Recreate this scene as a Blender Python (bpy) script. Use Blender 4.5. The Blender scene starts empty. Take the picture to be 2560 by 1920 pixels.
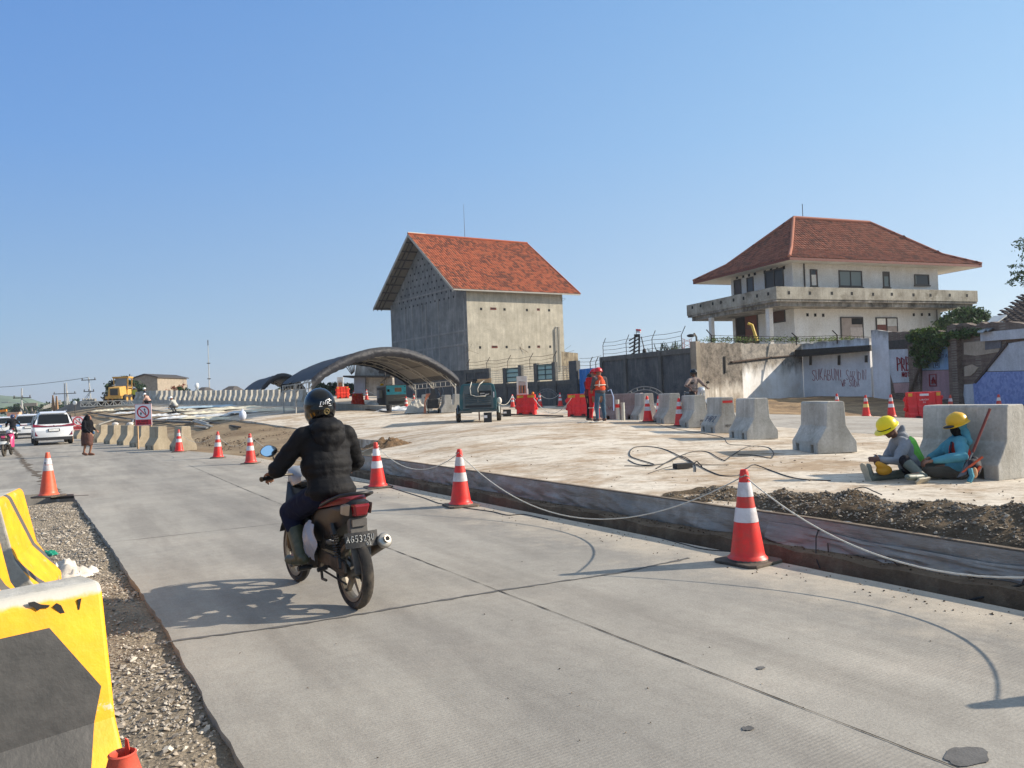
import bpy, math, random
import numpy as np
from mathutils import Vector, Matrix
R=math.radians; rnd=random.Random(7); nr=np.random.RandomState(3)
SC=bpy.context.scene; COL=SC.collection
# ------------------------------------------------------------------ camera
F=1923.; CH=1.6
_th=math.atan(32/F); _ro=R(2.25)
_f=Vector((0,math.cos(_th),math.sin(_th))); _r=Vector((1,0,0)); _u=_r.cross(_f)
CR=_r*math.cos(_ro)-_u*math.sin(_ro); CU=_u*math.cos(_ro)+_r*math.sin(_ro)
cam=bpy.data.objects.new('camera',bpy.data.cameras.new('camera')); COL.objects.link(cam)
cam.matrix_world=Matrix(((CR.x,CU.x,-_f.x,0),(CR.y,CU.y,-_f.y,0),(CR.z,CU.z,-_f.z,CH),(0,0,0,1)))
cam.data.sensor_width=36; cam.data.lens=36*F/2560; cam.data.clip_end=9000; cam.data.clip_start=.05
SC.camera=cam
# ------------------------------------------------------------------ sky, sun, exposure
SUN=Vector((.89,.115,.438)).normalized()
wd=bpy.data.worlds.new('World'); SC.world=wd; wd.use_nodes=True
nt=wd.node_tree; bg=nt.nodes['Background']; sky=nt.nodes.new('ShaderNodeTexSky')
sky.sky_type='NISHITA'; sky.sun_disc=False; sky.sun_elevation=R(26); sky.sun_rotation=math.atan2(SUN.x,SUN.y)
sky.air_density=1.0; sky.dust_density=.35; sky.ozone_density=3.2; sky.altitude=0
EXPO=.78
def _lin(c): return tuple((x/255/12.92 if x/255<=.04045 else ((x/255+.055)/1.055)**2.4)/2**EXPO for x in c)+(1,)
def _wn(t,**k):
    x=nt.nodes.new('ShaderNode'+t)
    for q,v in k.items(): setattr(x,q,v)
    return x
# hazy tropical evening air: paler towards the horizon, the sun and, as added shadow fill, the unseen zenith, mixed into the physical sky
_tc=_wn('TexCoord'); _sp=_wn('SeparateXYZ'); nt.links.new(_tc.outputs['Generated'],_sp.inputs[0])
def _ramp(src,st):
    r=_wn('ValToRGB'); r.color_ramp.interpolation='EASE' if len(st)==2 else 'LINEAR'; e=r.color_ramp.elements
    while len(e)<len(st): e.new(.5)
    for i,(p,c) in enumerate(st): e[i].position=p; e[i].color=c if hasattr(c,'__len__') else (c,c,c,1)
    nt.links.new(src,r.inputs[0]); return r.outputs[0]
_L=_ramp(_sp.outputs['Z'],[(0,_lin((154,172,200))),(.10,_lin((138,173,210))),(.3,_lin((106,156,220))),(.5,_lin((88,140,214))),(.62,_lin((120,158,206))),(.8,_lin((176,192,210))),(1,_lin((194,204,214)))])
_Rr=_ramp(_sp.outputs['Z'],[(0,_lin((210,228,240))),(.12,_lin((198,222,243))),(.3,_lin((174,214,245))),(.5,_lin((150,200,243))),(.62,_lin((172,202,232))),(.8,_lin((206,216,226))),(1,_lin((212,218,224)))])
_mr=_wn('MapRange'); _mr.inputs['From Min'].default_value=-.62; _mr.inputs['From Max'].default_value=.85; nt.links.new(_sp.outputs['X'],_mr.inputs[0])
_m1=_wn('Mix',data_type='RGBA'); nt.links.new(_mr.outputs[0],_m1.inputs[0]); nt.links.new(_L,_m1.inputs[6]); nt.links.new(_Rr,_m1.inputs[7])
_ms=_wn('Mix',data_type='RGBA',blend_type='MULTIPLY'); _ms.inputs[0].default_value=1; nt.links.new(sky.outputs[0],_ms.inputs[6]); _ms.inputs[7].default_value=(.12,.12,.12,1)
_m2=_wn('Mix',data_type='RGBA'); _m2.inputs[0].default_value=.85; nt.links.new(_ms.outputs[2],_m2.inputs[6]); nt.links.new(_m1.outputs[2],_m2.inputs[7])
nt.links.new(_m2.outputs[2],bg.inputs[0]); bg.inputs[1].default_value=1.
sl=bpy.data.lights.new('sun','SUN'); sl.energy=4.25; sl.angle=R(.5); sl.color=(1,.89,.74)
so=bpy.data.objects.new('sun',sl); COL.objects.link(so); so.rotation_euler=(-SUN).to_track_quat('-Z','Y').to_euler()
so.location=(20,0,30)
SC.view_settings.view_transform='Standard'; SC.view_settings.look='None'; SC.view_settings.exposure=EXPO; SC.view_settings.gamma=1
# ------------------------------------------------------------------ placing helpers (pixel of the 2560x1920 photo -> world)
def ray(px,py):
    d=_f+CR*((px-1280)/F)+CU*((960-py)/F); return d/d.y
def atz(px,py,z=0.):
    d=ray(px,py); t=(z-CH)/d.z; return Vector((d.x*t,d.y*t,z))
def atd(px,py,dep):
    d=ray(px,py); return Vector((0,0,CH))+d*dep
def onp(px,py,P0,n):
    d=ray(px,py); o=Vector((0,0,CH)); n=Vector((n[0],n[1],0)); P=Vector((P0[0],P0[1],CH))
    return o+d*((P-o).dot(n)/d.dot(n))
TA=R(31.3); NS=Vector((math.cos(TA),math.sin(TA),0)); UT=Vector((-math.sin(TA),math.cos(TA),0))   # across / along the road
def st(p): return (p[0]*NS.x+p[1]*NS.y, p[0]*UT.x+p[1]*UT.y)
def fst(s,t,z=0.): v=NS*s+UT*t; v.z=z; return v
# ------------------------------------------------------------------ mesh builder
class MB:
    def __init__(s): s.v=[];s.f=[];s.m=[];s.mi=0;s.M=None
    def add(s,vs,fs):
        n=len(s.v)
        if s.M is not None: vs=[s.M@Vector(v) for v in vs]
        s.v+=[tuple(v) for v in vs]; s.f+=[tuple(i+n for i in f) for f in fs]; s.m+=[s.mi]*len(fs); return s
    def box(s,x0,x1,y0,y1,z0,z1):
        return s.add([(x0,y0,z0),(x1,y0,z0),(x1,y1,z0),(x0,y1,z0),(x0,y0,z1),(x1,y0,z1),(x1,y1,z1),(x0,y1,z1)],
          [(0,3,2,1),(4,5,6,7),(0,1,5,4),(1,2,6,5),(2,3,7,6),(3,0,4,7)])
    def cbox(s,c,d,rz=0):
        M=Matrix.Translation(c)@Matrix.Rotation(rz,4,'Z'); o=s.M; s.M=M if o is None else o@M
        s.box(-d[0]/2,d[0]/2,-d[1]/2,d[1]/2,-d[2]/2,d[2]/2); s.M=o; return s
    def hull8(s,a,b):  # two quads a (4 pts) and b (4 pts)
        return s.add(list(a)+list(b),[(0,3,2,1),(4,5,6,7),(0,1,5,4),(1,2,6,5),(2,3,7,6),(3,0,4,7)])
    def prism(s,poly,f0,f1):  # poly 2d list; f0,f1 map 2d->3d for the two ends
        n=len(poly); a=[f0(*p) for p in poly]; b=[f1(*p) for p in poly]
        return s.add(a+b,[tuple(range(n))[::-1],tuple(range(n,2*n))]+[(i,(i+1)%n,n+(i+1)%n,n+i) for i in range(n)])
    def px(s,poly,x0,x1): return s.prism(poly,lambda a,b:(x0,a,b),lambda a,b:(x1,a,b))
    def py(s,poly,y0,y1): return s.prism(poly,lambda a,b:(a,y0,b),lambda a,b:(a,y1,b))
    def pz(s,poly,z0,z1): return s.prism(poly,lambda a,b:(a,b,z0),lambda a,b:(a,b,z1))
    def tube(s,pts,r,n=8,cap=True,closed=False):
        pts=[Vector(p) for p in pts]; k=len(pts); rr=r if isinstance(r,(list,tuple)) else [r]*k
        vs=[];fs=[]; up=None
        for i,p in enumerate(pts):
            if closed: t=pts[(i+1)%k]-pts[i-1]
            else: t=(pts[min(i+1,k-1)]-pts[max(i-1,0)])
            t.normalize()
            if up is None: up=Vector((0,0,1)) if abs(t.z)<.9 else Vector((1,0,0))
            a=t.cross(up)
            if a.length<1e-5: a=t.orthogonal()
            a.normalize(); b=a.cross(t).normalized(); up=b
            for j in range(n):
                q=2*math.pi*j/n; vs.append(p+(a*math.cos(q)+b*math.sin(q))*rr[i])
        for i in range(k if closed else k-1):
            i2=(i+1)%k
            for j in range(n): fs.append((i*n+j,i*n+(j+1)%n,i2*n+(j+1)%n,i2*n+j))
        if cap and not closed: fs+= [tuple(range(n))[::-1],tuple(range((k-1)*n,k*n))]
        return s.add(vs,fs)
    def bar(s,a,b,w,h=None):  # square bar between two points
        a=Vector(a);b=Vector(b);h=h or w;t=(b-a).normalized();u=Vector((0,0,1)) if abs(t.z)<.9 else Vector((1,0,0))
        x=t.cross(u).normalized()*w/2; y=x.cross(t).normalized()*h/2
        return s.hull8([a-x-y,a+x-y,a+x+y,a-x+y],[b-x-y,b+x-y,b+x+y,b-x+y])
    def lathe(s,prof,n=24,M=None,cap=True):
        o=s.M
        if M is not None: s.M=M if o is None else o@M
        vs=[];fs=[];k=len(prof)
        for r,z in prof:
            for j in range(n): q=2*math.pi*j/n; vs.append((r*math.cos(q),r*math.sin(q),z))
        for i in range(k-1):
            for j in range(n): fs.append((i*n+j,i*n+(j+1)%n,(i+1)*n+(j+1)%n,(i+1)*n+j))
        if cap: fs+=[tuple(range(n))[::-1],tuple(range((k-1)*n,k*n))]
        s.add(vs,fs); s.M=o; return s
    def ell(s,c,r,rot=None,nu=16,nv=10):
        c=Vector(c); r=(r,r,r) if not hasattr(r,'__len__') else r; rot=rot or Matrix.Identity(3)
        vs=[];fs=[]
        for i in range(nv+1):
            a=math.pi*i/nv
            for j in range(nu):
                q=2*math.pi*j/nu; vs.append(c+rot@Vector((r[0]*math.sin(a)*math.cos(q),r[1]*math.sin(a)*math.sin(q),-r[2]*math.cos(a))))
        for i in range(nv):
            for j in range(nu): fs.append((i*nu+j,i*nu+(j+1)%nu,(i+1)*nu+(j+1)%nu,(i+1)*nu+j))
        return s.add(vs,fs)
    def cap(s,a,ra,b,rb,n=12,flat=1.,up=None):  # tapered capsule; flat squeezes across 'up'
        a=Vector(a);b=Vector(b);t=(b-a).normalized();u=Vector(up) if up is not None else (Vector((0,0,1)) if abs(t.z)<.9 else Vector((1,0,0)))
        x=t.cross(u).normalized(); y=x.cross(t).normalized(); vs=[];fs=[];rings=[]
        for i in range(4): q=math.pi/2*(i/4); rings.append((a-t*ra*math.cos(q),max(ra*math.sin(q),ra*.08)))
        rings.append((a,ra)); rings.append((b,rb))
        for i in range(1,5): q=math.pi/2*(i/4); rings.append((b+t*rb*math.sin(q),max(rb*math.cos(q),rb*.08)))
        for p,rr in rings:
            for j in range(n): q=2*math.pi*j/n; vs.append(p+x*math.cos(q)*rr+y*math.sin(q)*rr*flat)
        k=len(rings)
        for i in range(k-1):
            for j in range(n): fs.append((i*n+j,i*n+(j+1)%n,(i+1)*n+(j+1)%n,(i+1)*n+j))
        fs+=[tuple(range(n))[::-1],tuple(range((k-1)*n,k*n))]
        return s.add(vs,fs)
    def grid(s,P):  # P[i][j] points
        a=len(P);b=len(P[0]); return s.add([p for row in P for p in row],[(i*b+j,i*b+j+1,(i+1)*b+j+1,(i+1)*b+j) for i in range(a-1) for j in range(b-1)])
    def mesh(s,name='m'):
        me=bpy.data.meshes.new(name); me.from_pydata(s.v,[],s.f); me.polygons.foreach_set('material_index',s.m); me.update(); return me
def fixn(me):
    import bmesh
    b=bmesh.new(); b.from_mesh(me); bmesh.ops.recalc_face_normals(b,faces=b.faces); b.to_mesh(me); b.free()
def link(name,me,mats,parent=None,smooth=None,loc=None,rz=None):
    for m in (mats if isinstance(mats,(list,tuple)) else [mats]): me.materials.append(m)
    if smooth is not None:
        me.polygons.foreach_set('use_smooth',[True]*len(me.polygons))
        if smooth<180: me.set_sharp_from_angle(angle=R(smooth))
    o=bpy.data.objects.new(name,me); COL.objects.link(o)
    if parent: o.parent=parent
    if loc is not None: o.location=loc
    if rz is not None: o.rotation_euler=(0,0,rz)
    return o
def ob(name,mb,mats,parent=None,smooth=None,bevel=0,loc=None,rz=None,fix=True,label=None):
    me=mb.mesh(name)
    if fix: fixn(me)
    o=link(name,me,mats,parent,smooth,loc,rz)
    if bevel:
        b=o.modifiers.new('bevel','BEVEL'); b.width=bevel; b.segments=2; b.limit_method='ANGLE'; b.angle_limit=R(40)
    if label: o['label']=label
    return o
def tag(o,label,cat,group=None):
    o['label']=label; o['category']=cat
    if group: o['group']=group
    return o
def struct(o,kind='structure'): o['kind']=kind; return o
def thing(name,label,cat,loc=(0,0,0),rz=0,group=None):
    o=bpy.data.objects.new(name,None); COL.objects.link(o); o.location=loc; o.rotation_euler=(0,0,rz); o.empty_display_size=.2
    return tag(o,label,cat,group)
def copy_tree(o,parent=None,loc=None,rz=None,label=None,group=None):
    c=o.copy(); COL.objects.link(c)
    if parent: c.parent=parent
    if loc is not None: c.location=loc
    if rz is not None: c.rotation_euler=(0,0,rz)
    if label: c['label']=label
    if group: c['group']=group
    for ch in list(o.children): copy_tree(ch,c)
    return c
def blob(name,mb,vox,mats,parent=None,smooth_it=3,label=None):
    me=mb.mesh(); fixn(me); o=bpy.data.objects.new('tmp',me); COL.objects.link(o)
    m=o.modifiers.new('r','REMESH'); m.mode='VOXEL'; m.voxel_size=vox
    if smooth_it: q=o.modifiers.new('s','SMOOTH'); q.iterations=smooth_it; q.factor=.5
    dg=bpy.context.evaluated_depsgraph_get(); me2=bpy.data.meshes.new_from_object(o.evaluated_get(dg)); me2.name=name
    bpy.data.objects.remove(o); bpy.data.meshes.remove(me); me2.materials.clear()
    r=link(name,me2,mats,parent,smooth=180)
    if label: r['label']=label
    return r
# ------------------------------------------------------------------ materials
def lin(c): return tuple((x/255/12.92 if x/255<=.04045 else ((x/255+.055)/1.055)**2.4) for x in c)
def col(c): return (*lin(c),1)
class N:  # tiny node helper
    def __init__(s,name):
        s.m=bpy.data.materials.new(name); s.m.use_nodes=True; s.t=s.m.node_tree; s.b=s.t.nodes['Principled BSDF']
        tc=s.t.nodes.new('ShaderNodeTexCoord'); s.co=tc.outputs['Object']; s.uv=tc.outputs['UV']; s.oi=None
    def n(s,typ,**k):
        x=s.t.nodes.new('ShaderNode'+typ)
        for a,v in k.items(): setattr(x,a,v)
        return x
    def l(s,a,b): s.t.links.new(a,b)
    def rand(s):
        if s.oi is None: s.oi=s.n('ObjectInfo')
        return s.oi.outputs['Random']
    def shift(s):  # object coordinates shifted by a random amount per object
        a=s.n('VectorMath',operation='SCALE'); cx=s.n('CombineXYZ'); r=s.rand()
        for i in range(3): s.l(r,cx.inputs[i])
        s.l(cx.outputs[0],a.inputs[0]); a.inputs['Scale'].default_value=37.
        b=s.n('VectorMath',operation='ADD'); s.l(s.co,b.inputs[0]); s.l(a.outputs[0],b.inputs[1]); s.co=b.outputs[0]
    def noise(s,scale,detail=5,rough=.6,st=(1,1,1),dist=0,co=None):
        mp=s.n('Mapping'); mp.inputs['Scale'].default_value=st; s.l(co or s.co,mp.inputs['Vector'])
        x=s.n('TexNoise'); x.inputs['Scale'].default_value=scale; x.inputs['Detail'].default_value=detail; x.inputs['Roughness'].default_value=rough; x.inputs['Distortion'].default_value=dist
        s.l(mp.outputs[0],x.inputs['Vector']); return x.outputs['Fac']
    def vor(s,scale,st=(1,1,1),feat='F1',out='Distance'):
        mp=s.n('Mapping'); mp.inputs['Scale'].default_value=st; s.l(s.co,mp.inputs['Vector'])
        x=s.n('TexVoronoi',feature=feat); x.inputs['Scale'].default_value=scale; s.l(mp.outputs[0],x.inputs['Vector']); return x.outputs[out]
    def ramp(s,fac,stops):
        r=s.n('ValToRGB'); e=r.color_ramp.elements
        while len(e)<len(stops): e.new(.5)
        for i,(p,c) in enumerate(stops):
            e[i].position=p; e[i].color=c if hasattr(c,'__len__') else (c,c,c,1)
        s.l(fac,r.inputs[0]); return r.outputs[0]
    def mix(s,fac,a,b,mode='MIX'):
        x=s.n('Mix',data_type='RGBA',blend_type=mode)
        for v,i in ((fac,0),(a,6),(b,7)):
            if hasattr(v,'default_value') or hasattr(v,'is_linked'): s.l(v,x.inputs[i])
            else: x.inputs[i].default_value=v
        return x.outputs[2]
    def math(s,op,a,b=0.,c=None):
        x=s.n('Math',operation=op)
        for v,i in ((a,0),(b,1),(c,2)):
            if v is None: continue
            if hasattr(v,'is_linked'): s.l(v,x.inputs[i])
            else: x.inputs[i].default_value=v
        return x.outputs[0]
    def sep(s):
        x=s.n('SeparateXYZ'); s.l(s.co,x.inputs[0]); return x.outputs
    def fin(s,colr=None,rough=.8,metal=0,bump=None,bs=.3,bd=.02,spec=.5,coat=0,alpha=None):
        if colr is not None:
            if hasattr(colr,'is_linked'): s.l(colr,s.b.inputs['Base Color'])
            else: s.b.inputs['Base Color'].default_value=colr
        if hasattr(rough,'is_linked'): s.l(rough,s.b.inputs['Roughness'])
        else: s.b.inputs['Roughness'].default_value=rough
        s.b.inputs['Metallic'].default_value=metal; s.b.inputs['Specular IOR Level'].default_value=spec; s.b.inputs['Coat Weight'].default_value=coat
        if bump is not None:
            bn=s.n('Bump'); bn.inputs['Strength'].default_value=bs; bn.inputs['Distance'].default_value=bd; s.l(bump,bn.inputs['Height']); s.l(bn.outputs[0],s.b.inputs['Normal'])
        return s.m
_mc={}
def P(name,c,rough=.7,metal=0,var=.18,sc=6,bs=.15,bd=.01,spec=.5,coat=0,dirt=None,dsc=3,damt=.5,bsc=None,dth=.5):
    """plain painted / plastic / cloth material: slight variation, bump, optional dirt colour"""
    if name in _mc: return _mc[name]
    n=N(name); n.shift(); a=col(c); lo=tuple(x*(1-var) for x in a[:3])+(1,); hi=tuple(min(1,x*(1+var*.6)) for x in a[:3])+(1,)
    k=n.noise(sc); cc=n.ramp(k,[(.3,lo),(.7,hi)])
    if dirt:
        d=n.ramp(n.noise(dsc,6,.7),[(dth-.06,(0,0,0,1)),(dth+.14,(damt,)*3+(1,))]); cc=n.mix(d,cc,col(dirt))
    _mc[name]=n.fin(cc,rough,metal,bump=n.noise(bsc or sc*6,4) if bs else None,bs=bs,bd=bd,spec=spec,coat=coat); return _mc[name]
def concrete(name,base,dark,lightc=None,streak=.6,blot=.5,sc=1.,bump=.25,axis=2,moss=None,rand=True):
    """weathered concrete: blotches, vertical streaks, pores"""
    n=N(name)
    if rand: n.shift()
    st_=[3.5,3.5,3.5]; st_[axis]=.25
    b=n.ramp(n.noise(1.1*sc,8,.65),[(.3,col(dark)),(.7,col(base))])
    s1=n.ramp(n.noise(1.0*sc,5,.6,tuple(st_)),[(.42,(0,0,0,1)),(.62,(streak,)*3+(1,))])
    c=n.mix(s1,b,col(dark)); 
    if lightc: c=n.mix(n.ramp(n.noise(1.3*sc,6,.7,tuple(x*1.3 for x in st_),co=n.co),[(.55,(0,0,0,1)),(.72,(blot,)*3+(1,))]),c,col(lightc))
    if moss: c=n.mix(n.ramp(n.noise(.7*sc,8,.75),[(.5,(0,0,0,1)),(.63,(.85,)*3+(1,))]),c,col(moss))
    f=n.noise(14*sc,8,.7); c=n.mix(.35,c,n.ramp(f,[(.3,(.25,.25,.25,1)),(.7,(1,1,1,1))]),'MULTIPLY')
    return n.fin(c,.9,bump=f,bs=bump,bd=.02,spec=.25)
# ------------------------------------------------------------------ hand painted letters
GL_={'S':[[(1,.85),(.7,1),(.2,.95),(.05,.7),(.5,.52),(.95,.35),(.8,.05),(.3,0),(0,.15)]],'U':[[(0,1),(.05,.2),(.4,0),(.85,.15),(.95,1)]],'K':[[(.05,1),(0,0)],[(.9,1),(.05,.45),(1,0)]],
'A':[[(0,0),(.5,1),(1,0)],[(.2,.4),(.8,.4)]],'B':[[(0,0),(0,1),(.7,.9),(.7,.6),(0,.5),(.9,.4),(.8,.05),(0,0)]],'M':[[(0,0),(.1,1),(.5,.4),(.9,1),(1,0)]],'I':[[(.4,1),(.4,0)]],'!':[[(.3,1),(.25,.3)],[(.25,.1),(.25,0)]],
'R':[[(0,0),(0,1),(.8,.85),(.7,.5),(0,.45),(.9,0)]],'D':[[(0,0),(.05,1),(.8,.8),(.9,.3),(.5,0),(0,0)]],'N':[[(0,0),(.05,1),(.85,0),(.9,1)]],'P':[[(0,0),(0,1),(.8,.95),(.9,.6),(.05,.5)]],'O':[[(.5,1),(.05,.7),(.1,.15),(.6,0),(.95,.4),(.85,.85),(.5,1)]],
'T':[[(0,.95),(1,1)],[(.5,1),(.45,0)]],'F':[[(0,0),(.05,1),(.9,.95)],[(.05,.5),(.7,.5)]],'W':[[(0,1),(.25,0),(.5,.6),(.75,0),(1,1)]],'C':[[(.95,.85),(.4,1),(0,.5),(.4,0),(.95,.15)]],'L':[[(0,1),(0,0),(.8,0)]],'E':[[(.9,1),(0,1),(0,0),(.9,0)],[(0,.5),(.7,.5)]],'Y':[[(0,1),(.5,.5),(1,1)],[(.5,.5),(.45,0)]],
'*':[[(.1,.1),(.5,1),(.9,.1),(0,.65),(1,.65),(.1,.1)]],'#':[[(0,0),(0,1),(1,1),(1,0),(0,0)]],'0':[[(.5,1),(.05,.7),(.1,.15),(.6,0),(.95,.4),(.85,.85),(.5,1)]],'2':[[(0,.8),(.5,1),(.9,.7),(0,0),(1,0)]],'G':[[(.95,.85),(.4,1),(0,.5),(.4,0),(.95,.15),(.95,.5),(.6,.5)]],'Z':[[(0,1),(1,1),(0,0),(1,0)]],'1':[[(.3,.8),(.5,1),(.5,0)]],'V':[[(0,1),(.5,0),(1,1)]],'5':[[(.9,1),(.1,1),(.05,.55),(.7,.6),(.9,.3),(.6,0),(.05,.08)]],'3':[[(.05,.95),(.6,1),(.85,.78),(.4,.54),(.9,.3),(.6,0),(.05,.06)]]}
def scrawl(m,text,fpos,h,w,r,adv=None,jit=.06):
    """fpos(x,z)->3d on the wall; letters as flat strokes"""
    x=0
    for ch in text:
        dy_=rnd.uniform(-jit,jit)*h*.5
        if ch!=' ':
            for st_ in GL_.get(ch,[]):
                m.tube([fpos(x+a*w*(1+rnd.uniform(-jit,jit)),dy_+b_*h*(1+rnd.uniform(-jit,jit))) for a,b_ in st_],r,4)
        x+=(adv or w*1.35)*(0.6 if ch in 'I!' else 1)
M_GRF=P('graffiti_red',(150,40,48),.8,var=.2,bs=0); M_GRG=P('graffiti_blue_grey',(70,84,112),.8,bs=0)
# ------------------------------------------------------------------ terrain height
wall_px=[(2560,1376),(2200,1320),(2029,1294),(1810,1266),(1740,1255),(1488,1220),(1273,1190),(1100,1165),(907,1138)]
SW=6.2   # across-road position of the formwork wall
wall_pts=[]
for a,b in wall_px: p=onp(a,b,fst(SW,0),NS); wall_pts.append(p)
_anch=[(p.x,p.y,p.z) for p in wall_pts]
for a,b,d in [(2450,1202,10.15),(2060,1134,14.16),(1883,1099,17.7),(1803,1084,20.4),(1736,1071,22.5),(1685,1061,24),(1612,1051,27.7),
  (1498,1050,26),(1200,1055,33.6),(1117,1031,41.6),(960,1022,53),(724,1056,40),(755,1014,57),(560,1009,68),(400,1005,78),(265,1016,88),(150,1030,125),
  (1317,1037,39),(1447,1041,35),(1300,1013,58),(1142,1004,60),(1752,1006,40),(1737,1038,28.5),(2011,998,46),(2180,997,42.5),(2300,1010,39),(2555,1019,32),(2166,1043,30),(2229,1042,28.6),(2310,1047,29),
  (600,1051,41.6),(1005,1100,22.5),(1600,990,90),(1000,1000,95)]:
    p=atd(a,b,d); _anch.append((p.x,p.y,p.z))
for a,b in [(700,1166),(455,1131),(397,1125),(355,1117),(288,1109),(200,1097)]:
    p=atz(a,b-3,0.); _anch.append((p.x+.6,p.y+.8,.0))
_anch+=[(-40,66,.3),(-60,100,.6),(12,4,.5),(25,15,.2),(45,30,.3),(40,70,.6),(-5,130,1.6),(-110,160,1.0)]
_A=np.array(_anch); 
def _phi(r): return np.where(r>0,r*r*np.log(r+1e-9),0)
_nA=len(_A); _K=_phi(np.hypot(_A[:,None,0]-_A[None,:,0],_A[:,None,1]-_A[None,:,1]))+np.eye(_nA)*2.
_Pm=np.c_[np.ones(_nA),_A[:,:2]]; _L=np.block([[_K,_Pm],[_Pm.T,np.zeros((3,3))]])
_w=np.linalg.solve(_L,np.r_[_A[:,2],0,0,0])
def hz(x,y):
    """level of the building site / slabs"""
    x=np.asarray(x,float); y=np.asarray(y,float); xs=x.ravel(); ys=y.ravel(); r=np.hypot(xs[:,None]-_A[None,:,0],ys[:,None]-_A[None,:,1])
    z=_phi(r)@_w[:_nA]+_w[_nA]+_w[_nA+1]*xs+_w[_nA+2]*ys
    d=np.hypot(xs,ys); k=np.clip((d-100)/90,0,1); z=np.clip(z,-.2,2.6)*(1-k)+.6*k
    return z.reshape(x.shape)
def hzf(x,y): return float(hz(np.array([x]),np.array([y]))[0])
def hit(px,py,d0=5,d1=170):
    """point of the site surface seen at a pixel"""
    r=ray(px,py); ds=np.geomspace(d0,d1,900); zz=CH+r.z*ds; g=zz-hz(r.x*ds,ds); i=np.argmax(g<0)
    if not (g<0).any(): return Vector((0,0,CH))+r*d1
    a,b=ds[max(i-1,0)],ds[i]; ga,gb=g[max(i-1,0)],g[i]; d=a+(b-a)*ga/(ga-gb+1e-9); p=Vector((0,0,CH))+r*float(d); return p
def hd(px,dep,py=1040):  # on the surface under pixel column px at depth dep
    for _ in range(3):
        p=atd(px,py,dep); z=hzf(p.x,p.y); q=Vector((p.x,p.y,z))-Vector((0,0,CH)); py=960-F*q.dot(CU)/q.dot(_f)
    return Vector((p.x,p.y,z))
# ------------------------------------------------------------------ ground materials
def m_ground():
    n=N('dirt_ground'); a=n.noise(.35,8,.65); b=n.noise(6,8,.7)
    c=n.ramp(a,[(.3,col((128,108,86))),(.5,col((158,138,112))),(.7,col((182,163,135)))]); c=n.mix(.5,c,n.ramp(b,[(.3,(.35,.35,.35,1)),(.7,(1,1,1,1))]),'MULTIPLY')
    return n.fin(c,.95,bump=b,bs=.7,bd=.05,spec=.1)
def m_road():
    n=N('road_concrete'); 
    a=n.noise(.55,7,.6); b=n.noise(1.3,6,.62,(1.6,.22,1)); f=n.noise(60,5,.75); g=n.noise(9,7,.7)
    c=n.ramp(a,[(.28,col((156,151,142))),(.55,col((173,167,156))),(.75,col((188,180,167)))])
    s=n.ramp(b,[(.38,(.74,.73,.73,1)),(.56,(1,1,1,1))]); c=n.mix(.75,c,s,'MULTIPLY')
    x,y,z=n.sep()  # wheel tracks darker with rubber
    tr=n.math('ABSOLUTE',n.math('SINE',n.math('MULTIPLY_ADD',x,1.18,.35))); c=n.mix(n.ramp(tr,[(.3,(.22,)*3+(1,)),(.9,(0,0,0,1))]),c,col((110,108,106)))
    # dust towards the two edges, broken by noise
    e=n.math('ADD',x,n.math('MULTIPLY',n.math('SUBTRACT',n.noise(2.2,6,.7),.5),2.6)); c=n.mix(n.ramp(n.math('MULTIPLY',e,.1),[(.46,(0,0,0,1)),(.56,(.55,)*3+(1,))]),c,col((214,200,178)))
    c=n.mix(.5,c,n.ramp(g,[(.3,(.72,.7,.7,1)),(.62,(1,1,1,1))]),'MULTIPLY')
    c=n.mix(.45,c,n.ramp(f,[(.32,(.45,.45,.45,1)),(.6,(1,1,1,1))]),'MULTIPLY')
    w=n.n('TexWave',wave_type='BANDS',bands_direction='Y'); w.inputs['Scale'].default_value=13; w.inputs['Distortion'].default_value=1.2; w.inputs['Detail'].default_value=3; n.l(n.co,w.inputs['Vector'])
    tin=n.math('MULTIPLY',w.outputs['Fac'],n.ramp(n.noise(.8,4),[(.4,(0,0,0,1)),(.6,(1,1,1,1))]))
    h=n.math('ADD',n.math('MULTIPLY',tin,.3),n.math('MULTIPLY',f,.6)); return n.fin(c,.85,bump=h,bs=.55,bd=.008,spec=.3)
def m_pad(name='pad_concrete',c0=(204,193,176),c1=(224,214,198),c2=(160,134,104),am=.8):
    n=N(name); a=n.noise(.5,8,.65); d=n.noise(.62,9,.76,(.8,1.1,1)); f=n.noise(9,8,.75); h=n.noise(3.1,8,.78,(.85,1.1,1))
    c=n.ramp(a,[(.3,col(c0)),(.7,col(c1))])
    c=n.mix(n.ramp(d,[(.45,(0,0,0,1)),(.6,(am,)*3+(1,))]),c,col(c2)); c=n.mix(n.ramp(h,[(.5,(0,0,0,1)),(.66,(am*.8,)*3+(1,))]),c,col(tuple(int(v*.72) for v in c2)))
    c=n.mix(.5,c,n.ramp(f,[(.28,(.5,.47,.43,1)),(.55,(1,1,1,1))]),'MULTIPLY'); return n.fin(c,.92,bump=f,bs=.4,bd=.02,spec=.2)
M_GR=m_ground(); M_RD=m_road(); M_PAD=m_pad()
M_SIDE=m_pad('side_road_concrete',(168,163,155),(188,181,170),(140,130,118),.5)
M_STONE=None
def m_stone(name,cs):
    n=N(name); v=n.n('Attribute',attribute_name='rnd'); v.attribute_type='GEOMETRY'
    st_=[(i/(len(cs)-1),col(c)) for i,c in enumerate(cs)]; c=n.ramp(v.outputs['Fac'],st_); c=n.mix(.4,c,n.ramp(n.noise(40,4),[(.3,(.4,.4,.4,1)),(.7,(1,1,1,1))]),'MULTIPLY')
    return n.fin(c,.9,spec=.2)
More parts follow.
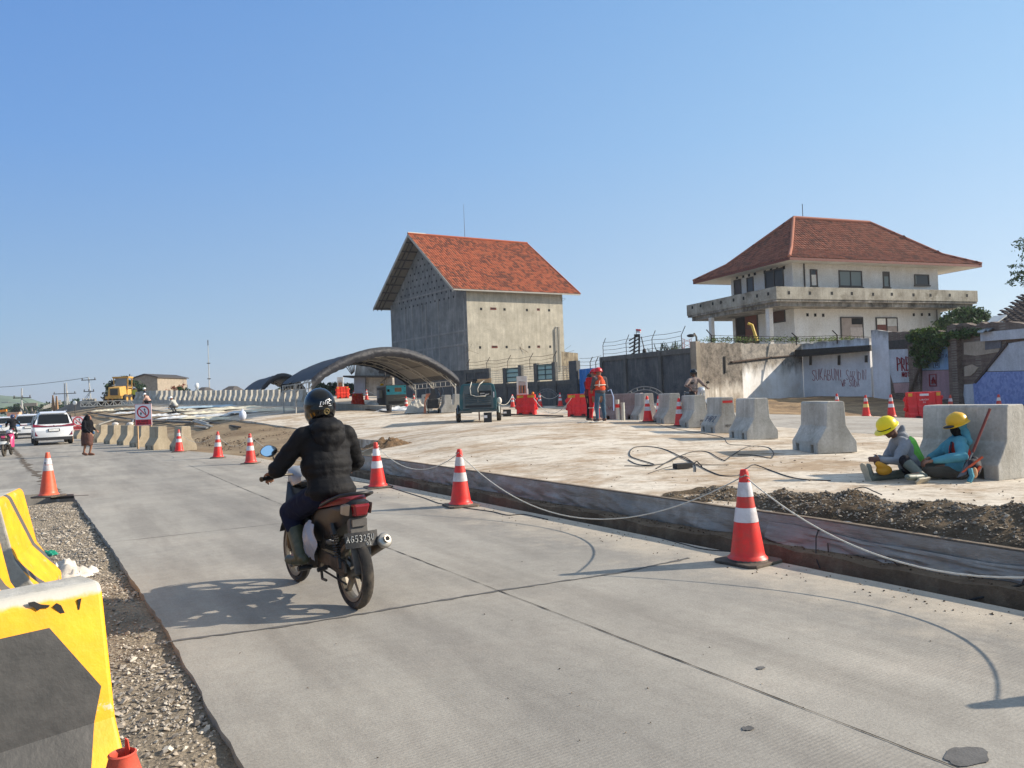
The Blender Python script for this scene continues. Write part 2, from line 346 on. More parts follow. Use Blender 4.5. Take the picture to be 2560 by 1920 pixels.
def stones(name,P3,size,mat,flat=.6,seed=1,parent=None):
    """many small angular stones in one mesh; P3 Nx3 positions, size N"""
    r=np.random.RandomState(seed); k=len(P3)
    base=np.array([(1,0,0),(-1,0,0),(0,1,0),(0,-1,0),(0,0,1),(0,0,-1),(.6,.6,.55),(-.6,.55,.5)]); 
    tri=np.array([(4,0,6),(4,6,2),(0,2,6),(4,2,7),(4,7,1),(2,1,7),(4,1,3),(4,3,0),(5,2,0),(5,1,2),(5,3,1),(5,0,3)])
    q=base[None]*(1+r.uniform(-.35,.35,(k,8,3))); q[:,:,2]*=flat; q[:,:,1]*=r.uniform(.5,1,(k,1))
    th=r.uniform(0,6.28,k); tx=r.uniform(-.6,.6,k); c,s=np.cos(th),np.sin(th); x=q[:,:,0]*c[:,None]-q[:,:,1]*s[:,None]; y=q[:,:,0]*s[:,None]+q[:,:,1]*c[:,None]
    z=q[:,:,2]+x*tx[:,None]; V=np.stack([x,y,z],-1)*np.asarray(size)[:,None,None]*.5+np.asarray(P3)[:,None,:]
    Fc=(tri[None]+(np.arange(k)*8)[:,None,None]).reshape(-1,3)
    me=bpy.data.meshes.new(name); me.from_pydata(V.reshape(-1,3).tolist(),[],Fc.tolist()); at=me.attributes.new('rnd','FLOAT','FACE'); at.data.foreach_set('value',np.repeat(r.uniform(0,1,k),12).astype('f'))
    return link(name,me,mat,parent)
# ------------------------------------------------------------------ ground sheet (reaches the horizon)
def vnoise(x,y,sc,seed=0):
    r=np.random.RandomState(seed); T=r.uniform(-1,1,(64,64)); X=x*sc+100.3; Y=y*sc+57.7; i=np.floor(X).astype(int); j=np.floor(Y).astype(int); u=X-i; v=Y-j; u=u*u*(3-2*u); v=v*v*(3-2*v)
    g=lambda a,b:T[a%64,b%64]; return (g(i,j)*(1-u)+g(i+1,j)*u)*(1-v)+(g(i,j+1)*(1-u)+g(i+1,j+1)*u)*v
ang=np.concatenate([np.arange(-180,-42,4),np.arange(-42,42,.35),np.arange(42,181,4)]); rad=np.concatenate([[.5],np.geomspace(1.2,130,210),np.geomspace(140,6000,40)])
AA,RR=np.meshgrid(np.radians(ang),rad); X=RR*np.sin(AA); Y=RR*np.cos(AA); Zg=hz(X,Y)
S_=X*NS.x+Y*NS.y; T_=X*UT.x+Y*UT.y
edge_px=[(600,1146),(710,1167),(983,1213),(1273,1262),(1504,1313),(1740,1366),(1948,1405),(2200,1454),(2560,1531)]
TEND=st(atz(575,1140))[1]
def road_right(t):  # s of the road's right edge
    return np.interp(t,[-20,TEND,28,35,45,60,90,120,200],[5.68,5.68,5.3,4.3,3.2,1.6,-4,-9,-22])
sr=road_right(T_)
k=np.clip((S_-sr-.3)/1.5,0,1); k2=np.clip((S_-sr-.1)/4.,0,1); onsite=S_>sr
near=T_<TEND
Zt=Zg-.06+vnoise(X,Y,.7,1)*.05+vnoise(X,Y,2.1,2)*.02
Zl=np.where(S_>5.4,-.32+0*S_,-.30)
Zfar=-.05*(1-k)+Zt*k
Zz=np.where(onsite,np.where(near,np.where(S_>SW+.25,Zg-.3,-.30),np.where(T_<TEND+1.6,np.minimum(Zfar,-.3+.35*(T_-TEND)/1.6+.1*vnoise(X,Y,2,4)),Zfar)),-.30)
# left of the road: low verge beyond the gravel
Zz=np.where(S_<-3.5,-.12+vnoise(X,Y,.3,3)*.03,Zz)
kk=np.clip((RR-140)/400,0,1); Zz=Zz*(1-kk)+(-.6)*kk
b=len(ang); a_=len(rad)
vs=np.stack([X,Y,Zz],-1).reshape(-1,3); ii,jj=np.meshgrid(np.arange(a_-1),np.arange(b-1),indexing='ij'); q=ii*b+jj
fs=np.stack([q,q+1,q+b+1,q+b],-1).reshape(-1,4)[:, ::-1]
me=bpy.data.meshes.new('ground'); me.from_pydata(vs.tolist(),[],fs.tolist())
struct(link('ground',me,M_GR,smooth=180))
def rfrom(pts):  # world -> road-local (s,t,z)
    return [(*st(p),p[2] if len(p)>2 else 0.) for p in pts]
# ------------------------------------------------------------------ road slab (local frame x=s across, y=t along)
left_px=[(613,1920),(575,1855),(540,1800),(520,1770),(497,1710),(468,1668),(452,1640),(440,1615),(424,1590),(400,1550),(372,1510),(345,1468),(318,1430),(300,1402),(272,1360),(243,1322),(215,1284),(187,1245),(184,1235)]
Lp=[st(atz(a,b_)) for a,b_ in left_px]; L2=[]
for i in range(len(Lp)-1):
    a,b_=Lp[i],Lp[i+1]; m=max(1,int((b_[1]-a[1])/.12))
    for j in range(m): f=j/m; L2.append((a[0]+(b_[0]-a[0])*f+rnd.uniform(-.008,.008),a[1]+(b_[1]-a[1])*f))
L2.append(Lp[-1])
notch=st(atz(148,1236)); ca=st(atz(84,1185))
lowp=[(L2[0][0]+.15,-6),(L2[0][0]+.05,1.),]+L2
right=[(5.68+rnd.uniform(-.006,.006),t) for t in np.arange(TEND+.2,-6.1,-.25)]
far_r=[(float(road_right(t)),t) for t in (200,150,120,90,75,60,52,45,40,35,31,28,25)]
far_l=[notch,(notch[0]-.05,notch[1]+.5),(-6,notch[1]+.8),(-14,17),(-22,30),(-30,60),(-60,150),(-60,200)]
rb=MB(); poly=lowp+far_l+far_r+right
rb.pz(poly,-.24,0.)
road=ob('road',rb,M_RD,rz=TA); struct(road)
# joints and patches: thin sheets on the slab
M_TAR=P('tar_seal',(96,94,92),.85,var=.3,sc=12,bs=.3); M_JNT=P('joint_dark',(52,48,44),.95,var=.3,sc=20)
def ribbon(pts,w,jit=.15,z=.004,seg=.12):
    m=MB(); out=[]
    for i in range(len(pts)-1):
        a=Vector(pts[i]);b_=Vector(pts[i+1]); k_=max(1,int((b_-a).length/seg)); out+=[a+(b_-a)*(j/k_) for j in range(k_)]
    out.append(Vector(pts[-1])); L=[];Q=[]
    for i,p in enumerate(out):
        t=(out[min(i+1,len(out)-1)]-out[max(i-1,0)]).normalized(); nn=Vector((-t.y,t.x)); wv=w*(1+rnd.uniform(-jit,jit)*2); o_=rnd.uniform(-jit,jit)*w
        L.append((p.x+nn.x*(wv/2+o_),p.y+nn.y*(wv/2+o_),z)); Q.append((p.x-nn.x*(wv/2-o_),p.y-nn.y*(wv/2-o_),z))
    m.grid([L,Q]); return m
struct(ob('road_joint',ribbon([(3.17,-5),(3.17,8.5),(3.3,16),(3.5,24)],.009,.35),M_JNT,rz=TA))
struct(ob('road_seal',ribbon([(.55,5.86),(1.6,5.66),(3.17,5.55),(4.3,5.4),(5.2,5.43)],.03,.3,seg=.07),M_TAR,rz=TA))
for tt in (10.6,16.2,22):
    struct(ob('road_joint',ribbon([(.4 if tt<15 else -4,tt+.15),(5.5,tt-.1)],.008,.3,seg=.3),M_JNT,rz=TA))
def blotch(name,px,py,rx,ry,m,z=.0045,n_=26,jit=.25):
    c=st(atz(px,py)); b_=MB(); b_.add([(c[0]+rx*math.cos(a)*(1+rnd.uniform(-jit,jit)),c[1]+ry*math.sin(a)*(1+rnd.uniform(-jit,jit)),z) for a in [2*math.pi*i/n_ for i in range(n_)]],[tuple(range(n_))]); return struct(ob(name,b_,m,rz=TA,fix=False))
blotch('road_patch',2418,1892,.115,.07,M_TAR,jit=.12)
blotch('road_patch',1902,1671,.03,.02,M_TAR); blotch('road_patch',1870,1822,.03,.022,M_TAR)
# ------------------------------------------------------------------ gravel shoulder on the left
M_GV=m_stone('gravel_stone',[(112,106,100),(158,149,138),(184,173,158),(138,130,121),(214,204,188),(170,158,143)])
def m_shoulder():
    n=N('shoulder_dirt'); a=n.noise(1.6,7,.65); f=n.vor(38,feat='F1'); g=n.noise(26,8,.8)
    c=n.ramp(a,[(.35,col((150,138,122))),(.6,col((184,170,150)))]); c=n.mix(.75,c,n.ramp(g,[(.34,(.4,.39,.37,1)),(.62,(1.,1,1,1))]),'MULTIPLY')
    return n.fin(c,.95,bump=n.math('ADD',g,f),bs=1.,bd=.03,spec=.1)
M_SH=m_shoulder()
gx=np.arange(-4.6,1.3,.05); gy=np.arange(-3,16.6,.05); GX,GY=np.meshgrid(gx,gy)
def shz(s,t):
    lip=np.interp(t,[p[1] for p in L2],[p[0] for p in L2]); d=lip-s
    return -.034+vnoise(s,t,1.1,8)*.02+vnoise(s,t,4,9)*.016+vnoise(s,t,13,10)*.008-.018*np.exp(-(d/.16)**2)
GZ=shz(GX,GY); b=len(gx); a_=len(gy); ii,jj=np.meshgrid(np.arange(a_-1),np.arange(b-1),indexing='ij'); q=ii*b+jj
me=bpy.data.meshes.new('gravel_bed'); me.from_pydata(np.stack([GX,GY,GZ],-1).reshape(-1,3).tolist(),[],np.stack([q,q+1,q+b+1,q+b],-1).reshape(-1,4).tolist())
struct(link('gravel_shoulder',me,M_SH,smooth=180,rz=TA))
k=52000; r=np.random.RandomState(4); ss=r.uniform(-3.2,.95,k); tt=2+14.3*r.uniform(0,1,k)**1.35; keep=(vnoise(ss,tt,.9,12)+.55+.4*r.uniform(-1,1,k)>.05)
lip=np.interp(tt,[p[1] for p in L2],[p[0] for p in L2]); keep&=(ss<lip-.01); ss=ss[keep];tt=tt[keep]
sz=np.clip(r.lognormal(-3.85,.45,len(ss)),.01,.065); g=stones('gravel',np.stack([ss,tt,shz(ss,tt)+sz*.16],-1),sz,M_GV,seed=5); g.rotation_euler=(0,0,TA); struct(g,'stuff')
# left verge pavement beyond the crack
M_VG=m_pad('verge_concrete',(170,164,154),(190,183,170),(150,140,126),.35)
# crumbled crack line between road and verge
cr=[st(atz(a,b_)) for a,b_ in [(150,1236),(92,1186),(70,1168),(40,1130),(22,1105)]]
struct(ob('road_crack',ribbon(cr,.16,.45,.004,.25),P('crack_rubble',(110,98,84),.95,var=.5,sc=9,bs=.8,bd=.05),rz=TA))
# ------------------------------------------------------------------ site slab (concrete pad) behind the trench
tw=st(wall_pts[-1])[1]
bd=[(SW,-7.),(SW,tw-.6),(SW+.35,tw+.4)]
for a,b_ in [(1005,1100),(800,1077),(700,1064),(600,1051),(548,1043)]:
    p=hit(a,b_); bd.append(st(p))
bd+= [(bd[-1][0]-.5,bd[-1][1]+12),(bd[-1][0]-4,95),(bd[-1][0]-12,140)]
bt=[p[1] for p in bd]; bs_=[p[0] for p in bd]
tg=np.concatenate([np.arange(-7,22,.5),np.arange(22,60,1.2),np.arange(60,141,4)]); so_=np.concatenate([[0],np.geomspace(.15,75,46)])
TT,SO=np.meshgrid(tg,so_,indexing='ij'); sb=np.interp(tg,bt,bs_); SS=sb[:,None]+SO; XX=SS*NS.x+TT*UT.x; YY=SS*NS.y+TT*UT.y; ZZ=hz(XX,YY)+vnoise(XX,YY,.6,6)*.006
wt=[st(p)[1] for p in wall_pts]; wz=[p.z for p in wall_pts]; wo=np.argsort(wt); wt=np.array(wt)[wo]; wz=np.array(wz)[wo]
kw=np.clip(1-SO/1.5,0,1)*(TT<tw+2); ZZ=ZZ*(1-kw)+np.interp(TT,wt,wz)*kw
m=MB(); Pg=[[(SS[i,j],TT[i,j],ZZ[i,j]) for j in range(len(so_))] for i in range(len(tg))]; m.grid(Pg)
m.grid([[(SS[i,0],TT[i,0],ZZ[i,0]-.34) for i in range(len(tg))],[(SS[i,0],TT[i,0],ZZ[i,0]) for i in range(len(tg))]])
struct(ob('site_slab',m,[M_PAD],rz=TA,fix=False))
def sheet(name,A,B,mat,nu=40,nv=10,dz=.006,amp=0.):
    """surface sheet between two pixel/world curves A (near) and B (far) draped on the site"""
    def smp(C,u):
        k_=u*(len(C)-1); i=min(int(k_),len(C)-2); f=k_-i; return C[i].lerp(C[i+1],f)
    PP=[]
    for j in range(nv+1):
        row=[]
        for i in range(nu+1):
            p=smp(A,i/nu).lerp(smp(B,i/nu),j/nv); row.append([p.x,p.y])
        PP.append(row)
    Q=np.array(PP); Zq=hz(Q[...,0],Q[...,1])+dz
    if amp: Zq=Zq+amp*(vnoise(Q[...,0],Q[...,1],.8,21)+.5*vnoise(Q[...,0],Q[...,1],2.3,22)+1)*np.minimum(1,np.linspace(0,4,nv+1))[:,None]
    m_=MB(); m_.grid([[(Q[a,b_,0],Q[a,b_,1],Zq[a,b_]) for b_ in range(nu+1)] for a in range(nv+1)]); return struct(ob(name,m_,mat,fix=False,smooth=180))
WX=[(1752,40),(2011,46),(2180,42.5),(2222,41.5),(2378,37),(2560,32),(2800,27)]
WP=[hd(a,d,1010) for a,d in WX]
cA=[hit(1700,1040),hit(1930,1066),hit(2300,1092),hit(2560,1110)]; 
cC=[hit(1640,1026),hit(1930,1036),hit(2100,1040),hit(2300,1045),hit(2560,1054)]
p=hit(2560,1110); cA.append(Vector((p.x*1.6,p.y*.95,0))); p=hit(2560,1054); cC.append(Vector((p.x*1.5,p.y*.95,0)))
struct(sheet('side_road',cA,cC,M_SIDE,30,8,.006))
cD=[Vector((q_.x,q_.y+.3,0)) for q_ in WP]; cD=[WP[0]+Vector((-2,-1,0))]+cD
struct(sheet('dirt_verge',cC,cD,m_pad('verge_dirt',(150,124,92),(172,146,112),(112,92,72),.8),60,14,.012,.09))
# ------------------------------------------------------------------ trench, footing, formwork wall with plastic
M_FT=concrete('footing_concrete',(146,128,106),(100,84,68),None,.5,.5,2.,.8,moss=(92,78,62),rand=False)
M_FW=concrete('formwork_board',(150,134,116),(108,96,84),(176,160,140),.4,.35,2.,.3,rand=False)
def m_plastic():
    n=N('plastic_sheet'); a=n.noise(2.5,6,.6); d=n.noise(1.2,7,.7)
    c=n.ramp(a,[(.3,col((120,116,110))),(.6,col((146,142,135))),(.75,col((182,178,172)))]); c=n.mix(n.ramp(d,[(.5,(0,0,0,1)),(.64,(.6,)*3+(1,))]),c,col((128,114,98)))
    return n.fin(c,.38,bump=n.noise(5,6,.6,(1,.5,1.6)),bs=.6,bd=.05)
M_PL=m_plastic()
def ztop(t): return float(np.interp(t,wt,wz))
tl=np.arange(-7,tw+.5,.25)
m=MB()
for a,b_ in zip(tl[:-1],tl[1:]):
    def sec(t): j=.012*math.sin(t*9)+.01*math.sin(t*23); return [(5.86+j,t,-.34),(5.88+j,t,.075+j),(6.10,t,.085+j*.5),(6.10,t,-.34)]
    A=[Vector(q) for q in sec(a)];B=[Vector(q) for q in sec(b_)]; m.add(A+B,[(0,1,5,4),(1,2,6,5),(2,3,7,6)])
tag(ob('trench_footing',m,M_FT,rz=TA,fix=False),'rough brown concrete footing strip along the trench beside the road','footing')
fw=thing('formwork_wall','low grey formwork wall draped in plastic sheet at the edge of the raised slab','formwork wall')
m=MB()
for i,(a,b_) in enumerate(zip(tl[:-1],tl[1:])):
    za,zb=ztop(a)+.012,ztop(b_)+.012; m.hull8([(6.14,a,-.1),(6.197,a,-.1),(6.197,a,za),(6.14,a,za)],[(6.14,b_,-.1),(6.197,b_,-.1),(6.197,b_,zb),(6.14,b_,zb)])
ob('board',m,M_FW,fw,rz=TA)
for nm,(t0,t1),amp in [('plastic_sheet',(-7,tw+.4),.03),('plastic_sheet',(2.6,5.3),.075)]:
    tq=np.arange(t0,t1,.05); rows=[]
    for i in range(13):
        f=i/12; row=[]
        for t in tq:
            w=vnoise(np.array([t]),np.array([f]),2.1,31)[0]; w2=vnoise(np.array([t*1.7+f*2.2]),np.array([f*1.5]),3.1,32)[0]
            out=abs(w+.6*w2)*amp*(.25+f)+.006+(.02 if amp>.05 else 0); top=ztop(t)+(.0 if amp<.05 else -.07-.05*abs(w)); bot=.05+.02*w if amp<.05 else .075+.02*w
            row.append((6.135-out-.03*f*(amp>.05),t,top+(bot-top)*f))
        rows.append(row)
    m=MB(); m.grid(rows); ob(nm,m,M_PL,fw,rz=TA,smooth=180,fix=False)
m=MB()
k=700; r=np.random.RandomState(9); t_=r.uniform(1.5,tw,k); s_=r.uniform(5.9,6.09,k); g=stones('trench_rubble',np.stack([s_,t_,.085+0*s_],-1),r.uniform(.008,.03,k),m_stone('rubble_stone',[(88,72,58),(112,96,78),(70,58,48),(140,124,104)]),seed=2); g.rotation_euler=(0,0,TA); struct(g,'stuff')
# stakes of scrap steel sticking out of the trench
M_STEEL=P('rusty_steel',(70,54,46),.7,.3,var=.4)
for i,(a,b_,l) in enumerate([(2072,1370,(.02,.06,.10)),(2260,1405,(-.08,.1,.09)),(2545,1470,(.05,.0,.12))]):
    p=onp(a,b_+20,fst(6.0,0),NS); m=MB(); m.tube([p-Vector(l)*.6,p+Vector(l)],.006,6)
    tag(ob('steel_stake',m,M_STEEL),['short rusty steel bar poking out of the trench beside the nearest cone','rusty steel bar lying tilted against the plastic under the gravel heap','short steel bar in the trench at the right edge of the photo'][i],'steel bar','steel bars in the trench')
# ------------------------------------------------------------------ gravel heap along the slab edge
M_HP=m_stone('heap_stone',[(112,104,94),(144,134,120),(170,158,140),(124,114,102),(192,180,162),(94,84,74)])
tA=st(onp(1700,1248,fst(SW,0),NS))[1]
crest=[(1740,1243),(1844,1229),(1888,1239),(2000,1231),(2129,1229),(2203,1250),(2259,1257),(2315,1240),(2389,1253),(2444,1265),(2489,1257),(2560,1259)]
ct=[];ch=[]
for a,b_ in crest:
    p=onp(a,b_,fst(SW+.62,0),NS); s0,t0=st(p); ct.append(t0); ch.append(max(.05,p.z-ztop(t0)))
ct=np.array(ct)[::-1]; ch=np.array(ch)[::-1]
def heap(s,t):
    c=np.interp(t,np.r_[-6,ct,tA+.5],np.r_[.2,ch,.0]); d=(s-SW-.62); f=np.where(d<0,np.clip(1+d/.62,0,1)**.7,np.exp(-(d/.5)**2))
    return np.maximum(c*f+(vnoise(s,t,3,41)*.05+vnoise(s,t,9,42)*.025)*np.clip(f*2.5,0,1)-.015,-.03)
gs=np.arange(SW+.0,SW+2.2,.04); gt=np.arange(-3,tA+.5,.04); A_,B_=np.meshgrid(gs,gt); base_=np.interp(B_,wt,wz)
Zh=heap(A_,B_)+base_+(A_-SW)*0.0; XXh=A_*NS.x+B_*UT.x; YYh=A_*NS.y+B_*UT.y
kz=np.clip((A_-SW)/1.5,0,1); Zh=Zh+(hz(XXh,YYh)-base_)*kz
def m_heapd():
    n=N('heap_soil'); g=n.noise(22,8,.8); c=n.ramp(n.noise(1.2,6,.7),[(.35,col((98,84,68))),(.65,col((138,122,102)))]); c=n.mix(.7,c,n.ramp(g,[(.35,(.25,.25,.25,1)),(.62,(1,1,1,1))]),'MULTIPLY'); return n.fin(c,.97,bump=g,bs=1,bd=.04,spec=.1)
M_HS=m_heapd()
m=MB(); m.grid([[(A_[i,j],B_[i,j],Zh[i,j]) for j in range(A_.shape[1])] for i in range(A_.shape[0])]); 
hp=ob('gravel_heap',m,M_HS,rz=TA,fix=False,smooth=180); tag(hp,'long low heap of dark soil and crushed stone behind the nearest cone','gravel heap')
k=11000; r=np.random.RandomState(14); s_=SW+np.abs(r.normal(.55,.42,k))+.02; t_=r.uniform(-3,tA+.3,k); hh=heap(s_,t_); kp=(hh>.012)|(r.uniform(0,1,k)<.12); s_=s_[kp];t_=t_[kp];hh=np.maximum(hh[kp],0)
bz=np.interp(t_,wt,wz); X_=s_*NS.x+t_*UT.x;Y_=s_*NS.y+t_*UT.y; z_=hh+bz+(hz(X_,Y_)-bz)*np.clip((s_-SW)/1.5,0,1); sz=np.clip(r.lognormal(-3.95,.45,len(s_)),.009,.07)
g=stones('heap_stones',np.stack([s_,t_,z_+sz*.1],-1),sz,M_HP,seed=8); g.rotation_euler=(0,0,TA); struct(g,'stuff')
# straw-like heap of dirt left of the second near cone
def clod_heap(px,py,rx,ry,h,name,label,mat,dep=None):
    p=hit(px,py) if dep is None else hd(px,dep,py); mm=MB(); n_=26; rows=[]
    for i in range(n_+1):
        row=[]
        for j in range(n_+1):
            u=i/n_*2-1; v=j/n_*2-1; q=max(0,1-(u*u+v*v)); nz=vnoise(np.array([u*4+px]),np.array([v*4]),1.7,5)[0]+.5*vnoise(np.array([u*4+px]),np.array([v*4]),4.7,6)[0]
            row.append((u*rx,v*ry,h*q*(1+.6*nz)-.02))
        rows.append(row)
    mm.grid(rows); o=ob(name,mm,mat,fix=False,smooth=60,loc=p); return tag(o,label,'dirt pile')
clod_heap(975,1116,.75,.5,.19,'dirt_pile','small pile of straw coloured dirt between the two middle cones on the slab corner',P('straw_dirt',(140,112,82),.95,var=.5,sc=14,bs=1,bd=.05))
# loose debris
r=np.random.RandomState(21); PT=[]; SZ=[]
for _ in range(420):
    a,b_=r.uniform(900,2560),r.uniform(1100,1330); p=hit(a,b_)
    if st(p)[0]<SW+.1 or p.z<-.1: continue
    PT.append((p.x,p.y,p.z+.004)); SZ.append(r.uniform(.01,.035)*(1 if r.uniform()<.9 else 1.7))
for _ in range(55):
    a=r.uniform(300,2500); b_=r.uniform(1260,1900); p=atz(a,b_); s0,t0=st(p)
    if 1<s0<5.6: PT.append((p.x,p.y,.004)); SZ.append(r.uniform(.004,.014))
for _ in range(650):
    t0=r.uniform(.5,TEND); s0=5.62-abs(r.normal(0,.3)); p=fst(s0,t0,.003); PT.append(tuple(p)); SZ.append(r.uniform(.005,.024))
for _ in range(2600):
    s0=r.uniform(5.9,13); t0=r.uniform(TEND-.5,40); p=fst(s0,t0); z_=hzf(p.x,p.y)
    if s0>np.interp(t0,[TEND,45],[10.5,11.5]): continue
    k_=min(1,max(0,(s0-float(road_right(t0))-.1)/1.5)); PT.append((p.x,p.y,-.05*(1-k_)+(z_-.06)*k_)); SZ.append(min(.16,r.lognormal(-3.1,.5)))
struct(stones('debris',PT,SZ,m_stone('debris_stone',[(60,50,42),(92,78,64),(120,104,88),(150,136,118)]),seed=3),'stuff')
# ------------------------------------------------------------------ traffic cones
M_CR=P('cone_red',(236,44,36),.45,var=.16,sc=5,bs=.08,dirt=(176,78,62),dth=.5,damt=.7); M_CO=P('cone_orange',(232,92,58),.45,var=.12,sc=7,bs=.05,dirt=(210,120,90),dth=.52)
M_CW=P('cone_band',(222,216,216),.38,var=.12,sc=9,bs=.05,dirt=(168,154,146),dth=.5,damt=.7); M_CB=P('cone_rubber',(58,52,48),.8,var=.25,sc=8,bs=.3,dirt=(130,116,98),dth=.42)
M_CY=P('cone_band_yellow',(236,206,120),.4,var=.1)
def cone_rad(z): return np.interp(z,[.045,.08,.85],[.175,.152,.034])
def make_cone(label,body=M_CR,bands=((.375,.505),(.605,.735)),bm=None,H=.85,group='traffic cones along the road and site',base=.235):
    k=H/.85; t=thing('traffic_cone',label,'traffic cone',group=group)
    m=MB(); pr=[(.185,.03),(.178,.05),(.16,.065),(.152,.08)]+[(float(cone_rad(z)),z) for z in np.linspace(.12,.825,8)]+[(.036,.835),(.03,.85),(.022,.85),(.02,.8)]
    m.lathe([(a*k,b_*k) for a,b_ in pr],28,cap=False); ob('body',m,body,t,smooth=45)
    m=MB(); q=base*k; c_=.05; oct_=[(q-c_,-q),(q,-q+c_),(q,q-c_),(q-c_,q),(-q+c_,q),(-q,q-c_),(-q,-q+c_),(-q+c_,-q)]
    m.pz(oct_,.002,.028*k); m.lathe([(.19*k,.026*k),(.18*k,.045*k),(.165*k,.05*k)],24,cap=False); ob('base',m,M_CB,t,bevel=.005)
    for i,(a,b_) in enumerate(bands):
        m=MB(); m.lathe([((float(cone_rad(z))+.0035)*k,z*k) for z in (a,(a+b_)/2,b_)],28,cap=False)
        o=ob('reflective_band',m,(bm[i] if bm else M_CW),t,smooth=180)
    return t
CONES=[(448,1132,'road cone standing in front of the nearest concrete block of the left barrier row',.1),
 (545,1147,'road cone between the barrier row and the cone with the dark pit behind it',.3),
 (627,1161,'road cone at the mouth of the trench left of the rider\'s mirror',.0),
 (945,1221,'road cone just behind the right shoulder of the black jacketed rider',.45),
 (1152,1267,'road cone alone between the rider and the nearest cone, faint print on its side',.4)]
proto=make_cone('largest road cone, nearest the camera, at the trench beside the gravel heap'); proto.location=atz(1870,1405); proto.rotation_euler.z=.62
near_cones=[proto]
for a,b_,lb,rz in CONES: near_cones.append(copy_tree(proto,loc=atz(a,b_-2),rz=rz,label=lb)); near_cones[-1].rotation_euler.x=rnd.uniform(-.03,.03); near_cones[-1].rotation_euler.y=rnd.uniform(-.03,.03)
tip=atz(2430,1766); OFFC=Vector((tip.x+1.73,tip.y+.22,0)); near_cones.append(copy_tree(proto,loc=OFFC,rz=.4,label='cone just outside the right edge whose shadow lies on the road'))
for px,py,d,lb,rz in [(1620,1057,25.0,'road cone in front of the shaded far concrete block, its dark base on the slab',.2),(1699.6,1060,23.3,'road cone standing against the third concrete block of the right row',.5),
   (1649,1053,26.6,'slightly hidden road cone right behind another cone by the right barrier row',.1),
   (1282,1020,49,'distant cone just left of the red plastic barrier with the white board',0),(1350,1021,47,'distant cone just right of the red plastic barrier with the white board',.3),(1401,1023,47,'distant cone halfway between the two red plastic barriers',.6),
   (885,1010,60,'distant cone left of the generator between red plastic barriers',0),(917,1010,62,'distant cone touching the left side of the generator',0),(1016,1019,50,'distant cone at the right side of the generator',0),(1035,1012,56,'distant cone by the middle leg of the big tent',0),
   (2094,1039,32,'cone mostly hidden by the lone concrete block, its tip above the block',0),(2229,1042,28.6,'tall clean cone left of the red water barrier',.3)]:
    copy_tree(proto,loc=hd(px,d,py),rz=rz,label=lb)
y=make_cone('cone with one yellowed lower band on the side road in front of the graffiti wall',bm=[M_CY,M_CW]); y.location=hd(2166,30); y.rotation_euler.z=.2
w=make_cone('faded ringed cone between the red water barrier and the blue tiled wall',P('cone_faded',(196,84,66),.6,var=.2),bands=((.05,.2),(.33,.47),(.6,.72)),bm=[M_CY,M_CW,M_CW],base=.2); w.location=hd(2378,29.5)
w=make_cone('faded ringed cone in front of the blue tiled wall at far right',P('cone_faded2',(200,70,62),.6,var=.2),bands=((.05,.22),(.36,.5),(.62,.74)),base=.2); w.location=hd(2499,27.5)
o_=make_cone('orange cone with a broad white collar standing at the left road edge',M_CO,bands=((.5,.61),(.62,.74)),H=.87); o_.location=atz(122,1242)
m=MB(); m.tube([(.012*math.cos(a),-.0865*1-.002,.665+.018*math.sin(a)) for a in [i*.63 for i in range(10)]],.004,5,closed=True); ob('emblem',m,P('print_black',(30,30,34)),o_)
# fallen open cone cut off by the lower frame edge
bc=thing('traffic_cone','orange red cone top with open rim at the lower edge before the yellow block','traffic cone',Vector((-1.355,2.6,-.02)),0,'traffic cones along the road and site')
m=MB(); m.lathe([(.17,0),(.09,.3),(.042,.468),(.045,.476),(.039,.48),(.034,.466),(.06,.36)],30,cap=False); m.hull8([(-.008,.032,.45),(.012,.030,.45),(.012,.036,.45),(-.008,.040,.45)],[(-.004,.026,.515),(.006,.024,.51),(.006,.03,.51),(-.004,.032,.515)]); ob('body',m,P('cone_worn',(206,72,52),.5,var=.2,sc=9,dirt=(170,110,90)),bc,smooth=50)
m=MB(); m.box(-.2,.2,-.2,.2,0,.025); ob('base',m,M_CB,bc,bevel=.01)
# ------------------------------------------------------------------ ropes between the cones
M_ROPE=P('rope_white',(214,208,194),.8,var=.2,sc=30,bs=.4); M_WIRE=P('cable_black',(26,25,26),.55,var=.2)
def sag_pts(a,b_,sag,n=26): return [a.lerp(b_,i/n)-Vector((0,0,4*sag*(i/n)*(1-i/n))) for i in range(n+1)]
def ctop(o,z=.79): return Vector(o.location)+Vector((0,0,z))
C0,C1,C2,C3,C4,C5,C6=near_cones
def ropething(a,b_,sag,label,r=.0065):
    m=MB(); m.tube(sag_pts(a,b_,sag),r,6)
    for p in (a,b_): m.tube([p+Vector((.043*math.cos(q),.043*math.sin(q),.01*math.sin(3*q))) for q in [i*math.pi/6 for i in range(12)]],r,5,closed=True)
    return tag(ob('rope',m,M_ROPE,smooth=180),label,'rope','ropes strung between the cones')
ropething(ctop(C0),ctop(C6),.56,'taut pale rope running from the nearest cone down to the right edge')
ropething(ctop(C5),ctop(C0),.66,'pale rope sagging almost to the ground between the two nearest cones')
ropething(ctop(C4),ctop(C5),.34,'pale rope sagging in front of the trench wall right of the rider')
ropething(ctop(C3),ctop(C4),.5,'pale rope passing behind the rider',.005)
ropething(ctop(C2),ctop(C3),.35,'thin rope between the two cones left of the rider',.005)
ropething(ctop(C1),ctop(C2),.35,'thin rope between the barrier row and the next cone',.005)
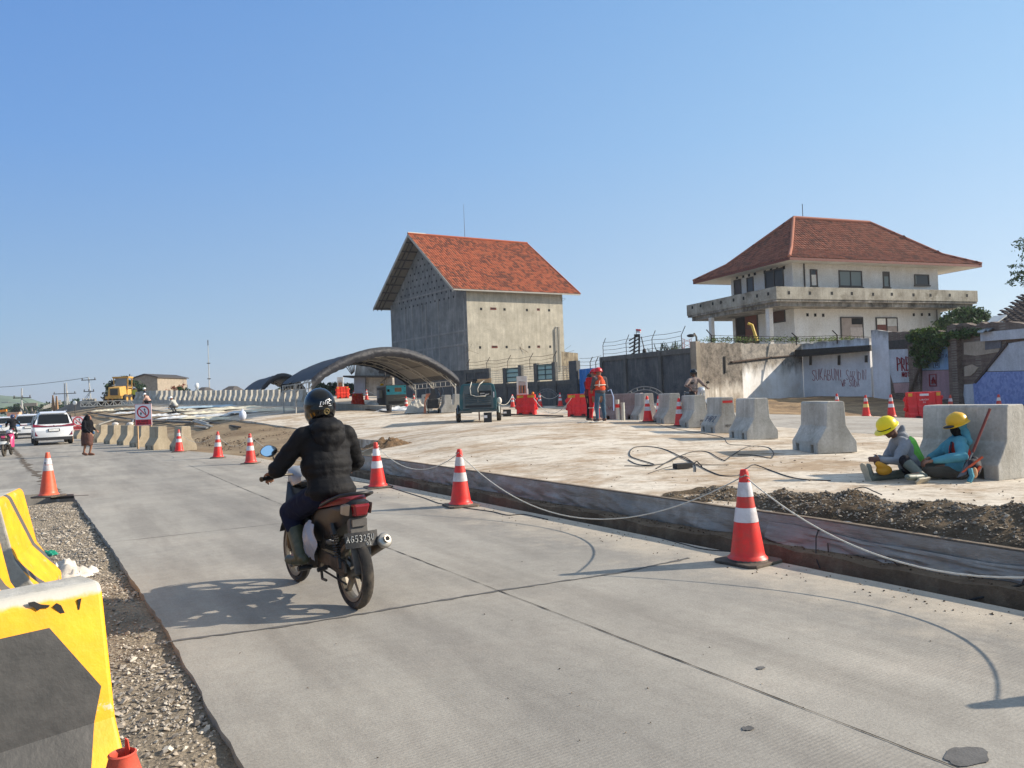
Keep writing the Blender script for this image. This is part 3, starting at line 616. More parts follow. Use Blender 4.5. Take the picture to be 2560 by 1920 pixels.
def cable(pts,label,r=.008,hgt=None,name='cable',mat=None,grp='loose cables on the ground'):
    P3=[]
    for i,q in enumerate(pts):
        p=hit(q[0],q[1]); s0,_=st(p)
        if s0<5.75: p=atz(q[0],q[1],0.)
        p=p+Vector((0,0,r+(q[2] if len(q)>2 else 0))); P3.append(p)
    out=[]
    for i in range(len(P3)-1):
        a=P3[max(i-1,0)];b_=P3[i];c=P3[i+1];d=P3[min(i+2,len(P3)-1)]
        for j in range(6):
            t=j/6; out.append(.5*((2*b_)+(c-a)*t+(2*a-5*b_+4*c-d)*t*t+(3*b_-a-3*c+d)*t**3))
    out.append(P3[-1]); m=MB(); m.tube(out,r,6); return tag(ob(name,m,mat or M_WIRE,smooth=180),label,'cable',grp)
cable([(978,1220),(1030,1236),(1062,1246),(1094,1258),(1115,1262),(1165,1271),(1230,1280),(1270,1289),(1310,1287),(1370,1300)],'twisted black cable lying along the road edge past the second nearest cone',0.0061)
cable([(1630,1340),(1700,1359),(1760,1374),(1830,1380)],'short black cable at the road edge left of the nearest cone',0.0054)
cable([(860,1200),(905,1206),(950,1212)],'black cable end by the cone behind the rider',0.0054)
cable([(1561,1166),(1637,1164),(1577,1142),(1583,1121),(1616,1117),(1661,1124),(1712,1148),(1736,1163),(1739,1180)],'tangled black cable loop at the left of the cable heap on the slab',0.0088)
cable([(1570,1150),(1600,1163),(1660,1160),(1707,1138),(1739,1129),(1770,1131),(1795,1145),(1812,1153)],'black cable curling through the heap on the slab',0.0075)
cable([(1812,1153),(1843,1131),(1875,1117),(1918,1119),(1933,1131),(1932,1143),(1923,1146),(1886,1139),(1844,1138)],'black cable loop lying in the shadow beside the lone concrete block',0.0082)
cable([(1640,1173),(1700,1142),(1740,1162),(1778,1181),(1809,1191),(1848,1189),(1867,1176,.02),(1886,1168,.03),(1918,1174),(1972,1193),(2019,1201),(2077,1203)],'long black cable arching behind the tip of the nearest cone',0.0088)
cable([(1620,1185),(1665,1170),(1713,1160),(1770,1163),(1822,1163)],'thin black cable crossing the cable heap',0.0054)
cable([(1640,1060),(1680,1071),(1720,1078),(1778,1088),(1808,1095),(1822,1111),(1863,1114),(1885,1117)],'thin dark cable running along the foot of the right barrier row',0.0068)
cable([(2136,1228,.02),(2160,1230,.05),(2185,1243,.06),(2205,1250,.05)],'short black cable arching over the gravel heap',0.0068)
cable([(1480,1100),(1300,1085),(1150,1092)],'faint dark line of cable across the slab middle',0.0027)
p=hit(1707,1172); m=MB(); m.cbox((0,0,.05),(.3,.12,.08),.4); m.tube([(.15,.05,.05),(.25,.1,.1),(.32,.05,.02)],.012,6)
tag(ob('cable_socket',m,M_WIRE,loc=p,bevel=.01),'black socket block at the foot of the cable tangle','cable socket')
for (a,b_,c,d,lb) in [((2045,1327),(2040,1345),(2040,1395),(2050,1420),'black cable dropping down the plastic sheet into the trench')]:
    pa=onp(*a,fst(6.1,0),NS);pb=onp(*b_,fst(5.98,0),NS);pc=onp(*c,fst(5.9,0),NS);pd=onp(*d,fst(5.8,0),NS)
    m=MB(); pp=onp(2078,1300,fst(6.22,0),NS); m.tube([pp,pa,pb,pc,pd],.006,6); tag(ob('cable',m,M_WIRE,smooth=180),lb,'cable','loose cables on the ground')
m=MB(); m.tube([onp(2560,1460,fst(6.0,0),NS),onp(2520,1470,fst(5.95,0),NS),onp(2470,1490,fst(5.9,0),NS),onp(2415,1502,fst(5.8,0),NS)],.009,6); tag(ob('cable',m,M_WIRE,smooth=180),'thick black cable lying in the trench near the right edge','cable','loose cables on the ground')
# ------------------------------------------------------------------ concrete barriers (F-shape blocks)
M_BC=concrete('barrier_concrete',(214,210,200),(166,160,148),(230,226,218),.55,.5,1.5,.4)
def barrier_mb(L=1.,W=.76,H=.95,slots=True,tw=.17):
    def prof(z0=0.):
        h=[(W/2,z0),(W/2,.20),(W/2-.09,.33),(W/2-.19,.5),(tw,H-.03),(tw-.025,H)] if z0<.19 else [(W/2,z0)]+[(W/2-.09,.33),(W/2-.19,.5),(tw,H-.03),(tw-.025,H)]
        return h+[(-a,b_) for a,b_ in h[::-1]]
    m=MB(); c=[0,.16,.28,.72,.84,1.] if slots else [0,1.]
    for i in range(len(c)-1):
        raised=slots and i in (1,3); x0,x1=-L/2+L*c[i],-L/2+L*c[i+1]
        p=prof(.15 if raised else 0); m.prism(p,lambda a,b_,x0=x0:(x0,a,b_),lambda a,b_,x1=x1:(x1,a,b_))
    return m
def merged(mb):
    me=mb.mesh(); import bmesh
    b=bmesh.new(); b.from_mesh(me); bmesh.ops.remove_doubles(b,verts=b.verts,dist=.0005)
    seen={}
    for f in b.faces: seen.setdefault(tuple(sorted(v.index for v in f.verts)),[]).append(f)
    kill=[f for l in seen.values() if len(l)>1 for f in l]; bmesh.ops.delete(b,geom=kill,context='FACES_ONLY')
    bmesh.ops.recalc_face_normals(b,faces=b.faces); b.to_mesh(me); b.free(); return me
def add_bevel(o,w=.012,seg=2): b=o.modifiers.new('bevel','BEVEL'); b.width=w; b.segments=seg; b.limit_method='ANGLE'; b.angle_limit=R(25)
BMESH=merged(barrier_mb()); BMESH.materials.append(M_BC)
def barrier(loc,yaw,label,group,mesh=None,mat=None):
    o=bpy.data.objects.new('concrete_barrier',mesh or BMESH); COL.objects.link(o); o.location=loc; o.rotation_euler=(0,0,yaw); add_bevel(o); return tag(o,label,'concrete barrier',group)
GR='concrete barrier blocks on the right of the slab'
for px,py,d,yaw,lb in [(2060,1128,14.6,96,'lone pale concrete block standing apart left of the resting workers'),
  (1883,1095,18.2,98,'pale concrete block nearest to the lone one, at the right end of the tight row'),(1803,1081,20.9,98,'concrete block with a strip of red tape near its top'),
  (1736,1068,23.0,99,'concrete block in front of the scooter rider'),(1675,1060,24.6,99,'concrete block with a cone standing against it'),
  (1612,1050,27.7,100,'shaded concrete block between the long stained block and the cone pair')]:
    barrier(hd(px,d,py),R(yaw),lb,GR)
# long ones
LM=merged(barrier_mb(1.25,.8,.98)); LM.materials.append(M_BC)
def stencil(o,text,pos,h,w,r,mt):
    m=MB(); scrawl(m,text,pos,h,w,r,w*1.3,.08); k=ob('stencil',m,mt,o)
rc=hd(2440,10.6,1195); big=barrier(rc+Vector((.05,.12,0)),R(113),'long concrete block with a chipped corner that the two resting workers lean against',GR,LM)
LM2=merged(barrier_mb(1.6,.76,.95)); LM2.materials.append(concrete('barrier_stained',(182,158,150),(140,122,116),(206,196,186),.4,.5,1.5,.25))
barrier(hd(1556,28.6),R(150),'long pinkish stained concrete block with red scrawl beside the standing workers',GR,LM2)
M_STN=P('stencil_grey',(96,92,86),.9,bs=0); _by=lambda z:float(np.interp(z,[0,.2,.33,.5,.92],[.38,.38,.29,.19,.17]))
for o_ in COL.objects:
    lb_=o_.get('label') or ''
    if lb_.startswith('concrete block in front of the scooter'): stencil(o_,'MBP',lambda x,z:Vector((-.503,.02-x,.16+z)),.07,.05,.006,M_STN); stencil(o_,'012',lambda x,z:Vector((-.503,.02-x,.06+z)),.06,.05,.006,M_STN)
    if lb_.startswith('concrete block with a strip'): stencil(o_,'MBP',lambda x,z:Vector((-.503,.1-x,.16+z)),.07,.05,.006,M_STN); stencil(o_,'PAPZ',lambda x,z:Vector((.3-x,_by(.3+z)+.004,.3+z)),.14,.12,.012,P('spray_blue_grey',(110,114,128),.9,bs=0))
    if lb_.startswith('long pinkish'): stencil(o_,'NVZON',lambda x,z:Vector((.45-x,_by(.36+z)+.004,.36+z)),.12,.1,.012,M_GRF)
m=MB(); m.cbox((0,-.4,.83),(.26,.008,.06)); o=ob('tape_strip',m,P('red_tape',(220,40,34),.5)); q=hd(1803,20.9); o.location=q+Vector((.06,-.13,0)); tag(o,'short strip of red tape stuck high on one concrete block','tape')
# left row
BMT=merged(barrier_mb()); BMT.materials.append(concrete('barrier_tan',(200,186,160),(158,144,122),(216,204,182),.4,.5,1.5,.25))
GL='concrete barrier blocks along the left lane'
for i,(px,py,d,yaw,lb) in enumerate([(458,1130,30.4,128,'nearest concrete block of the left row, behind a cone'),(397,1125,32,134,'second concrete block from the cone in the left row'),(355,1116,35,134,'third concrete block from the cone, right below the sign board'),
   (321,1112,37.6,134,'concrete block at the foot of the left sign post'),(287,1109,39.6,134,'concrete block just left of the sign board'),(255,1106,42.4,134,'concrete block right beside the walking woman'),(228,1101,46,134,'concrete block hidden behind the walking woman'),(203,1095,50,134,'concrete block between the white car and the woman')]):
    p=hd(px,d,py); p.z=0.; barrier(p,R(yaw),lb,GL,BMT)
M_PINK=P('paper_trash',(214,206,196),.8,var=.15)
for px,py,d,lb in [(290,1062,39.6,'crumpled pale lump on top of a concrete block left of the sign'),(327,1065,37.6,'crumpled pale lump on the block at the sign post')]:
    m=MB(); m.ell((0,0,1.02),(.17,.14,.1),nu=9,nv=6); p=hd(px,d,py); p.z=-.02; o=ob('crumpled_bag',m,M_PINK,loc=p); tag(o,lb,'bag')
# ------------------------------------------------------------------ yellow and black blocks at the left edge
def m_chev():
    n=N('yellow_black_paint'); n_=n; x,y,z=n.sep()
    # big black arrow panel pointing along +x, plus worn yellow
    zz=n.math('SUBTRACT',z,.62); a=n.math('MAXIMUM',zz,n.math('MULTIPLY',zz,-.5)); edge=n.math('ADD',n.math('MULTIPLY',a,.62),x)     # < tip position inside
    ins=n.math('MULTIPLY',n.math('LESS_THAN',edge,.458),n.math('LESS_THAN',a,.25))
    ye=n.ramp(n.noise(5,6,.65),[(.3,col((236,158,8))),(.7,col((254,186,14)))]); wear=n.ramp(n.noise(7,8,.75),[(.63,(0,0,0,1)),(.68,(.8,.8,.8,1))]); ye=n.mix(wear,ye,col((196,186,168)))
    top=n.ramp(n.math('ADD',z,n.math('MULTIPLY',n.noise(9,5),.06)),[(.985,(0,0,0,1)),(.998,(1,1,1,1))]); ye=n.mix(top,ye,col((186,182,172)))
    bl=n.ramp(n.noise(9,6,.6),[(.3,col((44,44,44))),(.7,col((64,63,62)))]); sc_=n.ramp(n.noise(3.5,9,.8,(3,1,.6)),[(.66,(0,0,0,1)),(.69,(.8,.8,.8,1))]); bl=n.mix(sc_,bl,col((190,150,60)))
    c=n.mix(ins,ye,bl); return n.fin(c,.55,bump=n.noise(26,6),bs=.3,bd=.008)
def m_strp():
    n=N('yellow_grey_stripes'); x,y,z=n.sep(); v=n.math('ADD',n.math('MULTIPLY',x,1.0),n.math('MULTIPLY',z,.9)); w=n.math('GREATER_THAN',n.math('FRACT',n.math('MULTIPLY',v,1.2)),.85)
    ye=n.ramp(n.noise(5,6,.65),[(.3,col((226,150,8))),(.7,col((248,180,20)))]); ye=n.mix(n.ramp(n.noise(6,8,.75),[(.6,(0,0,0,1)),(.66,(.8,.8,.8,1))]),ye,col((206,180,130)))
    return n.fin(n.mix(w,ye,col((92,88,84))),.6,bump=n.noise(26,6),bs=.4,bd=.01)
M_CH=m_chev(); M_STR=m_strp()
def painted(label,loc,yaw,mat,L=1.,W=.8):
    m=MB(); b_=barrier_mb(L,W,1.,True,.115); m.v=b_.v; m.f=b_.f; m.m=b_.m; me=merged(m)
    me.materials.append(M_BC); me.materials.append(mat)
    for p_ in me.polygons:
        if p_.normal.y<-.35 and abs(p_.normal.x)<.2: p_.material_index=1
        elif abs(p_.normal.x)>.9 and mat is M_CH: p_.material_index=0
    o=bpy.data.objects.new('painted_barrier',me); COL.objects.link(o); o.location=loc; o.rotation_euler=(0,0,yaw); add_bevel(o,.02,3); return tag(o,label,'concrete barrier','yellow and black painted barrier blocks')
d=Vector((math.cos(R(48)),math.sin(R(48)),0)); nrm=Vector((math.sin(R(48)),-math.cos(R(48)),0))
pr_=atd(256,1490,3.02); c0=pr_-d*.5-nrm*.105; painted('big yellow concrete block with a black arrow panel filling the lower left corner',Vector((c0.x,c0.y,-.055)),R(48),M_CH)
for i,(px,py,dd,yaw,lb) in enumerate([(48,1185,6.6,113,'yellow striped concrete block second from the camera at the left edge'),(-60,1260,4.9,107,'yellow striped concrete block cut by the left edge just behind the big arrow block')]):
    p=atd(px,py,dd); a=R(yaw); painted(lb,Vector((p.x-.2,p.y,-.06)),a,M_STR)
# ------------------------------------------------------------------ roof tiles
def m_tile(name,cs,dark,dth=.5):
    n=N(name); v=n.n('Attribute',attribute_name='rnd'); c=n.ramp(v.outputs['Fac'],[(i/(len(cs)-1),col(c)) for i,c in enumerate(cs)])
    d=n.noise(.45,7,.65); d2=n.noise(3.2,6,.8); dd=n.math('ADD',n.math('MULTIPLY',d,.45),n.math('MULTIPLY',n.math('ADD',d2,n.math('MULTIPLY',n.math('SUBTRACT',v.outputs['Fac'],.5),.35)),.6)); c=n.mix(n.ramp(dd,[(dth,(0,0,0,1)),(dth+.07,(.85,)*3+(1,))]),c,col(dark))
    return n.fin(c,.85,bump=n.noise(20,4),bs=.2,bd=.01,spec=.2)
def tiles(name,O,eu,ev,poly,tw,thh,mat,parent,seed=1,amp=.03):
    """S-shaped tiles covering polygon (a along eave, b up the slope) as one mesh"""
    O=Vector(O);eu=Vector(eu).normalized();ev=Vector(ev).normalized();nn=eu.cross(ev).normalized()
    if nn.z<0: nn=-nn
    r=np.random.RandomState(seed); amn=min(p[0] for p in poly);amx=max(p[0] for p in poly);bmx=max(p[1] for p in poly)
    def inside(a,b_):
        c=False;j=len(poly)-1
        for i in range(len(poly)):
            xi,yi=poly[i];xj,yj=poly[j]
            if (yi>b_)!=(yj>b_) and a<(xj-xi)*(b_-yi)/(yj-yi)+xi: c=not c
            j=i
        return c
    vs=[];fs=[];rv=[]; us=[0,.25,.5,.75,1.]; ho=[0.,amp,amp*1.1,amp*.3,-.2*amp]
    for j in range(int(bmx/thh)+1):
        for i in range(int((amx-amn)/tw)+1):
            a=amn+i*tw; b_=j*thh
            if not inside(a+tw/2,b_+thh*.5): continue
            jz=r.uniform(-.006,.006); n0=len(vs); rr_=r.uniform()
            for v,lift in ((0,.035),(1,.0)):
                for u,h in zip(us,ho): p=O+eu*(a+u*tw)+ev*(b_+v*thh*1.05)+nn*(h+lift+jz); vs.append(tuple(p))
            for u,h in zip(us,ho): vs.append(tuple(O+eu*(a+u*tw)+ev*b_+nn*(h-.02)))
            for q in range(4): fs.append((n0+q,n0+q+1,n0+5+q+1,n0+5+q)); fs.append((n0+10+q,n0+10+q+1,n0+q+1,n0+q)); rv+=[rr_,rr_]
    me=bpy.data.meshes.new(name); me.from_pydata(vs,[],fs); at=me.attributes.new('rnd','FLOAT','FACE'); at.data.foreach_set('value',rv)
    return link(name,me,mat,parent)
# ------------------------------------------------------------------ tall concrete house (no windows)
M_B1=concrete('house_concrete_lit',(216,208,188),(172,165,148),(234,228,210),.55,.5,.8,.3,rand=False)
M_B1D=concrete('house_concrete_shaded',(156,157,154),(104,107,108),(188,188,184),.5,.6,.7,.3,rand=False)  # same concrete as the sunlit face, its shade put into the colour
M_WHT=P('white_board',(206,204,196),.7,dirt=(150,140,124),dth=.5); M_DK=P('dark_hole',(22,22,22),.9,var=.1,bs=0); M_VRED=P('vent_red',(110,52,40),.8)
M_T1=m_tile('clay_tile_orange',[(170,94,66),(186,108,76),(146,80,58),(196,122,90)],(96,66,56),.53)
M_T2=m_tile('clay_tile_brown',[(130,80,64),(148,94,74),(112,68,56),(164,110,88)],(88,60,52),.56)
zb=.4; C=Vector((-3.63*1.2,79.2,0)); a1=R(31);a2=R(127); e1=Vector((math.cos(a1),math.sin(a1),0)); e2=Vector((math.cos(a2),math.sin(a2),0)); n1=(e1.y,-e1.x); n2=(e2.y,-e2.x)
L1=(onp(1405,728,C,n1)-C).dot(e1); L2=9.
pl=onp(979,762,C,n2); L2=((pl-C).xy).dot(e2.xy); ze=13.0
B1=thing('concrete_house','tall windowless grey concrete house with an orange tiled gable roof','house',(C.x,C.y,0))
def W1(u,v,z): return e1*u+e2*v+Vector((0,0,z))
def hb(m,Wf,u0,u1,v0,v1,z0,z1): m.hull8([Wf(u0,v0,z0),Wf(u1,v0,z0),Wf(u1,v1,z0),Wf(u0,v1,z0)],[Wf(u0,v0,z1),Wf(u1,v0,z1),Wf(u1,v1,z1),Wf(u0,v1,z1)])
mid=Vector((C+e2*L2/2).to_tuple()); rp=onp(1020.6,588.5,mid,n1); rq=onp(1317,606.5,mid,n1); ur0=(rp-mid).dot(e1)+.0; ur1=(rq-mid).dot(e1); zr=(rp.z+rq.z)/2
slope=(zr-ze)/(L2/2+.0)
m=MB(); gw=[(0,zb),(L2,zb),(L2,ze),(L2/2,zr-.35),(0,ze)]
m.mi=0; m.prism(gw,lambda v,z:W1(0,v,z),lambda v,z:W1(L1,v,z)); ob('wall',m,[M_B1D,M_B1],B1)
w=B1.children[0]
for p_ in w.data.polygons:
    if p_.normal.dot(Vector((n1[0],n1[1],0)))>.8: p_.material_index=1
# pilasters and floor bands on the shaded gable side
def pv(px,py): p=onp(px,py,C,n2); return (p-C).xy.dot(e2.xy), p.z
m=MB()
for xz in (290,412,478,568,600,712,948):
    v,_=pv(900+.2773*xz,830); hb(m,W1,-.05,.0,v-.12,v+.12,zb,pv(900+.2773*xz,745)[1] if xz>700 else pv(900+.2773*xz,762)[1])
for yz0,yz1,dy in ((650,668,.0),(1048,1062,0),(1165,1178,0)):
    z=pv(1120,540+.2773*yz0)[1]; hb(m,W1,-.045,0,.13,L2-.1,z-.2,z)
ob('pilaster',m,concrete('pilaster_grey',(168,168,164),(128,128,126),None,.5,.5,.7,.3,rand=False),B1)
# rows of vent holes in the gable
def split_parts(name,mb,mat,parent,nf=6,nv=8):
    for i in range(len(mb.v)//nv):
        q=MB(); q.v=mb.v[i*nv:(i+1)*nv]; q.f=[tuple(k-i*nv for k in f) for f in mb.f[i*nf:(i+1)*nf]]; q.m=[0]*nf; ob(name,q,mat,parent)
m=MB()
for j in range(9):
    z=ze-.6+j*.72; hw=(zr-.6-z)/slope
    for i in range(-9,10):
        v=L2/2+i*.94+(j%2)*.47
        if abs(v-L2/2)<min(hw,6.4)-.2 and (z<ze+5.0): m.hull8([W1(-.01,v-.11,z-.11),W1(-.01,v+.11,z-.11),W1(-.01,v+.11,z+.11),W1(-.01,v-.11,z+.11)],[W1(.02,v-.09,z-.09),W1(.02,v+.09,z-.09),W1(.02,v+.09,z+.09),W1(.02,v-.09,z+.09)])
split_parts('gable_hole',m,M_DK,B1)
def pu(px,py): p=onp(px,py,C,n1); return (p-C).dot(e1), p.z
m=MB(); m2=MB()
for xz,yz,wd in [(1092,838,.1),(1303,842,.1),(1505,848,.1),(1705,850,.1),(1083,1185,.1),(1322,1181,.1),(1527,1181,.1),(1715,1178,.1),(1202,836,.28),(1608,843,.14),(1214,1180,.28),(1611,1178,.14)]:
    u,z=pu(900+.2773*xz,540+.2773*yz); t=m2 if wd>.11 else m; hb(t,W1,u-wd*1.3,u+wd*1.3,-.012,.02,z-.13,z+.13)
    if wd>.11: hb(m,W1,u-wd*.9,u+wd*.9,-.02,-.012,z-.02,z+.08)
split_parts('vent_hole',m,M_DK,B1); split_parts('vent_frame',m2,M_VRED,B1)
# pipes down the right part of the lit face
m=MB(); pm=P('pvc_grey',(168,166,158),.6)
for xz,y0,y1 in ((1752,1020,1600),(1764,1000,1400),(1792,1000,1400)):
    u,z0=pu(900+.2773*xz,540+.2773*y0); _,z1=pu(900+.2773*xz,540+.2773*y1); m.tube([W1(u,-.08,z0),W1(u,-.08,max(z1,zb))],.045,6)
u0,z=pu(900+.2773*1764,540+.2773*1000);u1,_=pu(900+.2773*1792,540+.2773*1000); m.tube([W1(u0,-.08,z),W1(u1,-.08,z)],.045,6); ob('pipe',m,pm,B1)
# rebar tufts
m=MB()
for uu,zz in ((L1,12.1),(L1,6.4),(0,6.6),(L1*.52,6.7)):
    for k in range(5): m.tube([W1(uu,-.02,zz+rnd.uniform(-.2,.2)),W1(uu+rnd.uniform(-.7,.9),-.5*rnd.random()-.1,zz+rnd.uniform(-.5,.7))],.012,4)
ob('rebar',m,M_STEEL,B1)
# roof: deck, tiles, rakes, soffit grid
ov=.75; zf=ze-ov*slope*.35
uE0,uE1=-1.95,L1+1.85
def roofplane(side): # side 0 front, 1 back
    v0=-ov if side==0 else L2+ov; ev=(W1(0,L2/2,zr)-W1(0,v0,zf)); return v0,ev
m=MB()
for side in (0,1):
    v0,ev=roofplane(side); a=[W1(uE0,v0,zf-.06),W1(uE1,v0,zf-.06),W1(ur1,L2/2,zr-.06),W1(ur0,L2/2,zr-.06)]; m.hull8(a,[p+Vector((0,0,-.1)) for p in a])
ob('roof_deck',m,P('roof_deck',(120,112,100),.9),B1)
v0,ev=roofplane(0); O=W1(uE0,v0,zf); ln=ev.length; tiles('roof',O,e1,ev,[(0,0),(uE1-uE0,0),(ur1-uE0,ln),(ur0-uE0,ln)],.3,.34,M_T1,B1,3,.04)
v0,ev=roofplane(1); O=W1(uE1,v0,zf); tiles('roof',O,-e1,ev,[(0,0),(uE1-uE0,0),(uE1-ur0,ln),(uE1-ur1,ln)],.45,.5,M_T1,B1,4,.035)
m=MB(); m.tube([W1(ur0-.05,L2/2,zr+.08),W1(ur1+.05,L2/2,zr+.08)],.13,8); m.tube([W1(ur1,L2/2,zr+.05),W1(uE1,-ov,zf+.05)],.09,6); ob('ridge_cap',m,M_T1,B1)
m=MB(); m.tube([W1(ur0-.05,L2/2,zr+.16),W1(ur0+2.1,L2/2,zr+.16)],.1,8); ob('ridge_patch',m,M_WHT,B1)
m=MB()
for side in (0,1):
    v0=-ov if side==0 else L2+ov
    a=[W1(uE0-.06,v0,zf-.3),W1(uE0,v0,zf-.3),W1(uE0,v0,zf+.03),W1(uE0-.06,v0,zf+.03)]; b_=[W1(ur0-.06,L2/2,zr-.3),W1(ur0,L2/2,zr-.3),W1(ur0,L2/2,zr+.05),W1(ur0-.06,L2/2,zr+.05)]; m.hull8(a,b_)
hb(m,W1,uE0,uE1,-ov-.05,-ov,zf-.16,zf-.01); ob('fascia_board',m,P('fascia_grey',(172,168,158),.8,dirt=(130,122,110)),B1)
m=MB() # purlins and rafters under the gable overhang
for side in (0,1):
    sg=-1 if side==0 else 1; v0=L2/2+sg*(L2/2+ov)
    for k in range(9): f=(k+.3)/9; v=v0+(L2/2-v0)*f; z=zf+(zr-zf)*f-.24; u_=uE0+(ur0-uE0)*f; m.bar(W1(u_,v,z),W1(.1,v,z),.09,.14)
    for q in (.33,.66,): m.bar(W1(uE0+1.5*q,v0,zf-.22),W1(ur0+1.5*q,L2/2,zr-.24),.08,.12)
ob('purlin',m,P('wood_dark',(70,64,58),.9),B1)
m=MB(); m.tube([W1(L1*.43,L2/2,zr),W1(L1*.43,L2/2,zr+4.0)],[.035,.015],5); ob('lightning_rod',m,P('steel_grey',(120,122,124),.5,.5),B1)
# small rooftop-height annexe right of it
m=MB(); q0=atd(1408,990,70); q1=atd(1449,990,72); zt=atd(1425,878,70).z; m.hull8([(q0.x,q0.y,.3),(q1.x,q1.y,.3),(q1.x+.5,q1.y+6,.3),(q0.x+.5,q0.y+6,.3)],[(q0.x,q0.y,zt),(q1.x,q1.y,zt-.1),(q1.x+.5,q1.y+6,zt-.1),(q0.x+.5,q0.y+6,zt)])
tag(ob('annexe_block',m,concrete('annexe_wall',(190,178,152),(104,92,76),(206,196,172),.6,.5,.8,.4,moss=(58,52,46),rand=False)),'small stained block with mossy dark streaks right of the tall concrete house','outbuilding')
# ------------------------------------------------------------------ two storey villa with balcony
zb2=.2; Cb=Vector((19.52,56,0)); b1=R(22); f1=Vector((math.cos(b1),math.sin(b1),0)); f2=Vector((-math.sin(b1),math.cos(b1),0)); m1=(f1.y,-f1.x); m2_=(f1.x,f1.y)
B2=thing('balcony_house','white two storey house with brown hipped tile roof and a long concrete balcony','house',(Cb.x,Cb.y,0))
def W2(u,v,z): return f1*u+f2*v+Vector((0,0,z))
def z8(x,y): return (1680+.3978*x,500+.3978*y)
def pf(x,y,v=0.,left=False):  # zoom pixel on the front plane v / left plane u
    a=z8(x,y)
    if left: p=onp(*a,Cb+f1*v,m2_); return (p-Cb).dot(f2),p.z
    p=onp(*a,Cb+f2*v,m1); return (p-Cb).dot(f1),p.z
BL1=pf(1920,565)[0]; BL2=pf(90,645,0,True)[0]; zpt=8.9; zpb=7.98; zsb=7.5
M_V=concrete('villa_white_wall',(236,234,228),(212,206,194),(244,244,240),.25,.5,.7,.15,rand=False)
M_VP=concrete('villa_parapet',(196,190,174),(142,136,124),(216,211,198),.5,.4,.8,.25,moss=(120,112,96),rand=False)
vf=1.7; uw0=pf(758,470,vf)[0]; uw1=pf(1672,500,vf)[0]; vback=pf(371,550,uw0,True)[0]
zso=pf(758,398,vf)[1]
m=MB(); hb(m,W2,uw0,uw1,vf,vback,zpb,zso+.3); hb(m,W2,uw0,uw1+.15,vf+.02,vback,zb2,zsb); ob('wall',m,M_V,B2)
m=MB(); hb(m,W2,0,BL1,0,.14,zpb,zpt); hb(m,W2,0,.14,.14,BL2,zpb,zpt); hb(m,W2,BL1-.14,BL1,.14,8,zpb,zpt); ob('balcony_parapet',m,M_VP,B2,bevel=.02)
m=MB(); hb(m,W2,.05,BL1-.05,.06,BL2-.05,zpb-.16,zpb-.003); hb(m,W2,.3,BL1-.25,.3,BL2-.3,zsb,zpb-.163); ob('balcony_slab',m,concrete('villa_slab',(190,184,172),(96,90,82),(206,202,192),.6,.4,.8,.25,moss=(70,66,60),rand=False),B2)
m=MB()
for x,y in [(735,583),(867,585),(1005,586),(1131,588),(1264,592),(1382,592),(1518,596),(1625,598),(1746,598),(1854,600)]:
    u,z=pf(x,y); hb(m,W2,u-.1,u+.1,-.015,.02,z-.12,z+.12)
for x,y in [(128,676),(180,665),(256,652),(308,643),(387,629),(450,618),(535,603),(605,590)]:
    v,z=pf(x,y,0,True); hb(m,W2,-.015,.02,v-.1,v+.1,z-.12,z+.12)
for x,y in [(852,722),(901,723),(951,724),(1520,721),(1571,720),(1618,720)]:
    u,z=pf(x,y,vf); hb(m,W2,u-.11,u+.11,vf-.005,vf+.03,z-.12,z+.12)
for x,y in [(409,486),(448,479),(484,472),(521,463),(583,452),(623,441),(661,434),(703,426)]:
    v,z=pf(x,y,uw0,True); hb(m,W2,uw0-.015,uw0+.02,v-.13,v+.13,z-.13,z+.13)
split_parts('vent_hole',m,M_DK,B2)
def m_glass(name,c,r=.08): 
    n=N(name); return n.fin(col(c),max(r,.3),0,spec=.35)
M_GD=m_glass('window_glass_dark',(38,46,52)); M_GG=m_glass('window_glass_grey',(112,122,118),.15); M_FR=P('frame_dark',(66,60,54),.6); M_BRN=P('door_brown',(112,58,44),.6,var=.2); M_CUR=P('curtain_white',(226,216,200),.8); M_BOARD=P('board_beige',(168,152,140),.85,dirt=(120,108,98))
def window(x0,y0,x1,y1,left=False,glass=M_GD,panes=1,plane=None,B=B2,name='window',extra=None):
    pl_=(uw0 if left else vf) if plane is None else plane
    a=pf(x0,y0,pl_,left); b_=pf(x1,y1,pl_,left); z1=a[1];z0=b_[1]; s0,s1=min(a[0],b_[0]),max(a[0],b_[0])
    def bx(m_,p0,p1,d0,d1,q0,q1):
        if left: hb(m_,W2,pl_-d1,pl_-d0,p0,p1,q0,q1)
        else: hb(m_,W2,p0,p1,pl_-d1,pl_-d0,q0,q1)
    m_=MB(); fw_=.09
    for (p0,p1,q0,q1) in [(s0,s0+fw_,z0,z1),(s1-fw_,s1,z0,z1),(s0+fw_,s1-fw_,z1-fw_,z1),(s0+fw_,s1-fw_,z0,z0+fw_)]: bx(m_,p0,p1,.0,.07,q0,q1)
    for k in range(1,panes): q=s0+(s1-s0)*k/panes; bx(m_,q-.04,q+.04,.0,.06,z0+fw_,z1-fw_)
    bx(m_,s0-.06,s1+.06,.0,.13,z0-.09,z0-.002) if name=='window' else None
    o=ob(name,m_,M_FR,B); m_=MB(); bx(m_,s0+fw_,s1-fw_,.004,.02,z0+fw_,z1-fw_)
    ob('pane',m_,glass,o)
    if extra:
        for (fx0,fx1,fz0,fz1,mt,nm) in extra:
            m_=MB(); bx(m_,s0+(s1-s0)*fx0,s0+(s1-s0)*fx1,.022,.045,z0+(z1-z0)*fz0,z0+(z1-z0)*fz1); ob(nm,m_,mt,o)
    return o
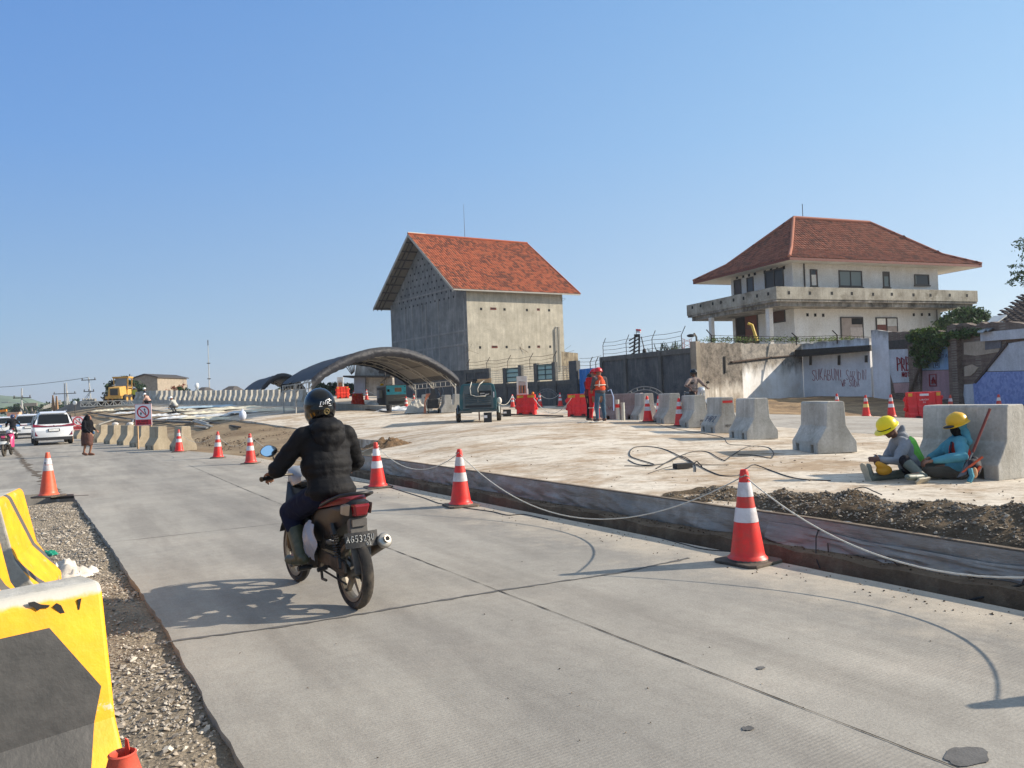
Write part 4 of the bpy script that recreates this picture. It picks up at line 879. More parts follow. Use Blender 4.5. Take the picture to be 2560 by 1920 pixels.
window(865,435,915,545,extra=[(.12,.8,.04,.68,M_CUR,'curtain'),(.8,.95,.05,.9,M_BRN,'shutter')]); window(1045,442,1195,547,glass=M_GG,panes=2); window(1322,450,1368,550,glass=M_GG,extra=[(.1,.9,.7,.95,M_FR,'louvre')]); window(1520,467,1615,537,extra=[(.03,.12,.05,.95,M_GG,'frame_strip')])
window(390,505,438,588,True); window(470,490,516,574,True,glass=m_glass('window_glass_blue',(50,72,84))); window(583,450,706,552,True,panes=2)
window(1055,735,1205,900,glass=M_BOARD,extra=[(.5,.95,.72,.95,M_DK,'gap'),(.42,.97,.0,.6,P('board_pale',(190,176,164),.8),'sheet')])
window(1278,738,1420,878,glass=M_BRN,panes=2,extra=[(.06,.44,.68,.96,P('glass_bright',(236,230,214),.4),'top_light'),(.52,.96,.6,.96,M_WHT,'sheet'),(.52,.96,.04,.58,M_BOARD,'sheet')])
window(400,725,548,900,True,name='door',glass=M_BRN,extra=[(.58,.95,.05,.95,M_DK,'opening'),(.1,.55,.5,.52,M_FR,'rail')]); window(625,695,715,765,True,glass=P('louvre_brown',(84,58,46),.8),name='vent_window')
m=MB()
for x,plane_v in ((248,.25),(608,.25)):
    u=None
for x in (248,):
    v,_=pf(x,800,.25,True); hb(m,W2,.12,.42,v-.18,v+.18,zb2,zsb); ob('column',m,M_V,B2); m=MB()
v,_=pf(608,760,.6,True); hb(m,W2,.5,.85,v-.2,v+.2,zb2,zsb); ob('column',m,M_V,B2)
m=MB(); u,_=pf(829,470,vf); m.tube([W2(u,vf-.06,zpb),W2(u,vf-.06,zso)],.05,6); u,_=pf(1660,700,vf); m.tube([W2(u,vf-.06,zb2),W2(u,vf-.06,zsb)],.05,6); ob('drain_pipe',m,M_FR,B2)
# hipped roof with a flatter skirt
vr=.45; uc,zc=pf(738,372,vr); ud,_=pf(1947,392,vr); vb_,_=pf(131,500,uc,True); zc=(zc+pf(1947,392,vr)[1])/2
ha=(vb_-vr)/2; vm=vr+ha
ra=onp(*z8(765,122),Cb+f2*vm,m1); rb_=onp(*z8(1240,142),Cb+f2*vm,m1); ua=(ra-Cb).dot(f1); ub=(rb_-Cb).dot(f1); zrr=(ra.z+rb_.z)/2
kf=.34; kz=.24  # break of slope
def rp2(f,corner): # corner 0..3 -> lerp between eave corner and ridge end
    E=[(uc,vr),(ud,vr),(ud,vb_),(uc,vb_)][corner]; Rg=[(ua,vm),(ub,vm),(ub,vm),(ua,vm)][corner]
    z=zc+(zrr-zc)*(f if f in(0,1) else kz); return W2(E[0]+(Rg[0]-E[0])*f,E[1]+(Rg[1]-E[1])*f,z)
def plane_tiles(A,B_,C_,D_,seed,tw=.3,th_=.34):
    """A-B eave, C-D upper edge (D above A)"""
    eu=(B_-A).normalized(); nn=eu.cross((D_-A)).normalized(); ev=nn.cross(eu).normalized()
    if ev.z<0: ev=-ev
    q=lambda p:((p-A).dot(eu),(p-A).dot(ev)); tiles('roof',A,eu,ev,[q(A),q(B_),q(C_),q(D_)],tw,th_,M_T2,B2,seed,.035)
for k,(i,j) in enumerate([(0,1),(1,2),(2,3),(3,0)]):
    tw=.3 if k in(0,3) else .6
    plane_tiles(rp2(0,i),rp2(0,j),rp2(kf,j),rp2(kf,i),10+k,tw,.34 if tw<.5 else .6); plane_tiles(rp2(kf,i),rp2(kf,j),rp2(1,j),rp2(1,i),20+k,tw,.34 if tw<.5 else .6)
m=MB(); low=Vector((0,0,-.1))
for i,j in [(0,1),(1,2),(2,3),(3,0)]:
    m.add([rp2(0,i)+low,rp2(0,j)+low,rp2(kf,j)+low,rp2(kf,i)+low],[(0,1,2,3)]); m.add([rp2(kf,i)+low,rp2(kf,j)+low,rp2(1,j)+low,rp2(1,i)+low],[(0,1,2,3)])
ob('roof_deck',m,P('roof_deck',(120,112,100),.9),B2,fix=False)
m=MB()
for i in range(4): m.tube([rp2(0,i)+Vector((0,0,.06)),rp2(kf,i)+Vector((0,0,.07)),rp2(1,i)+Vector((0,0,.1))],.13,8)
m.tube([rp2(1,0)+Vector((0,0,.1)),rp2(1,1)+Vector((0,0,.1))],.14,8); ob('ridge_cap',m,m_tile('ridge_tile',[(164,108,88),(182,126,104)],(120,84,70),.6),B2)
m=MB(); zl=zc-.12
for a,b_ in ((0,1),(1,2),(2,3),(3,0)):
    A=rp2(0,a)+Vector((0,0,-.02));B_=rp2(0,b_)+Vector((0,0,-.02)); dn=Vector((0,0,-.2)); inw=(W2((uc+ud)/2,(vr+vb_)/2,zc)-(A+B_)/2).normalized()*.05; m.hull8([A,B_,B_+inw,A+inw],[A+dn,B_+dn,B_+dn+inw,A+dn+inw])
ob('fascia_board',m,P('fascia_red',(110,56,46),.7),B2)
m=MB(); zi=zso
A=[W2(uc+.06,vr+.06,zc-.2),W2(ud-.06,vr+.06,zc-.2),W2(ud-.06,vb_-.06,zc-.2),W2(uc+.06,vb_-.06,zc-.2)]; I=[W2(uw0+.01,vf+.01,zi),W2(uw1-.01,vf+.01,zi),W2(uw1-.01,vback-.01,zi),W2(uw0+.01,vback-.01,zi)]
for i in range(4): j=(i+1)%4; m.add([A[i],A[j],I[j],I[i]],[(0,1,2,3)])
ob('soffit',m,M_V,B2,fix=False)
m=MB(); q=W2(ua+1.0,vm,zrr); m.tube([q,q+Vector((0,0,1.3))],.03,5); m.tube([q+Vector((0,0,.02)),W2(ua+.9,(vm+vr)/2,zc+(zrr-zc)*.35)+Vector((0,0,.4))],.02,4); ob('lightning_rod',m,M_FR,B2)
# ------------------------------------------------------------------ leaves and trees
def m_leaf(name,cs):
    n=N(name); v=n.n('Attribute',attribute_name='rnd'); c=n.ramp(v.outputs['Fac'],[(i/(len(cs)-1),col(c)) for i,c in enumerate(cs)]); n.fin(c,.6,spec=.3); n.b.inputs['Subsurface Weight'].default_value=0
    return n.m
M_LG=m_leaf('leaf_green',[(38,58,30),(58,84,40),(84,112,52),(46,70,36)]); M_LD=m_leaf('leaf_dark',[(30,46,28),(44,64,36),(60,84,44)]); M_LY=m_leaf('leaf_yellowish',[(64,88,34),(104,128,48),(132,146,62),(52,76,32)]); M_LR=m_leaf('leaf_dry_red',[(128,70,54),(150,92,70),(104,62,50)])
M_BK=P('bark',(96,82,68),.95,var=.35,sc=9,bs=.8,bd=.03)
def leafmesh(name,clumps,n,size,mat,parent=None,seed=1,gap=.35):
    """clumps: list of (center, (rx,ry,rz)); leaves sit in sub-clumps so gaps stay open"""
    r=np.random.RandomState(seed); w=np.array([c[1][0]*c[1][1]*c[1][2] for c in clumps])**.66; w/=w.sum(); pts=[]
    for (c,rr_),k in zip(clumps,(w*n).astype(int)+4):
        ns=max(4,k//26); d=r.normal(size=(ns,3)); d/=np.linalg.norm(d,axis=1)[:,None]; rad_=r.uniform(.35,1,(ns,1))**.5; sc_=np.array(c)+d*rad_*np.array(rr_)
        id_=r.randint(0,ns,k); sp=np.array(rr_).mean()*gap; pts.append(sc_[id_]+r.normal(size=(k,3))*sp*np.array([1,1,.7])*.55)
    p=np.concatenate(pts); k=len(p); a=r.normal(size=(k,3)); a/=np.linalg.norm(a,axis=1)[:,None]; b_=r.normal(size=(k,3)); b_-=a*(a*b_).sum(1)[:,None]; b_/=np.linalg.norm(b_,axis=1)[:,None]
    s=size*r.uniform(.6,1.3,(k,1)); V=np.stack([p-a*s,p+b_*s*.42,p+a*s,p-b_*s*.42],1).reshape(-1,3)
    me=bpy.data.meshes.new(name); me.from_pydata(V.tolist(),[],(np.arange(k*4).reshape(-1,4)).tolist()); at=me.attributes.new('rnd','FLOAT','FACE'); at.data.foreach_set('value',r.uniform(0,1,k).astype('f'))
    return link(name,me,mat,parent)
def tree(label,loc,clumps,n,size,mat,trunk,seed=1,name='tree',cat='tree',group=None,gap=.35,limbs=True):
    """clumps relative to loc; trunk list of points, radius list"""
    t=thing(name,label,cat,loc,group=group); leafmesh('crown',clumps,n,size,mat,t,seed,gap)
    m=MB(); m.tube(trunk[0],trunk[1],7); top=Vector(trunk[0][-1])
    if limbs:
        for c,rr_ in clumps: m.tube([top-Vector((0,0,.25*top.z*rnd.random())),(top+Vector(c))/2+Vector((0,0,-.1*rr_[2])),Vector(c)],[trunk[1][-1]*.7,trunk[1][-1]*.45,trunk[1][-1]*.15],5)
    ob('trunk',m,M_BK,t,smooth=60); return t
def crownclumps(w,h,z0,k,seed):
    r=random.Random(seed); out=[]
    for _ in range(k):
        a=r.uniform(0,6.28); q=r.uniform(0,.7)**.6; out.append(((math.cos(a)*q*w/2,math.sin(a)*q*w/2,z0+h*r.uniform(.2,.85)*(1-.3*q)),(w*r.uniform(.16,.26),w*r.uniform(.16,.26),h*r.uniform(.14,.24))))
    return out
# trees behind: right of the villa
def tpx(x0,x1,ytop,ybase,d):
    """box in metres of a photo region at depth d -> (centre base, width, height)"""
    c=atd((x0+x1)/2,ybase,d); w=(x1-x0)/F*d; return c,w,(ybase-ytop)/F*d
c,w,h=tpx(2345,2485,762,850,62); tree('leafy green tree rising between the villa and the dark roofed house',(c.x,c.y,.3),crownclumps(w*1.1,h*1.1,c.z-.6,16,3),9000,.16,M_LG,([(0,0,0),(.1,0,c.z*.5),(0,0,c.z)],[.2,.15,.1]),5)
c,w,h=tpx(2512,2600,600,745,40); tree('sparse leafed tree at the right frame edge above the dark roof',(c.x+.4,c.y,.2),[((-.55,0,c.z+.6),(.5,.5,.45)),((-.35,0,c.z+1.5),(.4,.4,.5)),((0.,.2,c.z+2.4),(.55,.5,.6)),((.9,0,c.z+1.2),(.7,.7,.9)),((.8,.1,c.z+2.6),(.6,.6,.6)),((-.7,.1,c.z+1.0),(.25,.3,.3))],1500,.085,M_LG,([(1.2,0,0),(1.1,0,c.z*.6),(.9,0,c.z)],[.14,.1,.06]),7,gap=.45)
c,w,h=tpx(800,885,940,1000,88); tree('dark green tree mass behind the big tent',(c.x,c.y,1.),crownclumps(w*1.3,h*1.1,.6,16,8),8000,.2,M_LD,([(0,0,0),(0,0,1.4)],[.25,.2]),8)
c,w,h=tpx(672,715,955,1005,110); tree('dark conical tree seen under the far tent',(c.x,c.y,1.),crownclumps(w*.9,h*1.1,.4,10,9),4000,.2,M_LD,([(0,0,0),(0,0,1.2)],[.2,.15]),9)
c,w,h=tpx(620,665,975,1005,115); tree('low bushy tree left under the far tent',(c.x,c.y,.9),crownclumps(w*1.1,h*1.2,.2,10,19),3500,.2,M_LD,([(0,0,0),(0,0,1.2)],[.2,.15]),19)
c,w,h=tpx(555,612,970,1006,120); tree('low bushy green tree at the left end of the far tent',(c.x,c.y,.9),crownclumps(w*1.3,h*1.1,.3,10,10),3500,.22,M_LD,([(0,0,0),(0,0,1.2)],[.2,.15]),10)
c,w,h=tpx(268,348,925,1000,115); tree('round dark green tree behind the yellow grader',(c.x,c.y,1.),crownclumps(w*1.15,h*1.15,.9,18,11),9000,.22,M_LD,([(0,0,0),(0,0,2)],[.3,.2]),11)
c,w,h=tpx(430,466,930,990,95); tree('thin leaning sapling with dry reddish leaves above the far barriers',(c.x+1.2,c.y,1.8),[((-2.1,0,2.4),(.75,.6,.4)),((-1.1,0,2.75),(.6,.5,.35)),((-1.5,0,2.1),(.7,.5,.3)),((-.9,0,1.8),(.3,.3,.25)),((-2.6,0,2.1),(.4,.3,.2))],420,.11,M_LR,([(0,0,0),(-.6,0,1.1),(-1.3,0,1.9),(-1.6,0,2.3)],[.09,.07,.05,.03]),12,gap=.4)
for i,(x0,x1,yt,yb,d,lb) in enumerate([(434,478,958,984,90,'low green fronds at the foot of the dry sapling'),(484,510,965,985,92,'small green bush beside the orange drum block')]):
    c,w,h=tpx(x0,x1,yt,yb,d); tree(lb,(c.x,c.y,1.6),crownclumps(w,h,c.z-2.0,6,40+i),900,.13,M_LG,([(0,0,0),(0,0,.6)],[.05,.04]),41+i,name='bush',cat='bush')
for i,(a,b_,d) in enumerate([(1644,872,70),(1668,868,72),(1680,866,74)]):
    p=atd(a,b_,d); t=thing('palm_tree','palm crown tip showing above the grey fence, '+['leftmost of the three','middle of the three','rightmost of the three'][i],'palm tree',(p.x,p.y,.5),group='palm tips above the grey fence')
    m=MB(); m.tube([(0,0,0),(0,0,p.z-.6)],[.15,.1],6); ob('trunk',m,M_BK,t)
    V=[];r=random.Random(i)
    m=MB()
    for k in range(7):
        an=r.uniform(.5,1.3)*(1 if k%2 else 1); dx=math.cos(an)*1.2*(1 if k<5 else -1); dz=math.sin(an)*1.2
        for j in range(14):
            f=j/14; q=Vector((dx*f,r.uniform(-.1,.1),p.z-1.0+dz*f)); m.add([q,q+Vector((.1,.02,-.3)),q+Vector((.04,0,-.3)),q+Vector((.03,.0,.02))],[(0,1,2,3)]); 
    ob('frond',m,P('frond_green',(52,70,44),.7,var=.3,bs=0),t,fix=False)
# ------------------------------------------------------------------ hand painted letters
# ------------------------------------------------------------------ weathered walls on the right
def m_wall(name,base,dark,upper,lim,moss=(48,48,44),streak=.7):
    n=N(name); x,y,z=n.sep(); b_=n.noise(.8,8,.7); s_=n.noise(1.0,6,.65,(4,4,.3)); f=n.noise(12,8,.7)
    c=n.ramp(b_,[(.32,col(dark)),(.6,col(base))]); c=n.mix(n.ramp(s_,[(.45,(0,0,0,1)),(.66,(streak,)*3+(1,))]),c,col(dark))
    h=n.math('ADD',z,n.math('MULTIPLY',n.noise(1.5,7,.7,(1,1,.35)),1.7)); c=n.mix(n.ramp(n.math('MULTIPLY',h,.1),[((lim+1.1)/10,(0,0,0,1)),((lim+1.7)/10,(.9,.9,.9,1))]),c,n.ramp(n.noise(3,8,.75),[(.35,col(moss)),(.62,col(upper))]))
    c=n.mix(.15,c,n.ramp(f,[(.3,(.3,.3,.3,1)),(.7,(1,1,1,1))]),'MULTIPLY'); return n.fin(c,.92,bump=f,bs=.35,bd=.02,spec=.2)
def zat(px,py,p): # world z seen at pixel for a point at xy p
    return onp(px,py,p,(p.x,p.y)).z
def seg(i): return WP[i],WP[i+1]
ztw=[4.03,4.08,4.15,4.15,3.85,3.5,3.2]
def wallpiece(name,A,B_,z0,za,zb_,th,mat,parent,off=0.,jag=.05,step=.35,top=True):
    d=(B_-A); L=d.xy.length; e=Vector((d.x/L,d.y/L,0)); nn=Vector((e.y,-e.x,0)); k=max(2,int(L/step)); m=MB()
    tz=[za+(zb_-za)*i/k+rnd.uniform(-jag,jag) for i in range(k+1)]; Pq=lambda s,o,z:Vector((A.x+e.x*s-nn.x*o+nn.x*off,A.y+e.y*s-nn.y*o+nn.y*off,z))
    f=[Pq(L*i/k,0,z0) for i in range(k+1)]+[Pq(L*i/k,0,tz[i]) for i in range(k+1)]+[Pq(L*i/k,th,tz[i]) for i in range(k+1)]+[Pq(L*i/k,th,z0) for i in range(k+1)]
    q=k+1; fs=[]
    for r_ in range(3): fs+=[(r_*q+i,r_*q+i+1,(r_+1)*q+i+1,(r_+1)*q+i) for i in range(k)]
    fs+=[(0,q,2*q,3*q),(k,3*q+k,2*q+k,q+k)]; m.add(f,fs); return ob(name,m,mat,parent,fix=True),e,nn,L
def wallframe(A,B_):
    d=(B_-A); L=d.xy.length; e=Vector((d.x/L,d.y/L,0)); nn=Vector((e.y,-e.x,0)); return e,nn,L
def onwall(px,py,A,nn): p=onp(px,py,A,nn); return p
# W-A: stained rendered wall, lit
tA_=thing('stained_wall','tall mould stained white wall left of the graffiti, half in sun and half in shade','wall')
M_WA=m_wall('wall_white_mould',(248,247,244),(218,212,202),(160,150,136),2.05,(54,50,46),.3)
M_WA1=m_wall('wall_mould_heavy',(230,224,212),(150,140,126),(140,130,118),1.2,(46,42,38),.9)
A,B_=seg(0); mid=A.lerp(B_,.38)
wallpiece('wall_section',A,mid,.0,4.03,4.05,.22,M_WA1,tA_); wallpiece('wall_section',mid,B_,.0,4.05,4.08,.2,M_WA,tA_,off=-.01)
e,nn,L=wallframe(A,B_); p0=onwall(1826,905,A,nn);p1=onwall(1925,893,A,nn);p2=onwall(1990,888,A,nn)
m=MB(); m.bar(p0+nn*.06,p1+nn*.06,.16,.07); m.bar(p1+nn*.05,p2+nn*.05,.12,.05); ob('cornice_remnant',m,P('broken_cornice',(94,76,64),.9,var=.4,sc=9,bs=.8,bd=.05),tA_)
m=MB(); p=onwall(1811,912,A,nn); m.cbox(p+nn*.01,(.12,.1,.9),math.atan2(e.y,e.x)); ob('slot',m,M_DK,tA_)
pA=A-e*.0; m=MB(); m.M=Matrix.Translation((A.x,A.y,0))@Matrix.Rotation(math.atan2(e.y,e.x),4,'Z'); m.box(-.35,-.003,-.12,.25,0,4.1); ob('end_pillar',m,concrete('pillar_concrete',(176,166,150),(130,120,106),None,.5,.5,1,.3),tA_)
# W-B: grey white wall with dark slab canopy and red writing
tB_=thing('graffiti_wall','shaded grey white wall with red painted words under a dark slab canopy','wall')
A,B_=seg(1); M_WB=m_wall('wall_grey_white',(244,245,246),(214,215,216),(176,170,162),3.3,(80,76,70),.3); wallpiece('wall_section',A,B_,.0,4.08,4.1,.2,M_WB,tB_)
e,nn,L=wallframe(A,B_); z4=lambda x,y:(1700+.3888*x,800+.3888*y)
a0=onwall(*z4(800,212),A,nn); a1_=onwall(*z4(1232,185),A,nn); m=MB(); m.hull8([a0+Vector((0,0,-.22)),a1_+Vector((0,0,-.12)),a1_+nn*.9+Vector((0,0,-.12)),a0+nn*.9+Vector((0,0,-.22))],[a0+Vector((0,0,.22)),a1_+Vector((0,0,.22)),a1_+nn*.9+Vector((0,0,.14)),a0+nn*.9+Vector((0,0,.18))]); ob('canopy_slab',m,P('burnt_slab',(52,49,47),.9,var=.4,sc=5,bs=.8,bd=.05),tB_)
for x in (842,1025,1200):
    pa=onwall(*z4(x,228),A,nn);pb=onwall(*z4(x,290 if x<1100 else 272),A,nn); m=MB(); m.bar(pa+nn*.05,pb+nn*.05,.14,.1); ob('hanger_post',m,M_FR,tB_)
def onB(px,py): return onwall(px,py,A,nn)
def writing(text,x0,y0,x1,y1,m,r,A_,nn_,jit=.07):
    a=onwall(*z4(x0,y1),A_,nn_); b_=onwall(*z4(x1,y1),A_,nn_); c=onwall(*z4(x0,y0),A_,nn_); hw=(b_-a); W=hw.xy.length; H=(c.z-a.z); k=sum(.6 if q in 'I!' else 1 for q in text)
    adv=W/k; dz=hw.z/W; ee=Vector((hw.x/W,hw.y/W,0)); scrawl(m,text,lambda x,z:a+ee*x+Vector((0,0,z+dz*x))+nn_*.006,H,adv*.74,r,adv,jit)
m=MB(); writing('SUKABUM!',852,318,1045,388,m,.017,A,nn); writing('SARIDIN',1070,325,1205,385,m,.013,A,nn,.14); writing('WF SUDA',1042,388,1158,428,m,.015,A,nn,.12); ob('painted_words',m,M_GRF,tB_)
# W-C: narrow white wall pier
tC_=thing('white_wall_pier','narrow bare white wall pier between the graffiti wall and the blue pink wall','wall')
A,B_=seg(2); wallpiece('wall_section',A+Vector((0,-.25,0)),B_+Vector((0,-.25,0)),.0,4.5,4.3,.3,m_wall('wall_white_clean',(242,242,244),(212,210,208),(172,166,158),3.6,(96,90,84),.35),tC_)
m=MB(); m.tube([onwall(*z4(x,y),A+Vector((0,-.3,0)),Vector((0,-1,0)))for x,y in ((1322,120),(1318,180),(1345,215),(1352,380),(1372,425),(1378,500))],.1,6); ob('drain_pipe',m,P('pipe_brown',(74,58,52),.8),tC_)
# W-D: wall with white / blue upper and pink lower panels, brick column and creeper
tD_=thing('painted_room_wall','old room wall painted blue above and pink below with a star scrawl','wall')
A,B_=seg(3); M_BRK=N('old_brick'); _n=M_BRK; bt_=_n.n('TexBrick'); bt_.inputs['Scale'].default_value=4.2; bt_.inputs['Color1'].default_value=col((132,114,100)); bt_.inputs['Color2'].default_value=col((112,90,78)); bt_.inputs['Mortar'].default_value=col((140,130,118)); bt_.inputs['Mortar Size'].default_value=.03
_mp=_n.n('Mapping'); _mp.inputs['Rotation'].default_value=(R(90),0,0); _n.l(_n.co,_mp.inputs[0]); _n.l(_mp.outputs[0],bt_.inputs[0]); M_BRK=_n.fin(_n.mix(.7,bt_.outputs[0],_n.ramp(_n.noise(3,8,.7),[(.3,(.4,.38,.36,1)),(.65,(1,1,1,1))]),'MULTIPLY'),.95,bump=_n.noise(12,6),bs=.6,bd=.04)
wallpiece('wall_section',A,B_,.0,4.3,3.95,.3,M_BRK,tD_); e,nn,L=wallframe(A,B_)
def panel(name,pts,A_,nn_,mat,parent,off=.03):
    P_=[onwall(*z4(x,y),A_,nn_) for x,y in pts]; m=MB(); m.add([p+nn_*off for p in P_]+[p-nn_*.01 for p in P_],[tuple(range(len(P_)))]+[(i,(i+1)%len(P_),len(P_)+(i+1)%len(P_),len(P_)+i) for i in range(len(P_))]); return ob(name,m,mat,parent)
M_PW=concrete('plaster_white',(230,233,238),(190,193,196),(240,242,244),.4,.4,1,.15,rand=False); M_PP=concrete('plaster_pink',(220,180,174),(182,150,148),(226,198,192),.5,.4,1,.2,rand=False); M_PB=concrete('plaster_blue',(158,196,230),(126,164,204),(184,212,236),.35,.4,1,.15,rand=False)
M_PM=concrete('plaster_mauve',(196,160,164),(158,130,138),(206,176,180),.6,.4,1,.2,rand=False); M_PC=concrete('plaster_cream',(214,198,176),(176,158,136),(226,212,192),.4,.4,1,.3,rand=False); M_PG=concrete('plaster_grey',(146,146,150),(116,116,120),None,.5,.4,1,.2,rand=False)
panel('white_panel',[(1348,190),(1482,186),(1478,400),(1372,404),(1350,330)],A,nn,M_PW,tD_); panel('pink_panel',[(1374,407),(1478,403),(1470,466),(1385,470)],A,nn,M_PP,tD_); panel('dark_band',[(1330,135),(1490,122),(1490,180),(1345,186)],A,nn,P('dark_stained',(74,70,66),.9,var=.35),tD_)
panel('blue_panel',[(1562,215),(1770,148),(1786,150),(1786,316),(1562,324)],A,nn,M_PB,tD_); panel('mauve_panel',[(1562,328),(1786,320),(1790,505),(1562,520)],A,nn,M_PM,tD_)
m=MB(); writing('PRB',1405,240,1492,325,m,.035,A,nn); writing('NOT',1435,335,1490,365,m,.03,A,nn); writing('#',1612,355,1672,425,m,.03,A,nn); writing('*',1624,372,1662,412,m,.045,A,nn); ow_=ob('painted_words',m,M_GRF,tD_); ow_.location=nn*.05
m=MB(); writing('#',1634,258,1686,308,m,.02,A,nn); writing('*',1644,265,1678,302,m,.02,A,nn); writing('TINTAW',1640,215,1750,240,m,.015,A,nn,.2); o=ob('painted_mark',m,M_GRG,tD_); o.location=nn*.035
pa=onwall(*z4(1500,300),A,nn);pb=onwall(*z4(1500,500),A,nn); c0=onwall(*z4(1490,490),A,nn);c1=onwall(*z4(1560,490),A,nn)
m=MB(); m.hull8([c0+nn*.02,c1+nn*.02,c1+nn*.12,c0+nn*.12],[Vector((c0.x,c0.y,3.5))+nn*.02,Vector((c1.x,c1.y,3.5))+nn*.02,Vector((c1.x,c1.y,3.5))+nn*.1,Vector((c0.x,c0.y,3.5))+nn*.1]); ob('brick_column',m,M_BRK,tD_)
# creeper over the top
cr_=thing('creeper','dense green creeper tumbling over the wall top beside the blue panel','climbing plant',group=None)
cl=[]
for x,y,rx in [(1530,110,55),(1600,105,55),(1560,160,60),(1640,140,50),(1520,200,40),(1560,235,45),(1610,190,45),(1680,115,34),(1735,98,24),(1690,150,20),(1545,285,28),(1620,240,25),(1810,85,30),(1870,80,28),(1930,78,20),(1480,110,25)]:
    p=onwall(*z4(x+48,y),A,nn)+nn*.35; s=rx*.82*.3888*39/F; cl.append((tuple(p),(s,.45,s*.9)))
leafmesh('foliage',cl,9000,.085,M_LG,cr_,33,.5); leafmesh('new_growth',[(Vector(c)+Vector((0,0,r_[2]*.8)),(r_[0],.4,r_[2]*.4)) for c,r_ in cl[:9]],1500,.085,M_LY,cr_,34,.5)
m=MB(); m.tube([c0+nn*.5+Vector((.3,0,0)),Vector(cl[5][0]),Vector(cl[0][0])],[.08,.06,.04],6); ob('stem',m,M_BK,cr_)
# W-E: broken brick wall and blue tiled wall
tE_=thing('ruined_house_wall','ruined house wall at right with bare brick, cream plaster patches and a blue tiled base','wall')
A,B_=seg(4); B2_=WP[6]; e,nn,L=wallframe(A,WP[5]); wallpiece('wall_section',A,A+(e*((B2_-A).xy.length)),.0,4.25,3.45,.3,M_BRK,tE_,jag=.09)
panel('cream_patch',[(1828,145),(1945,135),(1985,120),(2075,120),(2050,205),(1960,222),(1905,230),(1830,222)],A,nn,M_PC,tE_); panel('grey_patch',[(1968,130),(2072,122),(2068,180),(1968,192)],A,nn,M_PG,tE_,.05)
panel('cream_patch',[(1832,300),(1880,285),(1920,305),(1900,335),(1870,360),(1832,362)],A,nn,M_PC,tE_); panel('torn_plaster',[(1830,415),(1898,410),(1908,548),(1838,552),(1826,480)],A,nn,M_PW,tE_)
def m_tile_blue():
    n=N('blue_tiles'); v=n.vor(9,out='Color',feat='F1'); sp=n.n('SeparateColor'); n.l(v,sp.inputs[0]); c=n.ramp(sp.outputs[0],[(.2,col((112,134,190))),(.5,col((128,150,204))),(.8,col((142,162,210)))]); return n.fin(c,.45,bump=n.noise(6,4),bs=.1)
M_BT=m_tile_blue()
panel('white_upper_wall',[(2120,150),(2260,128),(2330,128),(2330,322),(1985,330),(1998,300)],A,nn,M_PW,tE_,.06); panel('blue_tile_wall',[(1982,334),(2330,326),(2330,575),(1908,556),(1896,410),(1920,402)],A,nn,M_BT,tE_,.09)
a_=onwall(*z4(1912,402),A,nn);b_=onwall(*z4(2118,150),A,nn); m=MB(); m.bar(a_+nn*.1,b_+nn*.1,.07,.1); ob('stair_edge',m,P('stair_edge',(82,70,66),.9),tE_)
a_=onwall(*z4(1960,108),A,nn);b_=onwall(*z4(2330,78),A,nn); m=MB(); m.bar(a_+nn*.08,b_+nn*.08,.25,.4); ob('ring_beam',m,M_PW,tE_)
a_=onwall(*z4(1800,545),A,nn);b_=onwall(*z4(1800,150),A,nn); m=MB(); m.M=Matrix.Translation((a_.x,a_.y,0))@Matrix.Rotation(math.atan2(e.y,e.x),4,'Z'); m.box(-.35,.35,-.25,-.003,0,4.1); ob('pier',m,M_BRK,tE_)
# low green growth along wall tops
g=leafmesh('moss',[(tuple(onwall(*z4(x,128),WP[1],Vector((.2,-1,0)))+Vector((0,.1,.02))),(.7,.12,.06)) for x in range(180,1200,60)],2600,.05,M_LY,None,55,.8); tag(g,'thin fringe of dry grass and moss along the wall top under the villa','moss fringe')
g=leafmesh('creeper_on_ledge',[(tuple(onwall(*z4(x,y),WP[4],Vector((.4,-1,0)))+Vector((0,.3,.02))),(.8,.3,.12)) for x,y in ((1980,88),(2060,84),(2140,70),(2200,55))],1500,.07,M_LG,None,56,.6); tag(g,'green weeds growing on the ledge below the dark tiled roof','weeds')
# dark tiled roof house at the right edge
tR_=thing('tiled_roof_house','house with a steep dark brown tiled roof rising behind the ruined wall','house')
E0=atd(2452,836,35);E1=E0+Vector((12,-3.2,.1)); Rg0=atd(2560,735,40); ridge_dir=(E1-E0).normalized(); R0=Vector((Rg0.x,Rg0.y,Rg0.z))
S0=atd(2484,786,37.6)
eu=ridge_dir; nn2=eu.cross(R0-E0).normalized(); ev=nn2.cross(eu).normalized(); ev=ev if ev.z>0 else -ev
q=lambda p:((p-E0).dot(eu),(p-E0).dot(ev)); qr=q(R0)
MT3=m_tile('dark_tile',[(74,64,60),(92,80,74),(60,52,50),(106,94,86)],(44,42,42),.55)
tiles('roof',E0,eu,ev,[(-.2,0),(12,0),(12,qr[1]*1.35),(qr[0]*1.42,qr[1]*1.35),(qr[0],qr[1])],.3,.34,MT3,tR_,77,.045)
m=MB(); lo=Vector((0,0,-.12)); m.add([E0+lo,E1+lo,E0+eu*12+ev*qr[1]*1.35+lo,E0+eu*qr[0]*1.42+ev*qr[1]*1.35+lo],[(0,1,2,3)]); ob('roof_deck',m,M_DK,tR_,fix=False)
m=MB(); w0=E0+Vector((.5,.5,0)); m.hull8([(w0.x,w0.y,0),(E1.x,E1.y+.6,0),(E1.x,E1.y+9,0),(w0.x,w0.y+9,0)],[(w0.x,w0.y,w0.z-.15),(E1.x,E1.y+.6,w0.z-.15),(E1.x,E1.y+9,w0.z-.15),(w0.x,w0.y+9,w0.z-.15)]); ob('wall',m,M_PW,tR_)
